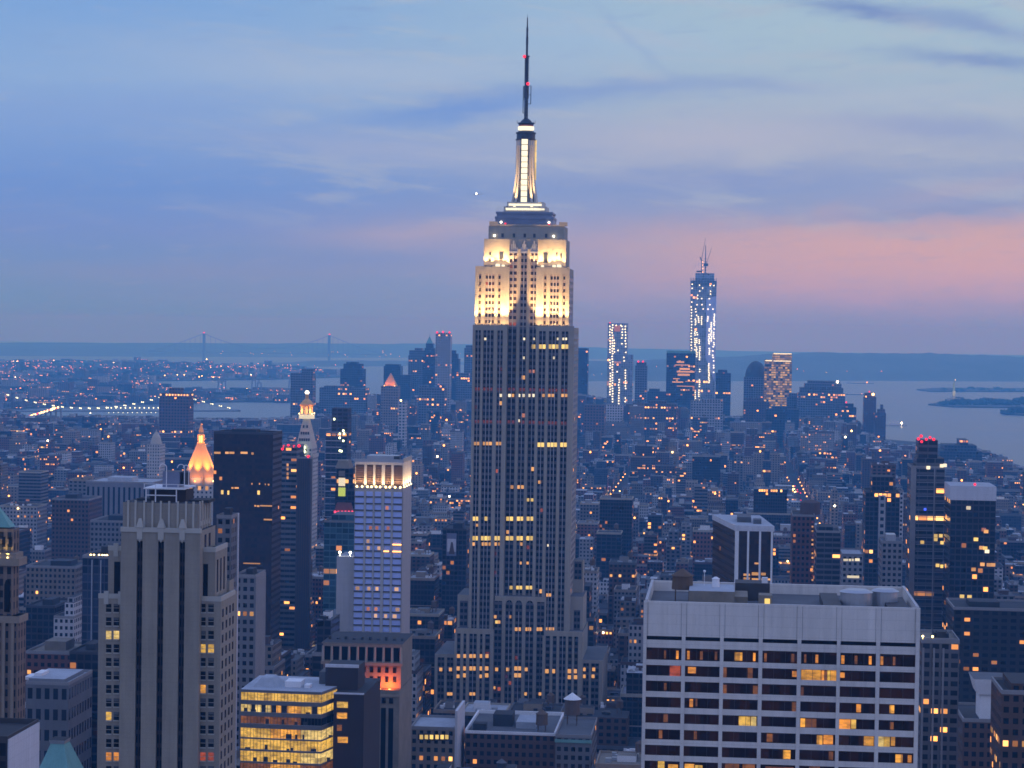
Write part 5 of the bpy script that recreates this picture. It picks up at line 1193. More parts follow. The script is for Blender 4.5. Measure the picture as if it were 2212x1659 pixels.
o, I = tower('dark_stepped_tower', 'dark stepped apartment tower with pale window frame strip on its face', 'tower', 1870, 1944, 1065, 1800, 40, 'f_dark', vb=1260, phrase='dark stepped tower', tiers=((1884, 1930, 1030, 6),))
part('frame_strip', ['f_pale'], o, I['org'], lambda q: q.box(at(1897, 1150, 1799).x, at(1912, 1150, 1799).x, 1798.8, 1799.9, at(1905, 1205, 1799).z, at(1905, 1070, 1799).z, 0, None, 4.5, 5.5))
o, I = tower('white_banded_tower', 'dark olive tower topped by a blank white band', 'tower', 2054, 2152, 1052, 1450, 40, 'f_dark', roof='roof_pale', vb=1500, phrase='white banded tower', bay=3.5, fh=4, bulk=False, parapet=False)
part('top_band', ['white_panel', 'roof_pale'], o, I['org'], lambda b: b.box(I['x0']-.2, I['x1']+.2, 1449.8, 1490.2, at(2100, 1081, 1450).z, I['z']+.5, 0, 1))
part('roof_beacon', ['lamp_red'], o, I['org'], lambda b: b.ball((at(2106, 1047, 1452).x, 1452, I['z']+1.6), .9))
for u, v, m_ in ((2092, 1097, 'win_white'), (2108, 1165, 'win_yellow'), (2128, 1184, 'win_yellow'), (2132, 1191, 'win_white'), (2125, 1144, 'win_pink'), (2130, 1148, 'win_orange'), (2122, 1219, 'win_orange'), (2136, 1220, 'win_orange'), (2145, 1220, 'win_orange'), (2103, 1230, 'win_orange'), (2078, 1288, 'win_yellow'), (2094, 1289, 'win_yellow'), (2120, 1183, 'win_orange')):
    p = at(u, v, 1450); part('lit_window', [m_], o, I['org'], lambda b: b.box(p.x-1.4, p.x+1.4, 1449.5, 1449.78, p.z-1.1, p.z+1.1))
o, I = tower('grid_apartment_tower', 'grey gridded apartment tower just right of white grid tower', 'tower', 1991, 2073, 1388, 800, 27, 'grid_grey', roof='roof_tan', vb=1700, phrase='grey gridded tower', bay=3.3, fh=3.3, bulk=False)
for k in (.02, .3, .55): x = I['x0']+(I['x1']-I['x0'])*k; part('pier', ['concrete'], o, I['org'], lambda b: b.box(x, x+.7, 799.4, 799.95, 0, I['z']-2, 0))
pboxes('roof_screen', ['concrete', 'roof_dark'], o, I['org'], [(I['x0']+1, I['x1']-1, 800.2, 801, I['z']-.1, I['z']+1.5, 0, 0), (I['x0']+6, I['x0']+9, 806, 812, I['z']-.1, I['z']+3, 1, 1), (I['x1']-8, I['x1']-3, 808, 820, I['z']-.1, I['z']+2.2, 1, 1)])
for u in (1990, 2011): p = at(u, 1378, 800); part('roof_lamp', ['lamp_yellow'], o, I['org'], lambda b: (b.ball((p.x+.6, 800.6, I['z']+2.0), .4), b.tube((p.x+.6, 800.6, I['z']), (p.x+.6, 800.6, I['z']+1.8), .08, 0, 4)))
o, I = tower('dark_apartment_tower', 'wide dark apartment tower with scattered warm windows at right edge', 'tower', 2060, 2240, 1318, 1150, 40, 'dark_lit', vb=1640, phrase='wide dark apartment tower', bay=4.5, fh=3.6)
o, I = tower('mechanical_roof_block', 'block with big white mechanical box on its roof, lower right', 'building', 2080, 2230, 1560, 900, 40, 'f_brown', vb=1700, phrase='white roof box block', bulk=False)
part('roof_box', ['white_paint', 'roof_grey'], o, I['org'], lambda b: (b.hip(at(2112, 1500, 905).x, at(2178, 1500, 905).x, 905, 922, at(2140, 1501, 905).z, at(2140, 1467, 905).z, -1.8, -1.5, 0, 1), b.box(at(2112, 1500, 906).x+1, at(2178, 1500, 906).x-1, 906, 921, I['z'], at(2140, 1500, 905).z+1, 0)))
o, I = tower('tan_setback_tower', 'brown stone setback tower cut by the lower right photo edge', 'tower', 2164, 2330, 1500, 760, 30, 'f_brown', vb=1700, phrase='brown setback tower', tiers=((2185, 2330, 1478, 3),))
o, I = tower('brown_brick_tower', 'brown brick tower with rusty round water tank on roof', 'tower', 1712, 1760, 1115, 1500, 40, 'f_red', vb=1265, phrase='rusty tank tower', bulk=False)
part('water_tank', ['brick_brown'], o, I['org'], lambda b: (b.frustum(at(1750, 1100, 1520).x, 1520, I['z'], I['z']+8, 7, 6.6, 16, 0), b.frustum(at(1750, 1100, 1520).x, 1520, I['z']+8, I['z']+9.6, 6.6, 3, 16, 0)))
for k in range(14): p = at(1755, 1128+k*9.6, 1500); part('lit_window', ['win_orange' if k % 3 else 'win_red'], o, I['org'], lambda b: b.box(p.x-.6, p.x+.6, 1499.8, 1499.95, p.z-.6, p.z+.6))
o, I = tower('balconied_tower', 'grey balconied tower between brown brick tower and lit low building', 'tower', 1764, 1816, 1150, 1400, 34, 'balcony', vb=1265, phrase='grey balconied tower', bay=5, fh=3.4, tiers=((1768, 1800, 1138, 6),))
o, I = tower('bright_windowed_block', 'low pale block with bright strip windows beside balconied tower', 'building', 1819, 1865, 1200, 1480, 40, 'f_pale', roof='roof_pale', vb=1262, phrase='bright strip block', bulk=False)
litpanes(o, I, 1480, [(1822, 1832, 1207, 1212), (1834, 1838, 1207, 1212), (1840, 1844, 1207, 1212), (1847, 1857, 1206, 1212), (1830, 1856, 1243, 1249)], 'win_white')
o, I = tower('grey_tanked_tower', 'grey blank sided tower with silvery roof tank, before red beacon tower', 'tower', 1905, 1950, 1172, 1450, 30, 'f_grey', roof='roof_grey', vb=1262, phrase='silvery tank tower', bulk=False)
part('roof_tank', ['metal_pale'], o, I['org'], lambda b: b.box(at(1915, 1165, 1456).x, at(1935, 1165, 1456).x, 1456, 1470, I['z'], at(1925, 1155, 1456).z, 0))
o, I = tower('pale_slab_tower', 'pale blank slab standing behind the dark stepped tower', 'tower', 1925, 1952, 1062, 1900, 30, 'f_white', vb=1150, phrase='pale blank slab')
o, I = tower('glazed_corner_tower', 'tower with vertical white line on dark glass, beside grey black-striped tower', 'tower', 468, 500, 1118, 900, 12, 'f_grey', vb=1240, phrase='white line tower')
part('white_fin', ['white_paint'], o, I['org'], lambda b: b.box(I['x1']-.1, I['x1']+.5, 911.4, 912.3, 0, I['z']+1, 0))
o, I = tower('grey_side_block', 'plain grey block with pale side wall below black slab tower', 'building', 508, 552, 1246, 1000, 22, 'f_grey', vb=1390, phrase='plain grey block')
part('side_wall', ['concrete'], o, I['org'], lambda b: b.box(I['x1']+.02, I['x1']+.3, 1000.1, 1021.9, 0, I['z'], 0))
o, I = tower('columned_block', 'broad pale block with tall columned windows, left of dark penthouse rigging', 'building', 185, 330, 1043, 2000, 60, 'f_columns', roof='roof_pale', vb=1125, phrase='pale columned block', bay=5, fh=40)
o, I = tower('loft_block', 'brown loft block with lit row of windows below the pale columned block', 'building', 112, 192, 1080, 1850, 40, 'f_brown', vb=1150, phrase='brown loft block')
o, I = tower('low_grey_block', 'grey flat roofed block hugging the pale columned block front', 'building', 195, 330, 1128, 1600, 44, 'f_grey', vb=1200, phrase='grey flat block')
o, I = tower('arcaded_block', 'tan block with small lit arcade windows right of ornate edge tower', 'building', 56, 163, 1226, 1450, 40, 'f_tan', vb=1300, phrase='tan arcaded block')
o, I = tower('pillared_block', 'dark block with tall pillared front and pale stepped neighbour', 'building', 56, 118, 1312, 1230, 36, 'f_dark', vb=1400, phrase='dark pillared block')
o, I = tower('white_stepped_block', 'pale stepped block beside dark pillared block', 'building', 116, 160, 1335, 1200, 30, 'f_white', vb=1400, phrase='pale stepped block', tiers=((140, 160, 1302, 3), (146, 160, 1290, 6)))
o, I = tower('red_loft_block', 'red brick loft block with pale roof edge below the stepped pale block', 'building', 56, 172, 1412, 1060, 36, 'f_red', roof='roof_tan', vb=1480, phrase='red loft block')
o, I = tower('dark_brick_block', 'dark brick block of small pale windows touching grey black-striped tower', 'building', 150, 214, 1412, 980, 36, 'f_dark', vb=1660, phrase='dark brick block')
o, I = tower('classical_block', 'grey classical block with white roof boxes near the ornate edge tower', 'building', 56, 148, 1478, 930, 36, 'f_grey', roof='roof_pale', vb=1660, phrase='grey classical block', bay=4, fh=9, tiers=((62, 140, 1466, 4),))
pboxes('roof_unit', ['white_paint'], o, I['org'], [(at(u0, 1470, 945).x, at(u1, 1470, 945).x, 940, 950, I['z'], at(u0, v, 945).z, 0, 0) for u0, u1, v in ((60, 78, 1458), (82, 98, 1450), (106, 116, 1468), (120, 140, 1463))])
o, I = tower('domed_tower', 'pale domed tower standing left of golden pyramid', 'tower', 318, 345, 960, 2600, 26, 'wall_pale', vb=1010, phrase='pale domed tower', bulk=False, parapet=False)
part('dome_roof', ['limestone_pale'], o, I['org'], lambda b: (b.frustum(I['org'][0], I['org'][1], I['z'], I['z']+9, 7.2, 5, 10, 0), b.frustum(I['org'][0], I['org'][1], I['z']+9, I['z']+14, 5, 1.6, 10, 0), b.frustum(I['org'][0], I['org'][1], I['z']+14, I['z']+17, 1, .6, 8, 0)))
o, I = tower('blue_mullion_block', 'blue grey glass block with thin white mullion lines, right of ornate edge tower', 'building', 178, 250, 1205, 1050, 44, 'f_glass', vb=1330, phrase='white mullioned glass block', bay=3, fh=4)
for u in (198, 217): x = at(u, 1240, 1049).x; part('mullion', ['metal_pale'], o, I['org'], lambda b: b.box(x-.25, x+.25, 1049.2, 1049.95, 0, I['z']-1, 0))
for u in (196, 203, 214, 221, 226, 231, 236): part('roof_lamp', ['lamp_yellow'], o, I['org'], lambda b: b.ball((at(u, 1202, 1051).x, 1051, I['z']+1.2), .5))

# ------------------------------------------------------------------ downtown skyline and waterfront landmarks
TWS = 'towers of the downtown skyline'
FAR = [
 ('brown_apartment_tower', 'broad brown apartment tower rising beside the lamp-lit bridge', 344, 408, 850, 4250, 40, 'far_brown', ((365, 390, 838, 8),), 912, 'broad brown apartment tower', ()),
 ('grey_slab_tower', 'tall pale grey slab directly behind the golden cupola', 628, 676, 806, 5300, 40, 'far_blue', ((652, 676, 797, 6),), 905, 'tall grey slab', ()),
 ('ziggurat_tower', 'dark blocky downtown tower with raised centre, against the bay', 735, 783, 797, 6100, 60, 'far_dark', ((742, 779, 786, 4), (748, 770, 782, 8)), 842, 'dark blocky tower', ()),
 ('civic_block', 'wide pale blue civic block below the dark blocky tower', 690, 790, 838, 5600, 60, 'far_blue', ((700, 760, 834, 10),), 900, 'wide civic block', ()),
 ('dark_flat_tower', 'dark flat topped tower behind the orange pyramid roof', 829, 865, 791, 6400, 50, 'far_dark', ((832, 862, 787, 4),), 840, 'dark flat tower', ()),
 ('dark_flat_tower', 'dark low shoulder tower left of the twin peaks downtown', 862, 886, 810, 6200, 40, 'far_dark', (), 870, None, ()),
 ('striped_office_tower', 'wide striped office tower left of the dark spire', 882, 920, 768, 6300, 50, 'far_blue', ((884, 918, 757, 4), (896, 912, 752, 10)), 860, 'wide striped tower', ()),
 ('ribbed_apartment_tower', 'tallest pale ribbed apartment tower left of the floodlit skyscraper', 941, 973, 722, 5350, 32, 'far_pale', ((942, 972, 718.5, 3),), 870, 'ribbed apartment tower', ((944, 718, 'lamp_red', 2.6), (957, 717, 'lamp_red', 2.6), (971, 718, 'lamp_red', 2.6))),
 ('dark_shoulder_tower', 'dark stepped tower at the right shoulder of the ribbed tower', 968, 991, 775, 6100, 40, 'far_dark', ((972, 988, 764, 6), (975, 984, 757, 10)), 870, None, ()),
 ('half_hidden_tower', 'pale tower half hidden by the left side of floodlit skyscraper', 1003, 1030, 752, 5900, 40, 'far_blue', ((1006, 1030, 746, 5),), 790, None, ()),
 ('dark_glass_tower', 'dark glass tower peeking out right of floodlit skyscraper', 1228, 1270, 752, 5900, 45, 'far_dark', (), 850, 'dark glass tower', ((1245, 749, 'lamp_red', 1.6),)),
 ('pale_ribbed_tower', 'pale ribbed tower topped with two red lights', 1372, 1398, 790, 5500, 36, 'far_blue', ((1375, 1396, 783, 4),), 860, 'pale ribbed tower', ((1379, 781, 'lamp_red', 2.4), (1389, 781, 'lamp_red', 2.4))),
 ('glowing_office_tower', 'dark glass tower with bands of golden lit office floors', 1440, 1502, 763, 5650, 45, 'far_dark', (), 872, 'golden banded tower', ()),
 ('rounded_block', 'dark rounded block at foot of the unfinished tower', 1546, 1579, 806, 5700, 50, 'far_dark', ((1551, 1571, 799, 8),), 900, 'dark rounded block', ()),
 ('stepped_pale_block', 'pale stepped block with strip windows in front of unfinished tower', 1492, 1562, 866, 5000, 60, 'far_pale', ((1515, 1562, 862, 8),), 905, 'pale stepped block', ()),
 ('granite_tower', 'broad grey granite tower with stepped shoulders by the bay', 1724, 1826, 850, 5500, 70, 'far_blue', ((1728, 1822, 838, 6), (1738, 1818, 829, 10), (1745, 1815, 823, 14)), 905, 'broad granite tower', ((1809, 825, 'lamp_white', 3.0),)),
 ('low_dark_tower', 'lower dark tower with red roof light right of granite tower', 1818, 1850, 880, 5450, 40, 'far_dark', ((1826, 1844, 872, 8),), 915, None, ((1828, 869, 'lamp_red', 2.2),)),
 ('slim_waterfront_tower', 'slim waterfront tower with bright lamp near its rounded top', 1866, 1893, 858, 5400, 30, 'far_brown', ((1868, 1891, 849, 4),), 940, 'slim waterfront tower', ((1886, 852, 'lamp_yellow', 3.2), (1878, 846, 'lamp_red', 2.0))),
 ('gabled_waterfront_block', 'gabled waterfront block hugging the slim waterfront tower', 1890, 1914, 892, 5350, 34, 'far_brown', ((1896, 1912, 884, 6), (1902, 1908, 874, 12)), 945, None, ()),
 ('pier_warehouse', 'long dark terraced warehouse on the river bank', 2030, 2122, 975, 4300, 120, 'far_dark', ((2040, 2110, 962, 20), (2074, 2092, 950, 30)), 1000, 'terraced warehouse', ()),
 ('courthouse_tower', 'square stone tower under glowing orange pyramid roof', 823, 860, 834, 5000, 34, 'far_tan', (), 900, 'orange pyramid tower', ()),
 ('twin_top_block', 'wide grey blue municipal block with two raised ends', 905, 960, 838, 5150, 50, 'far_blue', ((906, 922, 832, 8), (944, 960, 832, 8)), 890, None, ()),
 ('white_topped_tower', 'pale slim tower with bright white top right of the courthouse pyramid', 861, 876, 868, 4300, 24, 'far_pale', (), 910, 'white topped tower', ((866, 865, 'lamp_yellow', 2.0),)),
 ('rust_block', 'broad rust brown block low between the two unfinished towers', 1392, 1462, 872, 5000, 60, 'far_brown', ((1400, 1440, 866, 10),), 915, None, ()),
 ('terrace_block', 'dark stepped block in front of the rounded dome downtown', 1606, 1662, 868, 5250, 60, 'far_brown', ((1612, 1650, 860, 10),), 915, None, ()),
 ('terrace_block', 'dark wide block filling the gap below the gold glowing tower', 1655, 1726, 884, 5100, 60, 'far_dark', ((1668, 1700, 878, 10),), 915, None, ()),
 ('shoulder_block', 'dark shoulder block rising left of the broad granite tower', 1700, 1740, 858, 5600, 50, 'far_blue', ((1704, 1730, 850, 8),), 905, None, ()),
 ('pale_low_block', 'pale low block at the feet of the work light outlined tower', 1300, 1345, 874, 5100, 50, 'far_pale', (), 915, None, ()),
 ('slab_block', 'dark thin slab right beside the pale ribbed tower', 1398, 1440, 846, 5900, 40, 'far_dark', ((1402, 1425, 840, 6),), 870, None, ()),
 ('pale_terrace_block', 'pale blocky cluster at the feet of the twin downtown peaks', 985, 1030, 815, 5700, 50, 'far_blue', ((990, 1012, 806, 8),), 870, None, ()),
 ('wide_lit_block', 'wide brown block with rows of orange windows right of floodlit skyscraper', 1262, 1306, 875, 4600, 60, 'far_brown', (), 935, 'wide orange windowed block', ()),
]
FO = {}
for (nm, lb_, u0, u1, vt, Y, dep, mat, tiers, vb, ph, bc) in FAR:
    FO[nm+lb_[:6]] = tower(nm, lb_, 'tower', u0, u1, vt, Y, dep, mat, vb=vb, tiers=tiers, phrase=ph, beacons=bc, group=TWS if Y > 5000 else None, bay=6, fh=6, bulk=False, parapet=False)
def fo(k): return [v for q, v in FO.items() if q.startswith(k)][0]
o, I = fo('courthouse'); p = I
part('pyramid_roof', ['gold_tile'], o, I['org'], lambda b: (b.hip(I['x0']+5, I['x1']-5, 5005, 5029, I['z'], at(841, 806, 5017).z, (I['x1']-I['x0'])/2-5.6, 11.4, 0),))
for dx in (.2, .8):
    fl = part('floodlight', ['lamp_orange'], o, I['org'], lambda b: b.ball((I['x0']+(I['x1']-I['x0'])*dx, 5000, I['z']+1), 1.2)); spot(fl, I['org'], (I['x0']+(I['x1']-I['x0'])*dx, 4996, I['z']+1), (I['org'][0], 5014, I['z']+12), 16000, 80, (1, .30, .08), 1)
o, I = fo('ziggurat'); 
o, I = fo('glowing')
litpanes(o, I, 5650, [(1462, 1478, 780, 784), (1458, 1490, 787, 790), (1468, 1490, 795, 799), (1462, 1500, 801, 805), (1464, 1490, 807, 812), (1452, 1476, 824, 826.5), (1462, 1500, 833, 835.5), (1454, 1468, 817, 819), (1480, 1500, 823, 825)], 'win_orange', 'lit_floor')
part('roof_screen', ['copper_green'], o, I['org'], lambda b: b.box(I['x0'], I['x1'], 5649.5, 5695, I['z'], I['z']+6, 0))
# golden office tower with bright roof bands
o, I = tower('golden_office_tower', 'office tower glowing gold over many floors with white roof bands', 'tower', 1652, 1711, 777, 5700, 50, 'far_gold', vb=880, phrase='gold glowing tower', bay=6, fh=6, group=TWS, bulk=False, parapet=False, tiers=((1669, 1711, 763, 6),))
for u0, u1, v, yy in ((1653, 1668, 779, 0), (1671, 1709, 780, 0), (1671, 1710, 764, 6)): a, c = at(u0, v-1.3, 5699+yy), at(u1, v+1.3, 5699+yy); part('roof_band', ['band_white'], o, I['org'], lambda b: b.box(a.x, c.x, 5699+yy, 5699.6+yy, c.z, a.z))
# domed office tower
o, I = tower('domed_office_tower', 'dark office tower under rounded dome left of the gold glowing tower', 'tower', 1607, 1654, 815, 5750, 55, 'far_blue', vb=880, phrase='dark domed tower', bay=6, fh=6, group=TWS, bulk=False, parapet=False)
def dome_(b):
    cx_, cy_ = I['org'][0], I['org'][1]; R_ = (I['x1']-I['x0'])/2; zt = at(1632, 780, 5750).z-I['z']
    for k in range(8): a0, a1 = math.pi/2*k/8, math.pi/2*(k+1)/8; b.frustum(cx_+3, cy_, I['z']+zt*math.sin(a0), I['z']+zt*math.sin(a1), R_*math.cos(a0), max(.5, R_*math.cos(a1)), 24, 0, True)
part('dome', ['dark_stone'], o, I['org'], dome_)
# spire tower
o, I = tower('spired_tower', 'dark downtown tower tapering to pointed spire', 'tower', 914, 941, 770, 5900, 36, 'far_dark', vb=870, phrase='dark spired tower', bay=6, fh=6, group=TWS, bulk=False, parapet=False, tiers=((917, 939, 752, 5), (920, 936, 742, 8)))
part('pyramid_spire', ['copper_green'], o, I['org'], lambda b: (b.frustum(at(928, 742, 5918).x, 5918, at(928, 742, 5918).z-1, at(928, 727, 5918).z, 13, 1.2, 4, 0, rot=math.pi/4), b.frustum(at(928, 742, 5918).x, 5918, at(928, 727, 5918).z, at(928, 721, 5918).z, .8, .1, 5, 0)))
# the two towers under construction, strung with work lights
def worklights(o, I, Y, pts, s=2.0, mat='work_light'):
    rest = MB(I['org'])
    for i, (u, v) in enumerate(pts):
        yy = Y(v) if callable(Y) else Y; p = at(u, v, yy); fn = lambda b: b.box(p.x-s*.5, p.x+s*.5, yy-1.2, yy-.1, p.z-s*.5, p.z+s*.5)
        if i < 100: part('work_light', [mat], o, I['org'], fn)
        else: fn(rest)
    if rest.v: rest.build('work_light', [mat], o, kind='stuff')
rw = random.Random(21)
def wl(l, sc=(2600, 900), k=.4822*.5486): return [((sc[0])*.5486+c*k, sc[1]*.5486+r*k) for c, r in l]
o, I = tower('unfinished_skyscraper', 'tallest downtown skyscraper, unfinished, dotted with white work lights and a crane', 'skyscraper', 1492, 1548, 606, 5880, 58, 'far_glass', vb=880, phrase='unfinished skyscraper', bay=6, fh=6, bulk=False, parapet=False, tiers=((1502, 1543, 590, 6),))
g = I['org']; XM = (I['x0']+I['x1'])/2
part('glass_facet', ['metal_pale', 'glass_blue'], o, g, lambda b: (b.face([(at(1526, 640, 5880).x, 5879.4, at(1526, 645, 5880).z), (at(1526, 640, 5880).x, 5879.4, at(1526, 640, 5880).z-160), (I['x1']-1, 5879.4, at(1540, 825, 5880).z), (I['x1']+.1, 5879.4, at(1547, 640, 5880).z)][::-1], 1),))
part('steel_frame', ['metal_dark'], o, g, lambda b: [b.box(I['x0']+(I['x1']-I['x0'])*k/9-.5, I['x0']+(I['x1']-I['x0'])*k/9+.5, 5879, 5879.9, I['z']-14, I['z']+7, 0) for k in range(10)] + [b.box(I['x0'], I['x1'], 5879, 5879.8, I['z']-12+q*5, I['z']-11+q*5, 0) for q in range(4)])
def crane(b):
    s = at(1522, 590, 5900); zt = lambda v: at(1522, v, 5900).z; X = lambda u: at(u, 560, 5900).x
    b.tube((X(1524), 5900, zt(600)), (X(1524), 5900, zt(530)), 1.6, 0, 5, .9); b.tube((X(1516), 5900, zt(600)), (X(1516), 5900, zt(562)), 1.5, 0, 4)
    b.tube((X(1515), 5900, zt(563)), (X(1523.5), 5900, zt(514)), 1.0, 0, 4, .5); b.tube((X(1515), 5900, zt(563)), (X(1512), 5900, zt(555)), 1.6, 0, 4); b.tube((X(1526), 5900, zt(570)), (X(1538), 5900, zt(532)), .8, 0, 4, .4)
    b.box(X(1505), X(1518), 5896, 5904, zt(588), zt(585), 0); b.box(X(1520), X(1530), 5896, 5904, zt(575), zt(569), 0)
    for v in range(560, 600, 6): b.box(X(1522), X(1527), 5898, 5902, zt(v), zt(v-1.2), 0)
part('crane', ['metal_dark'], o, g, crane)
for v in (566, 573, 580, 588): part('crane_light', ['lamp_orange'], o, g, lambda b: b.ball((at(1518, v, 5896).x, 5896, at(1518, v, 5896).z), 1.1))
P = [(260, 455), (260, 488), (320, 462), (345, 486), (322, 510), (408, 465), (438, 465), (410, 512), (410, 535), (305, 545), (305, 572), (338, 572), (400, 572), (257, 600), (300, 622), (340, 622), (405, 622), (350, 657), (288, 657), (430, 658), (390, 658), (290, 680), (297, 708)]
for r_ in range(640, 1010, 24): P.append((254+rw.uniform(-3, 3), r_))
for c, r0, r1, st_, pr in ((288, 740, 800, 12, 1), (312, 720, 780, 12, 1), (338, 720, 795, 12, .9), (388, 705, 770, 13, .9), (440, 700, 830, 12, .95), (415, 770, 920, 13, .8), (397, 820, 950, 12, .9), (437, 850, 960, 13, .85), (283, 840, 1010, 12, .85), (300, 850, 960, 13, .75), (320, 910, 940, 11, 1), (297, 970, 1060, 12, .9), (322, 965, 1080, 12, .95), (400, 980, 1040, 12, .95), (430, 965, 1060, 14, .8), (397, 1105, 1260, 11, .95), (435, 1080, 1180, 15, .8), (320, 1150, 1340, 14, .6), (283, 1325, 1470, 12, 1), (316, 1320, 1450, 13, .9)):
    r_ = r0
    while r_ < r1:
        if rw.random() < pr: P.append((c+rw.uniform(-3, 3), r_))
        r_ += st_*1.25
worklights(o, I, 5878.6, wl(P), 2.3)
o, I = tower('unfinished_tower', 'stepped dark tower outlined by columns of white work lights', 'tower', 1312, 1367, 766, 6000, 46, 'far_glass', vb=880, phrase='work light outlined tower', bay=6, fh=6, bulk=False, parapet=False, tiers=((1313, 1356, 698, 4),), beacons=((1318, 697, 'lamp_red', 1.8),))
P = []
for u, v0, v1, st_, pr in ((1318, 705, 765, 5, .9), (1323, 702, 766, 4.5, .95), (1327, 735, 765, 5, .9), (1344, 705, 745, 5, .8), (1351, 705, 766, 5, .9), (1318, 772, 855, 4.6, .85), (1323, 770, 872, 4.6, .9), (1348, 772, 785, 6, 1), (1351, 800, 842, 4.5, 1), (1337, 820, 875, 4.6, 1), (1351, 860, 872, 6, .8)):
    v = v0
    while v < v1:
        if rw.random() < pr: P.append((u+rw.uniform(-.8, .8), v))
        v += st_*1.25
P += [(1333, 803), (1335, 757), (1341, 703), (1331, 703)]
worklights(o, I, lambda v: 6003 if v < 766 else 5999, P, 2.6)
part('lit_floor', ['win_pink'], o, I['org'], lambda b: b.box(at(1327, 703, 6003).x, at(1340, 703, 6003).x, 6002.6, 6003.4, at(1333, 716, 6003).z, at(1333, 703, 6003).z))

# ------------------------------------------------------------------ bridges, statue, boats, harbour cranes
def gp(u, v, up=0.0):
    g = ground(u, v); return Vector((g.x, g.y, up-drop(g.x, g.y)))
def bridge(name, label, towers, deckz, tz, ends, sag, lamps, r, mat='metal_blue', lampmat='lamp_white', ls=1.6, deckw=18):
    A, B = towers; d = (B-A).normalized(); nrm = Vector((-d.y, d.x, 0)).normalized(); mid = (A+B)/2; org = (mid.x, mid.y, 0)
    T = thing(name, label, 'bridge', org)
    base = -drop(mid.x, mid.y)
    for P_ in (A, B):
        def tw(b):
            for s in (-1, 1):
                c = P_+nrm*s*deckw*.55; b.box(c.x-r*2.2, c.x+r*2.2, c.y-r*2.2, c.y+r*2.2, base-6, base+tz, 0)
            c0, c1 = P_-nrm*deckw*.55, P_+nrm*deckw*.55
            for z in (tz-2, tz*.8, deckz+4): b.tube((c0.x, c0.y, base+z), (c1.x, c1.y, base+z), r*1.6, 0, 4)
        part('tower', [mat], T, org, tw)
    E0, E1 = A-d*ends[0], B+d*ends[1]
    def dk(b):
        p0, p1 = E0+nrm*deckw/2, E1+nrm*deckw/2; q0, q1 = E0-nrm*deckw/2, E1-nrm*deckw/2
        for z0, z1 in ((base+deckz-4, base+deckz),):
            b.face([(p0.x, p0.y, z1), (p1.x, p1.y, z1), (q1.x, q1.y, z1), (q0.x, q0.y, z1)], 0)
            b.wall(p0.x, p0.y, p1.x, p1.y, z0, z1, 0); b.wall(q0.x, q0.y, q1.x, q1.y, z0, z1, 0); b.face([(p0.x, p0.y, z0), (p1.x, p1.y, z0), (q1.x, q1.y, z0), (q0.x, q0.y, z0)], 0)
    part('deck', [mat], T, org, dk)
    L = (B-A).length
    def cz(s):                                                 # cable height along the bridge, s measured from tower A
        if s < 0: return deckz+(tz-deckz)*max(0, 1+s/ends[0])**1.25
        if s > L: return deckz+(tz-deckz)*max(0, 1-(s-L)/ends[1])**1.25
        return tz-sag+sag*(2*s/L-1)**2
    N = 46
    for sd in (-1, 1):
        def cb(b):
            pr = None
            for i in range(N+1):
                s = -ends[0]+(L+ends[0]+ends[1])*i/N; p = A+d*s+nrm*sd*deckw*.5; p = Vector((p.x, p.y, base+cz(s)))
                if pr is not None: b.tube(pr, p, r*.5, 0, 4)
                if i % 1 == 0 and cz(s) > deckz+3: b.tube(p, (p.x, p.y, base+deckz), r*.16, 0, 3)
                pr = p
        part('cable', [mat], T, org, cb)
    if lamps:
        cnt = 0
        for sd in (-1, 1):
            for i in range(lamps):
                s = -ends[0]*.8+(L+ends[0]*.8+ends[1]*.9)*(i+.5)/lamps; p = A+d*s+nrm*sd*deckw*.5
                part('cable_lamp', [lampmat], T, org, lambda b: b.ball((p.x, p.y, base+cz(s)+1.5), ls, 0, 6, 4)); cnt += 1
                if cnt >= 98: break
    return T, org, A, d, nrm, base, L
A, B = gp(2, 906), gp(374, 905)
T, org, A, d, nrm, base, L = bridge('suspension_bridge', 'suspension bridge over the river, cables strung with white lamps', (A, B), 24, 70, (300, 190), 42, 36, 1.3, lampmat='lamp_pearl', ls=1.75)
for i in range(26):
    p = A+d*(L*(.60+.36*i/26)); p2 = p-nrm*9.5; z = base+24+(7 if i % 2 == 0 else -6)
    part('deck_lamp', ['lamp_pearl'], T, org, lambda b: b.ball((p2.x, p2.y, z), 1.7 if i % 2 == 0 else 1.0, 0, 6, 4))
# car lights streaming over the bridge approach: headlights and tail lights as small lamps
b1 = MB(); b2_ = MB(); r = random.Random(2)
for i in range(46):
    t = i/45; u, v = 62+t*64, 899-t*19+r.uniform(-1.2, 1.2); p = at(u, v, 4700)
    q = b1 if r.random() < .68 else b2_; q.ball(tuple(p), r.uniform(.8, 1.5)*(1+.4*t), 0, 6, 4)
b1.build('headlights', ['lamp_yellow'], label='headlights of cars streaming along the bridge approach road', kind='stuff'); b2_.build('tail_lights', ['lamp_red'], label='red tail lights among cars on the bridge approach', kind='stuff')
pa, pb = at(55, 904, 4702), at(132, 881, 4702)
def rd(b):
    b.face([(pa.x, 4690, pa.z-2), (pb.x, 4690, pb.z-2), (pb.x, 4712, pb.z-2), (pa.x, 4712, pa.z-2)], 0)
    for k in range(8): t = k/7; x = pa.x+(pb.x-pa.x)*t; z = pa.z+(pb.z-pa.z)*t; b.box(x-1.5, x+1.5, 4700, 4703, -6, z-2.1, 0)
b = MB((pa.x, 4701, 0)); rd(b); b.build('elevated_road', ['concrete'], label='elevated road ramp full of car lights near the bridge', cat='road')
A, B = gp(440, 780), gp(711, 785)
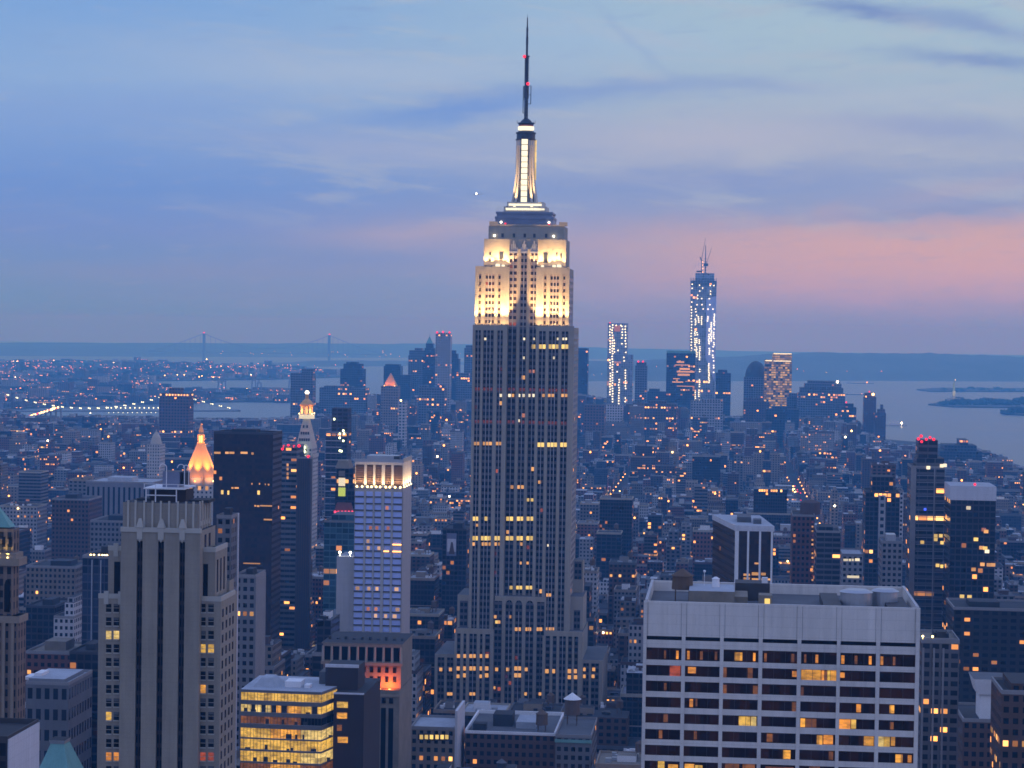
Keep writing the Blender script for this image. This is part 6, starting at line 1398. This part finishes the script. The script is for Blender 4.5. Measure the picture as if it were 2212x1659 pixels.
sc_ = 17300/math.hypot(A.x, A.y); A *= sc_; B *= 17300/math.hypot(B.x, B.y); A.z = B.z = 0
bridge('distant_suspension_bridge', 'hazy suspension bridge with two tall towers across the far narrows', (A, B), 70, 213, (420, 420), 110, 0, 3.8, 'metal_blue', deckw=34)
for o_ in [x for x in COL.objects if x.name.startswith('distant_suspension_bridge')]:
    for u in (440, 711):
        P_ = A if u == 440 else B
        part('red_beacon', ['lamp_red'], o_, tuple(o_.location), lambda b: b.ball((P_.x, P_.y, 213-drop(P_.x, P_.y)+5), 7))
g = gp(2060, 872); d0 = math.hypot(g.x, g.y)
S = thing('statue', 'robed statue with raised torch on tall lit pedestal, on the bay island', 'statue', (g.x, g.y, g.z))
bb = (g.x, g.y, 0); z0 = g.z+1
part('pedestal', ['limestone'], S, (g.x, g.y, g.z), lambda b: (b.frustum(g.x, g.y, z0, z0+20, 28, 26, 11, 0), b.frustum(g.x, g.y, z0+20, z0+46, 9.5, 7.5, 4, 0, rot=.785), b.frustum(g.x, g.y, z0+46, z0+48, 8.5, 8.5, 4, 0, rot=.785)))
def fig(b):
    for a, c, ra, rb in ((48, 62, 5.2, 4.4), (62, 74, 4.4, 3.6), (74, 80, 3.6, 3.3), (80, 82, 3.2, 1.4), (82, 86.5, 1.7, 1.6), (86.5, 87.5, 2.4, 1.2)): b.frustum(g.x, g.y, z0+a, z0+c, ra, rb, 10, 0)
    b.tube((g.x+2.6, g.y, z0+79), (g.x+5, g.y, z0+90), 1.1, 0, 6, .8); b.frustum(g.x+5, g.y, z0+90, z0+91.5, 1.6, 1.6, 8, 0); b.box(g.x-5, g.x-3.2, g.y-2, g.y, z0+68, z0+76, 0)
    b.tube((g.x-3, g.y, z0+79), (g.x-4.2, g.y-1.5, z0+71), 1.0, 0, 6)
    for k in range(7): a = math.pi*(k+.5)/7; b.tube((g.x, g.y, z0+87), (g.x+3.4*math.cos(a), g.y, z0+87+2.6*math.sin(a)), .25, 0, 3)
part('figure', ['bronze'], S, (g.x, g.y, g.z), fig)
part('torch_flame', ['lamp_yellow'], S, (g.x, g.y, g.z), lambda b: b.frustum(g.x+5, g.y, z0+91.5, z0+94, 1.1, .1, 6, 0))
spot(S, (g.x, g.y, g.z), (g.x-6, g.y-60, z0+5), (g.x, g.y, z0+60), 1.6e5, 60, (.85, 1, .5), 1, 2)
def boat(label, u, v, L, hc, lampm, ls, cat='ferry', nm='ferry_boat'):
    p = gp(u, v); p.z = -4-drop(p.x, p.y)
    T = thing(nm, label, cat, tuple(p))
    def hull(b):
        P0 = [(-L/2, -4), (L*.36, -4), (L/2, 0), (L*.36, 4), (-L/2, 4)]; b.prism([(p.x+x, p.y+y) for x, y in P0], p.z-1, p.z+3.2, 0)
    part('hull', ['hull' if hc < 8 else 'metal_pale'], T, tuple(p), hull)
    part('deckhouse', ['white_paint'], T, tuple(p), lambda b: (b.box(p.x-L*.3, p.x+L*.28, p.y-3.2, p.y+3.2, p.z+3.2, p.z+3.2+hc*.6, 0), b.box(p.x-L*.2, p.x+L*.1, p.y-2.6, p.y+2.6, p.z+3.2+hc*.6, p.z+3.2+hc, 0)))
    part('mast_light', [lampm], T, tuple(p), lambda b: (b.ball((p.x+L*.25, p.y-4, p.z+4+hc*.5), ls), b.tube((p.x+L*.25, p.y-4, p.z+3), (p.x+L*.25, p.y-4, p.z+4+hc*.5), .3)))
boat('white ferry with bright bow light crossing the bay', 1936, 917, 62, 11, 'lamp_white', 2.4)
boat('dark barge low on the water near the far shore', 1858, 827, 150, 6, 'lamp_orange', 3, 'barge', 'barge')
boat('long dark barge beside the slim waterfront tower', 1848, 851, 110, 5, 'lamp_orange', .6, 'barge', 'barge')
boat('small dark boat below the unfinished tower, on open water', 1352, 846, 36, 7, 'lamp_white', 3, 'boat', 'boat')
for i, (u, v, h) in enumerate(((475, 845, 70), (483, 845, 76), (548, 838, 64), (560, 843, 60), (628, 840, 60))):
    p = gp(u, v+4); hh = h; T = thing('harbour_crane', '%s container crane from the left on the far waterfront' % ['first', 'second', 'third', 'fourth', 'last'][i], 'crane', tuple(p), 'waterfront cranes')
    part('portal', ['metal_blue'], T, tuple(p), lambda b: [b.tube((p.x+dx, p.y+dy, p.z), (p.x+dx*.7, p.y+dy*.7, p.z+hh*.6), 1.6, 0, 4) for dx in (-9, 9) for dy in (-7, 7)] and b.box(p.x-9, p.x+9, p.y-7, p.y+7, p.z+hh*.58, p.z+hh*.64, 0))
    part('boom', ['metal_blue'], T, tuple(p), lambda b: (b.tube((p.x-6, p.y, p.z+hh*.64), (p.x+12, p.y, p.z+hh*1.25), 1.4, 0, 4), b.tube((p.x, p.y, p.z+hh*.64), (p.x, p.y, p.z+hh), 1.4, 0, 4), b.tube((p.x-8, p.y, p.z+hh*.66), (p.x, p.y, p.z+hh), .8, 0, 4)))
# aircraft, a bright landing light left of the mast
p = at(1031, 419, 2500); T = thing('aircraft', 'tiny approaching aircraft showing one bright light left of the mast', 'aircraft', tuple(p))
def plane(b):
    b.tube((p.x, p.y-8, p.z), (p.x, p.y+9, p.z), .95, 0, 10, .35); b.ball((p.x, p.y-8, p.z), .95, 0, 8, 5)
    for s in (-1, 1):
        b.face([(p.x, p.y-2, p.z-.3), (p.x+s*9, p.y+2, p.z+.2), (p.x+s*9, p.y+3, p.z+.2), (p.x, p.y+1.5, p.z-.3)], 0); b.face([(p.x, p.y+7.4, p.z+.2), (p.x+s*3, p.y+8.6, p.z+.3), (p.x+s*3, p.y+9.2, p.z+.3), (p.x, p.y+9, p.z+.2)], 0)
        b.tube((p.x+s*3, p.y-2.5, p.z-.7), (p.x+s*3, p.y, p.z-.7), .4)
part('airframe', ['metal_pale'], T, tuple(p), plane)
part('tail_fin', ['metal_pale'], T, tuple(p), lambda b: b.face([(p.x, p.y+7, p.z), (p.x, p.y+9, p.z), (p.x, p.y+9.6, p.z+2.6), (p.x, p.y+8.6, p.z+2.6)], 0))
part('landing_light', ['lamp_white'], T, tuple(p), lambda b: b.ball((p.x, p.y-9, p.z-.2), .95))

# ------------------------------------------------------------------ far shore: city mass, street lights, single floodlights
r = random.Random(17)
def inpoly(x, y, P):
    c = False; j = len(P)-1
    for i in range(len(P)):
        if (P[i][1] > y) != (P[j][1] > y) and x < (P[j][0]-P[i][0])*(y-P[i][1])/(P[j][1]-P[i][1])+P[i][0]: c = not c
        j = i
    return c
cm = ['far_brown', 'far_tan', 'far_blue', 'far_dark', 'far_pale']
bb = MB(); n = 0
while n < 2600:
    u, v = r.uniform(-300, 742), 782+124*r.random()**1.1
    if not inpoly(u, v, BROOK_PX): continue
    g = ground(u, v); w, dd = r.uniform(9, 34), r.uniform(10, 30); h = r.choice((8, 10, 12, 14, 18, 24)) if r.random() < .96 else r.uniform(30, 55)
    if 838 < v < 866 and u > 300: h *= .6
    z = -drop(g.x, g.y)+1.5; bb.box(g.x-w, g.x+w, g.y-dd, g.y+dd, z-4, z+h, r.choice((0, 0, 1, 2, 2, 3, 4)), 5 if r.random() < .6 else 6, 7, 4); n += 1
for u0, u1, v0, v1, k in ((270, 330, 800, 783, 5), (362, 402, 800, 784, 4), (20, 60, 800, 788, 3)):          # clumps of taller blocks
    for i in range(k):
        u = u0+(u1-u0)*(i+.5)/k; g = ground(u, v0); z = -drop(g.x, g.y); h = H-(v1-r.uniform(0, 3)-eyev(u))/F*math.hypot(g.x, g.y)-0
        bb.box(g.x-35, g.x+35, g.y, g.y+60, z-4, max(30, h), 0, 5, 7, 4)
bb.build('distant_city', cm+['roof_dark', 'roof_grey'], label='low hazy city blocks spread along the far shore', kind='stuff')
b = [MB(), MB(), MB()]
for i in range(400):
    u, v = r.uniform(-150, 742), 786+r.random()*112
    if not inpoly(u, v, BROOK_PX): continue
    if i % 3 == 0: v = 802+(r.random()-.5)*6-.02*u*.3
    g = ground(u, v); z = -drop(g.x, g.y)+r.uniform(14, 26); d_ = math.hypot(g.x, g.y); s = r.uniform(.35, .75)*d_/F
    b[0 if r.random() < .72 else (1 if r.random() < .7 else 2)].ball((g.x, g.y, z), s, 0, 6, 4)
for i in range(150):
    u = r.uniform(1250, 2300); v = 821-abs(r.gauss(0, 1))*9
    if i % 2: u = r.choice((r.gauss(1770, 60), r.gauss(1420, 60), r.gauss(1900, 40)))
    if v < 790: continue
    g = ground(u, 820); d_ = math.hypot(g.x, g.y)*1.02; k = d_/math.hypot(g.x, g.y); x, y = g.x*k, g.y*k
    p = at(u, v, y); b[0 if r.random() < .7 else 1].ball((p.x, p.y, p.z), r.uniform(.35, .8)*d_/F, 0, 6, 4)
for i in range(60):
    u, v = r.uniform(0, 1000), r.uniform(757, 772); p = at(u, v, 20500); b[1].ball(tuple(p), r.uniform(1.2, 2.4), 0, 6, 4)
emis('far_orange', (1, .30, .10), 6); emis('far_white', (1, .75, .42), 6); emis('far_red', (1, .12, .08), 6)
for q, m_, l_ in zip(b, ('far_orange', 'far_white', 'far_red'), ('countless orange street lights of the far shore', 'countless pale street lights of the far shore', 'scattered red lights of the far shore')): q.build('street_lights', [m_], label=l_, kind='stuff')
def c1(x, y): return .248*x, 713.2+.248*y
SP = [('white', 1.0, [(116, 272), (150, 272), (468, 265), (990, 285), (1173, 292), (1318, 292), (1800, 253), (252, 485), (290, 485), (350, 482), (423, 482), (480, 490), (1068, 484), (788, 722), (383, 775), (380, 830), (1340, 405), (2185, 388), (30, 518), (132, 410)]),
      ('amber', 1.0, [(572, 490), (600, 490), (1435, 395), (1545, 388), (1605, 388), (1735, 405), (1760, 398), (1912, 410), (1857, 410), (1925, 315), (1835, 325), (780, 570), (875, 567), (913, 568), (1505, 827), (1575, 850), (866, 812), (1900, 783), (2013, 783), (2150, 510)]),
      ('orange', .8, [(222, 392), (250, 390), (270, 393), (306, 388), (415, 383), (575, 375), (648, 370), (695, 368), (735, 365), (800, 363), (850, 365), (900, 356), (940, 352), (980, 350), (1035, 348), (1095, 328), (1150, 345), (1165, 352), (1195, 335), (1228, 337), (1255, 335), (1275, 345), (1300, 350), (1205, 352), (265, 532), (320, 535), (430, 535), (455, 530), (575, 538), (540, 440)]),
      ('red', .8, [(85, 525), (1180, 600), (1124, 803), (470, 545), (2085, 855)])]
for col, sz, pts in SP:
    pts = sorted(pts)
    for i, (cx_, cy_) in enumerate(pts):
        u, v = c1(cx_, cy_); near = v > 905
        g = ground(u, v+6); d_ = math.hypot(g.x, g.y); q = at(u, v, g.y); zg_ = -drop(g.x, g.y)
        T = thing('floodlight_mast', '%s floodlight mast on the far shore, %s from the left of its colour' % (col, ORD[i] if i < 20 else 'twenty-'+ORD[i-20] if i < 29 else 'thirtieth'), 'floodlight', (q.x, q.y, zg_), 'floodlights along the far shore')
        o_ = (q.x, q.y, zg_); s = sz*d_/F*1.15
        part('mast', ['metal_dark'], T, o_, lambda b: b.tube((q.x, q.y, min(zg_, q.z-2)), (q.x, q.y, q.z), .6, 0, 4))
        part('lamp_head', [{'white': 'lamp_white', 'amber': 'lamp_yellow', 'orange': 'lamp_orange', 'red': 'lamp_red'}[col]], T, o_, lambda b: b.ball((q.x, q.y, q.z), s, 0, 8, 5))

# ------------------------------------------------------------------ the fabric of the city: block after block of lesser buildings
AV = [-2330, -1980, -1650, -1190, -960, -740, -590, -445, -305, -165, 115, 395, 670, 945, 1220, 1490]
ENV = [(-300, 886), (38, 888), (52, 903), (140, 903), (152, 893), (185, 901), (340, 904), (410, 908), (560, 908), (625, 903), (640, 884), (690, 872), (735, 858), (860, 852), (880, 838), (1000, 828), (1030, 828), (1241, 848), (1300, 862), (1440, 876), (1500, 886), (1560, 892), (1576, 902), (1612, 903), (1625, 884), (1720, 884), (1770, 892), (1860, 910), (1908, 955), (2040, 972), (2120, 972), (2212, 1000), (2400, 1065)]
eu, ev = zip(*ENV)
r = random.Random(41)
lots = []
y0 = 560.0
while y0 < 7000:
    for i in range(len(AV)-1):
        xa_, xb_ = AV[i]+13, AV[i+1]-13
        for half in (0, 1):
            x = xa_
            while x < xb_-12:
                big = r.random() < .13; w = min(r.uniform(30, 58) if big else r.uniform(9, 27), xb_-x)
                if y0 > 4800: w = min(w*1.3, xb_-x)
                ya, yb = (y0+8, y0+8+r.uniform(25, 31)) if half == 0 else (y0+72-r.uniform(25, 31), y0+72)
                X0, X1 = x+.3, x+w-.3; x += w
                cx_ = (X0+X1)/2; ym = (ya+yb)/2
                if not (-.36*ym-60 < cx_ < .16*ym+60) or not inpoly(cx_, ym+20, MANH): continue
                if ym < 1000: h = r.uniform(28, 85)
                elif ym < 1700: h = r.lognormvariate(3.85, .38)
                elif ym < 2500: h = r.lognormvariate(3.55, .40)
                elif ym < 3300: h = r.lognormvariate(3.15, .42)
                elif ym < 4900: h = r.lognormvariate(2.95, .40) if r.random() < .93 else r.uniform(40, 75)
                elif ym < 5300: h = r.lognormvariate(3.5, .5)
                else: h = r.lognormvariate(4.0, .5)
                if 3400 < ym < 4900 and proj(cx_, ym, 30)[0] < (175 if ym < 4000 else 640) and r.random() < .33: h = r.uniform(22, 60)
                h = max(9, min(h, 130))
                if any(X0 < l['x1']+3 and X1 > l['x0']-3 and ya < l['y1']+3 and yb > l['y0']-3 for l in LM): continue
                uA, vA = proj(X0, ya, h); uB, vB = proj(X1, ya, h)
                ul, ur = min(uA, uB), max(uA, uB)
                lim = max(float(np.interp(q, eu, ev)) for q in (ul, (ul+ur)/2, ur))
                if ym < 4600: lim += 12
                for l in LM:
                    if ya < l['Y'] and ul < l['u1']-1 and ur > l['u0']+1: lim = max(lim, l['vb']-2)
                vt = (vA+vB)/2
                if vt < lim:
                    dist = F/(Vector((cx_, ya, h))-EYE).dot(FW); h -= (lim-vt)/dist
                    if h < 6: continue
                lots.append((X0, X1, ya, yb, h, r.random()))
    y0 += 80
# how much of each lot the eye sees: paint the lots and landmarks far to near into a coarse frame
K = 3; Wd, Hd = 2212//K+1, 1659//K+1
buf = np.full((Hd, Wd), -1, dtype=np.int32)
items = [(l[2], i, l) for i, l in enumerate(lots)] + [(l['Y'], -2, l) for l in LM]
items.sort(key=lambda t: -t[0])
for Y_, i, l in items:
    if i >= 0:
        (ua, va), (ub, vb), (uc, vc) = proj(l[0], l[2], l[4]), proj(l[1], l[2], 0), proj((l[0]+l[1])/2, l[3], l[4]); top_, bot, a_, b_ = min(vc, va), vb, ua, ub
    else: a_, b_, top_, bot = l['u0'], l['u1'], l['vt'], min(1659, l['vb']+400)
    xs, xe, ys, ye = int(max(0, a_/K)), int(min(Wd, b_/K+1)), int(max(0, top_/K)), int(min(Hd, bot/K+1))
    if xe > xs and ye > ys: buf[ys:ye, xs:xe] = i
cnt = np.bincount(buf[buf >= 0].ravel(), minlength=len(lots))
order = sorted(range(len(lots)), key=lambda i: -cnt[i]); NIND = 285
solo = [i for i in order[:NIND] if cnt[i] >= 6]; solos = set(solo)
TONE = {'f_brown': 'dark brown', 'f_red': 'red brick', 'f_tan': 'tan', 'f_grey': 'grey', 'f_pale': 'pale grey', 'f_white': 'white', 'f_dark': 'near-black', 'f_strip': 'strip-windowed grey', 'f_glass': 'dark glass', 'f_sand': 'sand-coloured', 'f_lit': 'brightly lit'}
ROOF = {'roof_dark': 'dark', 'roof_grey': 'grey', 'roof_pale': 'pale', 'roof_tan': 'tan'}
def nearest_phrase(u, v, Y_):
    best = None
    for l in LM:
        if not l['ph']: continue
        lu = min(max(u, l['u0']), l['u1']); lv = min(max(v, l['vt']), l['vb']); dd = abs(u-lu)+abs(v-lv)*1.2+abs(l['Y']-Y_)*.02
        if best is None or dd < best[0]: best = (dd, l)
    l = best[1]
    rel = 'in front of' if l['u0'] <= u <= l['u1'] and Y_ < l['Y'] else ('behind' if l['u0'] <= u <= l['u1'] else 'beside')
    return rel+' '+l['ph']
mass = MB(); r = random.Random(77); recs = []
MW = ['f_brown']*5+['f_red']*4+['f_tan']*3+['f_grey']*4+['f_pale']*2+['f_white']*1+['f_dark']*4+['f_strip']*1+['f_glass']*2+['f_sand']*2+['f_lit']*1
RW = ['roof_dark']*7+['roof_grey']*4+['roof_pale']*3+['roof_tan']
RI = {'roof_dark': 11, 'roof_grey': 12, 'roof_pale': 13, 'roof_tan': 14}
def boxes(b, l, mi, mt, bay, fh, tiers):
    X0, X1, ya, yb, h, _ = l; b.box(X0, X1, ya, yb, -6, h*(tiers[0] if tiers else 1), mi, mt, bay, fh)
    if tiers:
        w = X1-X0; b.box(X0+w*.14, X1-w*.14, ya+(yb-ya)*.16, yb-.3, h*tiers[0]-.2, h, mi, mt, bay, fh)
for i, l in enumerate(lots):
    m_, rf = r.choice(MW), r.choice(RW); tiers = (r.uniform(.7, .86),) if l[4] > 34 and r.random() < .4 else None
    if m_ == 'f_lit' and r.random() < .5: m_ = 'f_brown'
    bay, fh = r.choice((2.6, 3.0, 3.4, 4.2)), r.choice((3.4, 3.7, 4.0))
    if i not in solos:
        if l[2] > 4200: bay *= 1.3
        boxes(mass, l, FILL.index(m_), RI[rf], bay, fh, tiers)
        if r.random() < .75:
            X0, X1, ya, yb, h, _ = l; w = X1-X0; mass.box(X0+w*.3, X0+w*r.uniform(.5, .8), ya+8, yb-6, h-.1, h+r.uniform(2, 6), r.choice((0, 2, 3, 4, 5)), RI[r.choice(RW)])
            if l[2] < 3800 and r.random() < .3: tx_, ty_ = X0+w*.2, ya+r.uniform(6, 18); mass.frustum(tx_, ty_, h+2.5, h+6.5, 2.1, 2.0, 8, 11); mass.frustum(tx_, ty_, h+6.5, h+8, 2.2, .1, 8, 12); mass.frustum(tx_, ty_, h-.1, h+2.5, 1.2, 1.2, 4, 11, False)
        continue
    recs.append((i, l, m_, rf, tiers, bay, fh))
mass.build('distant_blocks', FILL+['roof_dark', 'roof_grey', 'roof_pale', 'roof_tan'], label='dense mass of lesser low buildings filling the city to the river', kind='stuff')
lab = {}
rows_ = []
for (i, l, m_, rf, tiers, bay, fh) in recs:
    X0, X1, ya, yb, h, _ = l; w, dd = X1-X0, yb-ya
    tank = r.random() < .40 and w > 14; bulk = r.random() < .8
    u, v = proj((X0+X1)/2, ya, h)
    size = ('wide ' if w > 36 else 'narrow ' if w < 18 else '')+('tall ' if h > 62 else 'low ' if h < 26 else '')
    feat = ' with water tank' if tank else (' with setback top' if tiers else '')
    base = f"{TONE[m_]} {size}building{feat}, {ROOF[rf]} roof, {nearest_phrase(u, v, ya)}"
    rows_.append([base, ya, i, l, m_, rf, tiers, bay, fh, tank, bulk])
grp = {}
for q in rows_: grp.setdefault(q[0], []).append(q)
for base, qs in grp.items():
    qs.sort(key=lambda t: t[1])
    for k, q in enumerate(qs):
        _, _, i, l, m_, rf, tiers, bay, fh, tank, bulk = q; X0, X1, ya, yb, h, _z = l; w, dd = X1-X0, yb-ya; org = ((X0+X1)/2, ya, 0)
        if len(base.split()) > 14: base = base.replace(', '+ROOF[rf]+' roof', '')
        label = base if len(qs) == 1 else ('nearest ' if k == 0 else ORD[k]+' nearest ')+base
        b = MB(org); boxes(b, l, 0, 1, bay, fh, tiers)
        o = b.build('city_building', [m_, rf], None, label, 'building', 'buildings of the city blocks')
        def pp(q_):
            z0_, t = (h*tiers[0] if tiers else h), .5
            q_.box(X0-.12, X1+.12, ya-.15, ya+t, z0_-.9, z0_+1.0, 0); q_.box(X0-.12, X0+t, ya+t, yb, z0_-.5, z0_+1.0, 0); q_.box(X1-t, X1+.12, ya+t, yb, z0_-.5, z0_+1.0, 0); q_.box(X0+t, X1-t, yb-t, yb+.12, z0_-.5, z0_+1.0, 0)
        part('parapet', [r.choice(('concrete', 'brick_brown', 'brick_tan', 'limestone', 'roof_grey'))], o, org, pp)
        if ya < 1900:
            for f_ in (.33, .72): part('belt_course', [m_ if m_ in MATS and False else 'brick_tan'], o, org, lambda q_: q_.box(X0-.1, X1+.1, ya-.32, ya-.01, h*(tiers[0] if tiers else 1)*f_-.3, h*(tiers[0] if tiers else 1)*f_+.3, 0))
        fx, fy = r.uniform(.2, .45), r.uniform(.3, .45); bw = min(w*.35, 9); bz = h
        if bulk: part('roof_bulkhead', [r.choice(('brick_brown', 'brick_tan', 'white_paint', 'concrete')), rf], o, org, lambda q_: (q_.box(X0+w*fx, X0+w*fx+bw, ya+dd*fy, ya+dd*fy+min(dd*.35, 8), bz-.05, bz+r.uniform(2.4, 4.2), 0, 1)))
        if tank: part('water_tank', ['wood_tank'], o, org, lambda q_: wt(q_, X0+w*(.76 if fx < .4 else .2), ya+dd*.62, h-.05, 2.0, 3.6, 3.4))
        if ya < 2300:
            def ac(q_):
                for _ in range(r.randint(3, 7)):
                    ax, ay = X0+w*r.uniform(.2, .8), ya+dd*r.uniform(.2, .8); s = r.uniform(.7, 1.6); q_.box(ax-s, ax+s, ay-s*.8, ay+s*.8, bz-.04, bz+r.uniform(.8, 1.9), 0, bottom=False)
            part('roof_units', [r.choice(('metal_pale', 'white_paint', 'roof_grey', 'metal_dark'))], o, org, ac, kind='stuff')
        if r.random() < .16:
            s = .75*ya/1800; part('roof_lamp', [r.choice(('lamp_orange', 'lamp_orange', 'lamp_yellow', 'lamp_white'))], o, org, lambda q_: (q_.ball((X0+w*.5, ya-.6, h-r.uniform(1, h*.35)), s), ))
# traffic in the avenue left of the skyscraper
for nm, m_, dx, l_ in (('headlights', 'lamp_yellow', -3.5, 'headlights of traffic in the street canyons'), ('tail_lights', 'lamp_red', 3.5, 'red tail lights of traffic in the street canyons')):
    q = MB()
    for x in AV:
        for _ in range(60):
            y = r.uniform(900, 3800); q.ball((x+dx+r.uniform(-2.5, 2.5), y, .9), .55+y*.00012, 0, 6, 4)
    q.build(nm, [m_], label=l_, kind='stuff')
q = MB()
for x in AV:
    for k in range(75): y = 900+k*40; q.ball((x+9*(1 if k % 2 else -1), y, 9.5), .6+y*.0001, 0, 6, 4); q.tube((x+9*(1 if k % 2 else -1), y, 0), (x+9*(1 if k % 2 else -1), y, 9.2), .12, 1, 4)
q.build('street_lamps', ['lamp_orange', 'metal_dark'], label='orange street lamps lining the avenues between the blocks', kind='stuff')

# ------------------------------------------------------------------ evening haze
hzb = MB(); hzb.box(-63000, 63000, -63000, 63000, -262, 470, 0, bottom=True)
hm = bpy.data.materials.new('haze'); hm.use_nodes = True; MATS['haze'] = hm; nt = hm.node_tree; nt.nodes.remove(nt.nodes['Principled BSDF'])
pv = nt.nodes.new('ShaderNodeVolumePrincipled'); nt.links.new(pv.outputs[0], nt.nodes['Material Output'].inputs['Volume'])
pv.inputs['Color'].default_value = (.11, .47, 1.0, 1); pv.inputs['Absorption Color'].default_value = (1, 1, 1, 1); pv.inputs['Density'].default_value = 1.18e-4; pv.inputs['Anisotropy'].default_value = .25
pv.inputs['Emission Strength'].default_value = 0; pv.inputs['Blackbody Intensity'].default_value = 0
hm.cycles.homogeneous_volume = True
hzb.build('haze', 'haze', kind='stuff', label='blue evening haze over the city and bay')
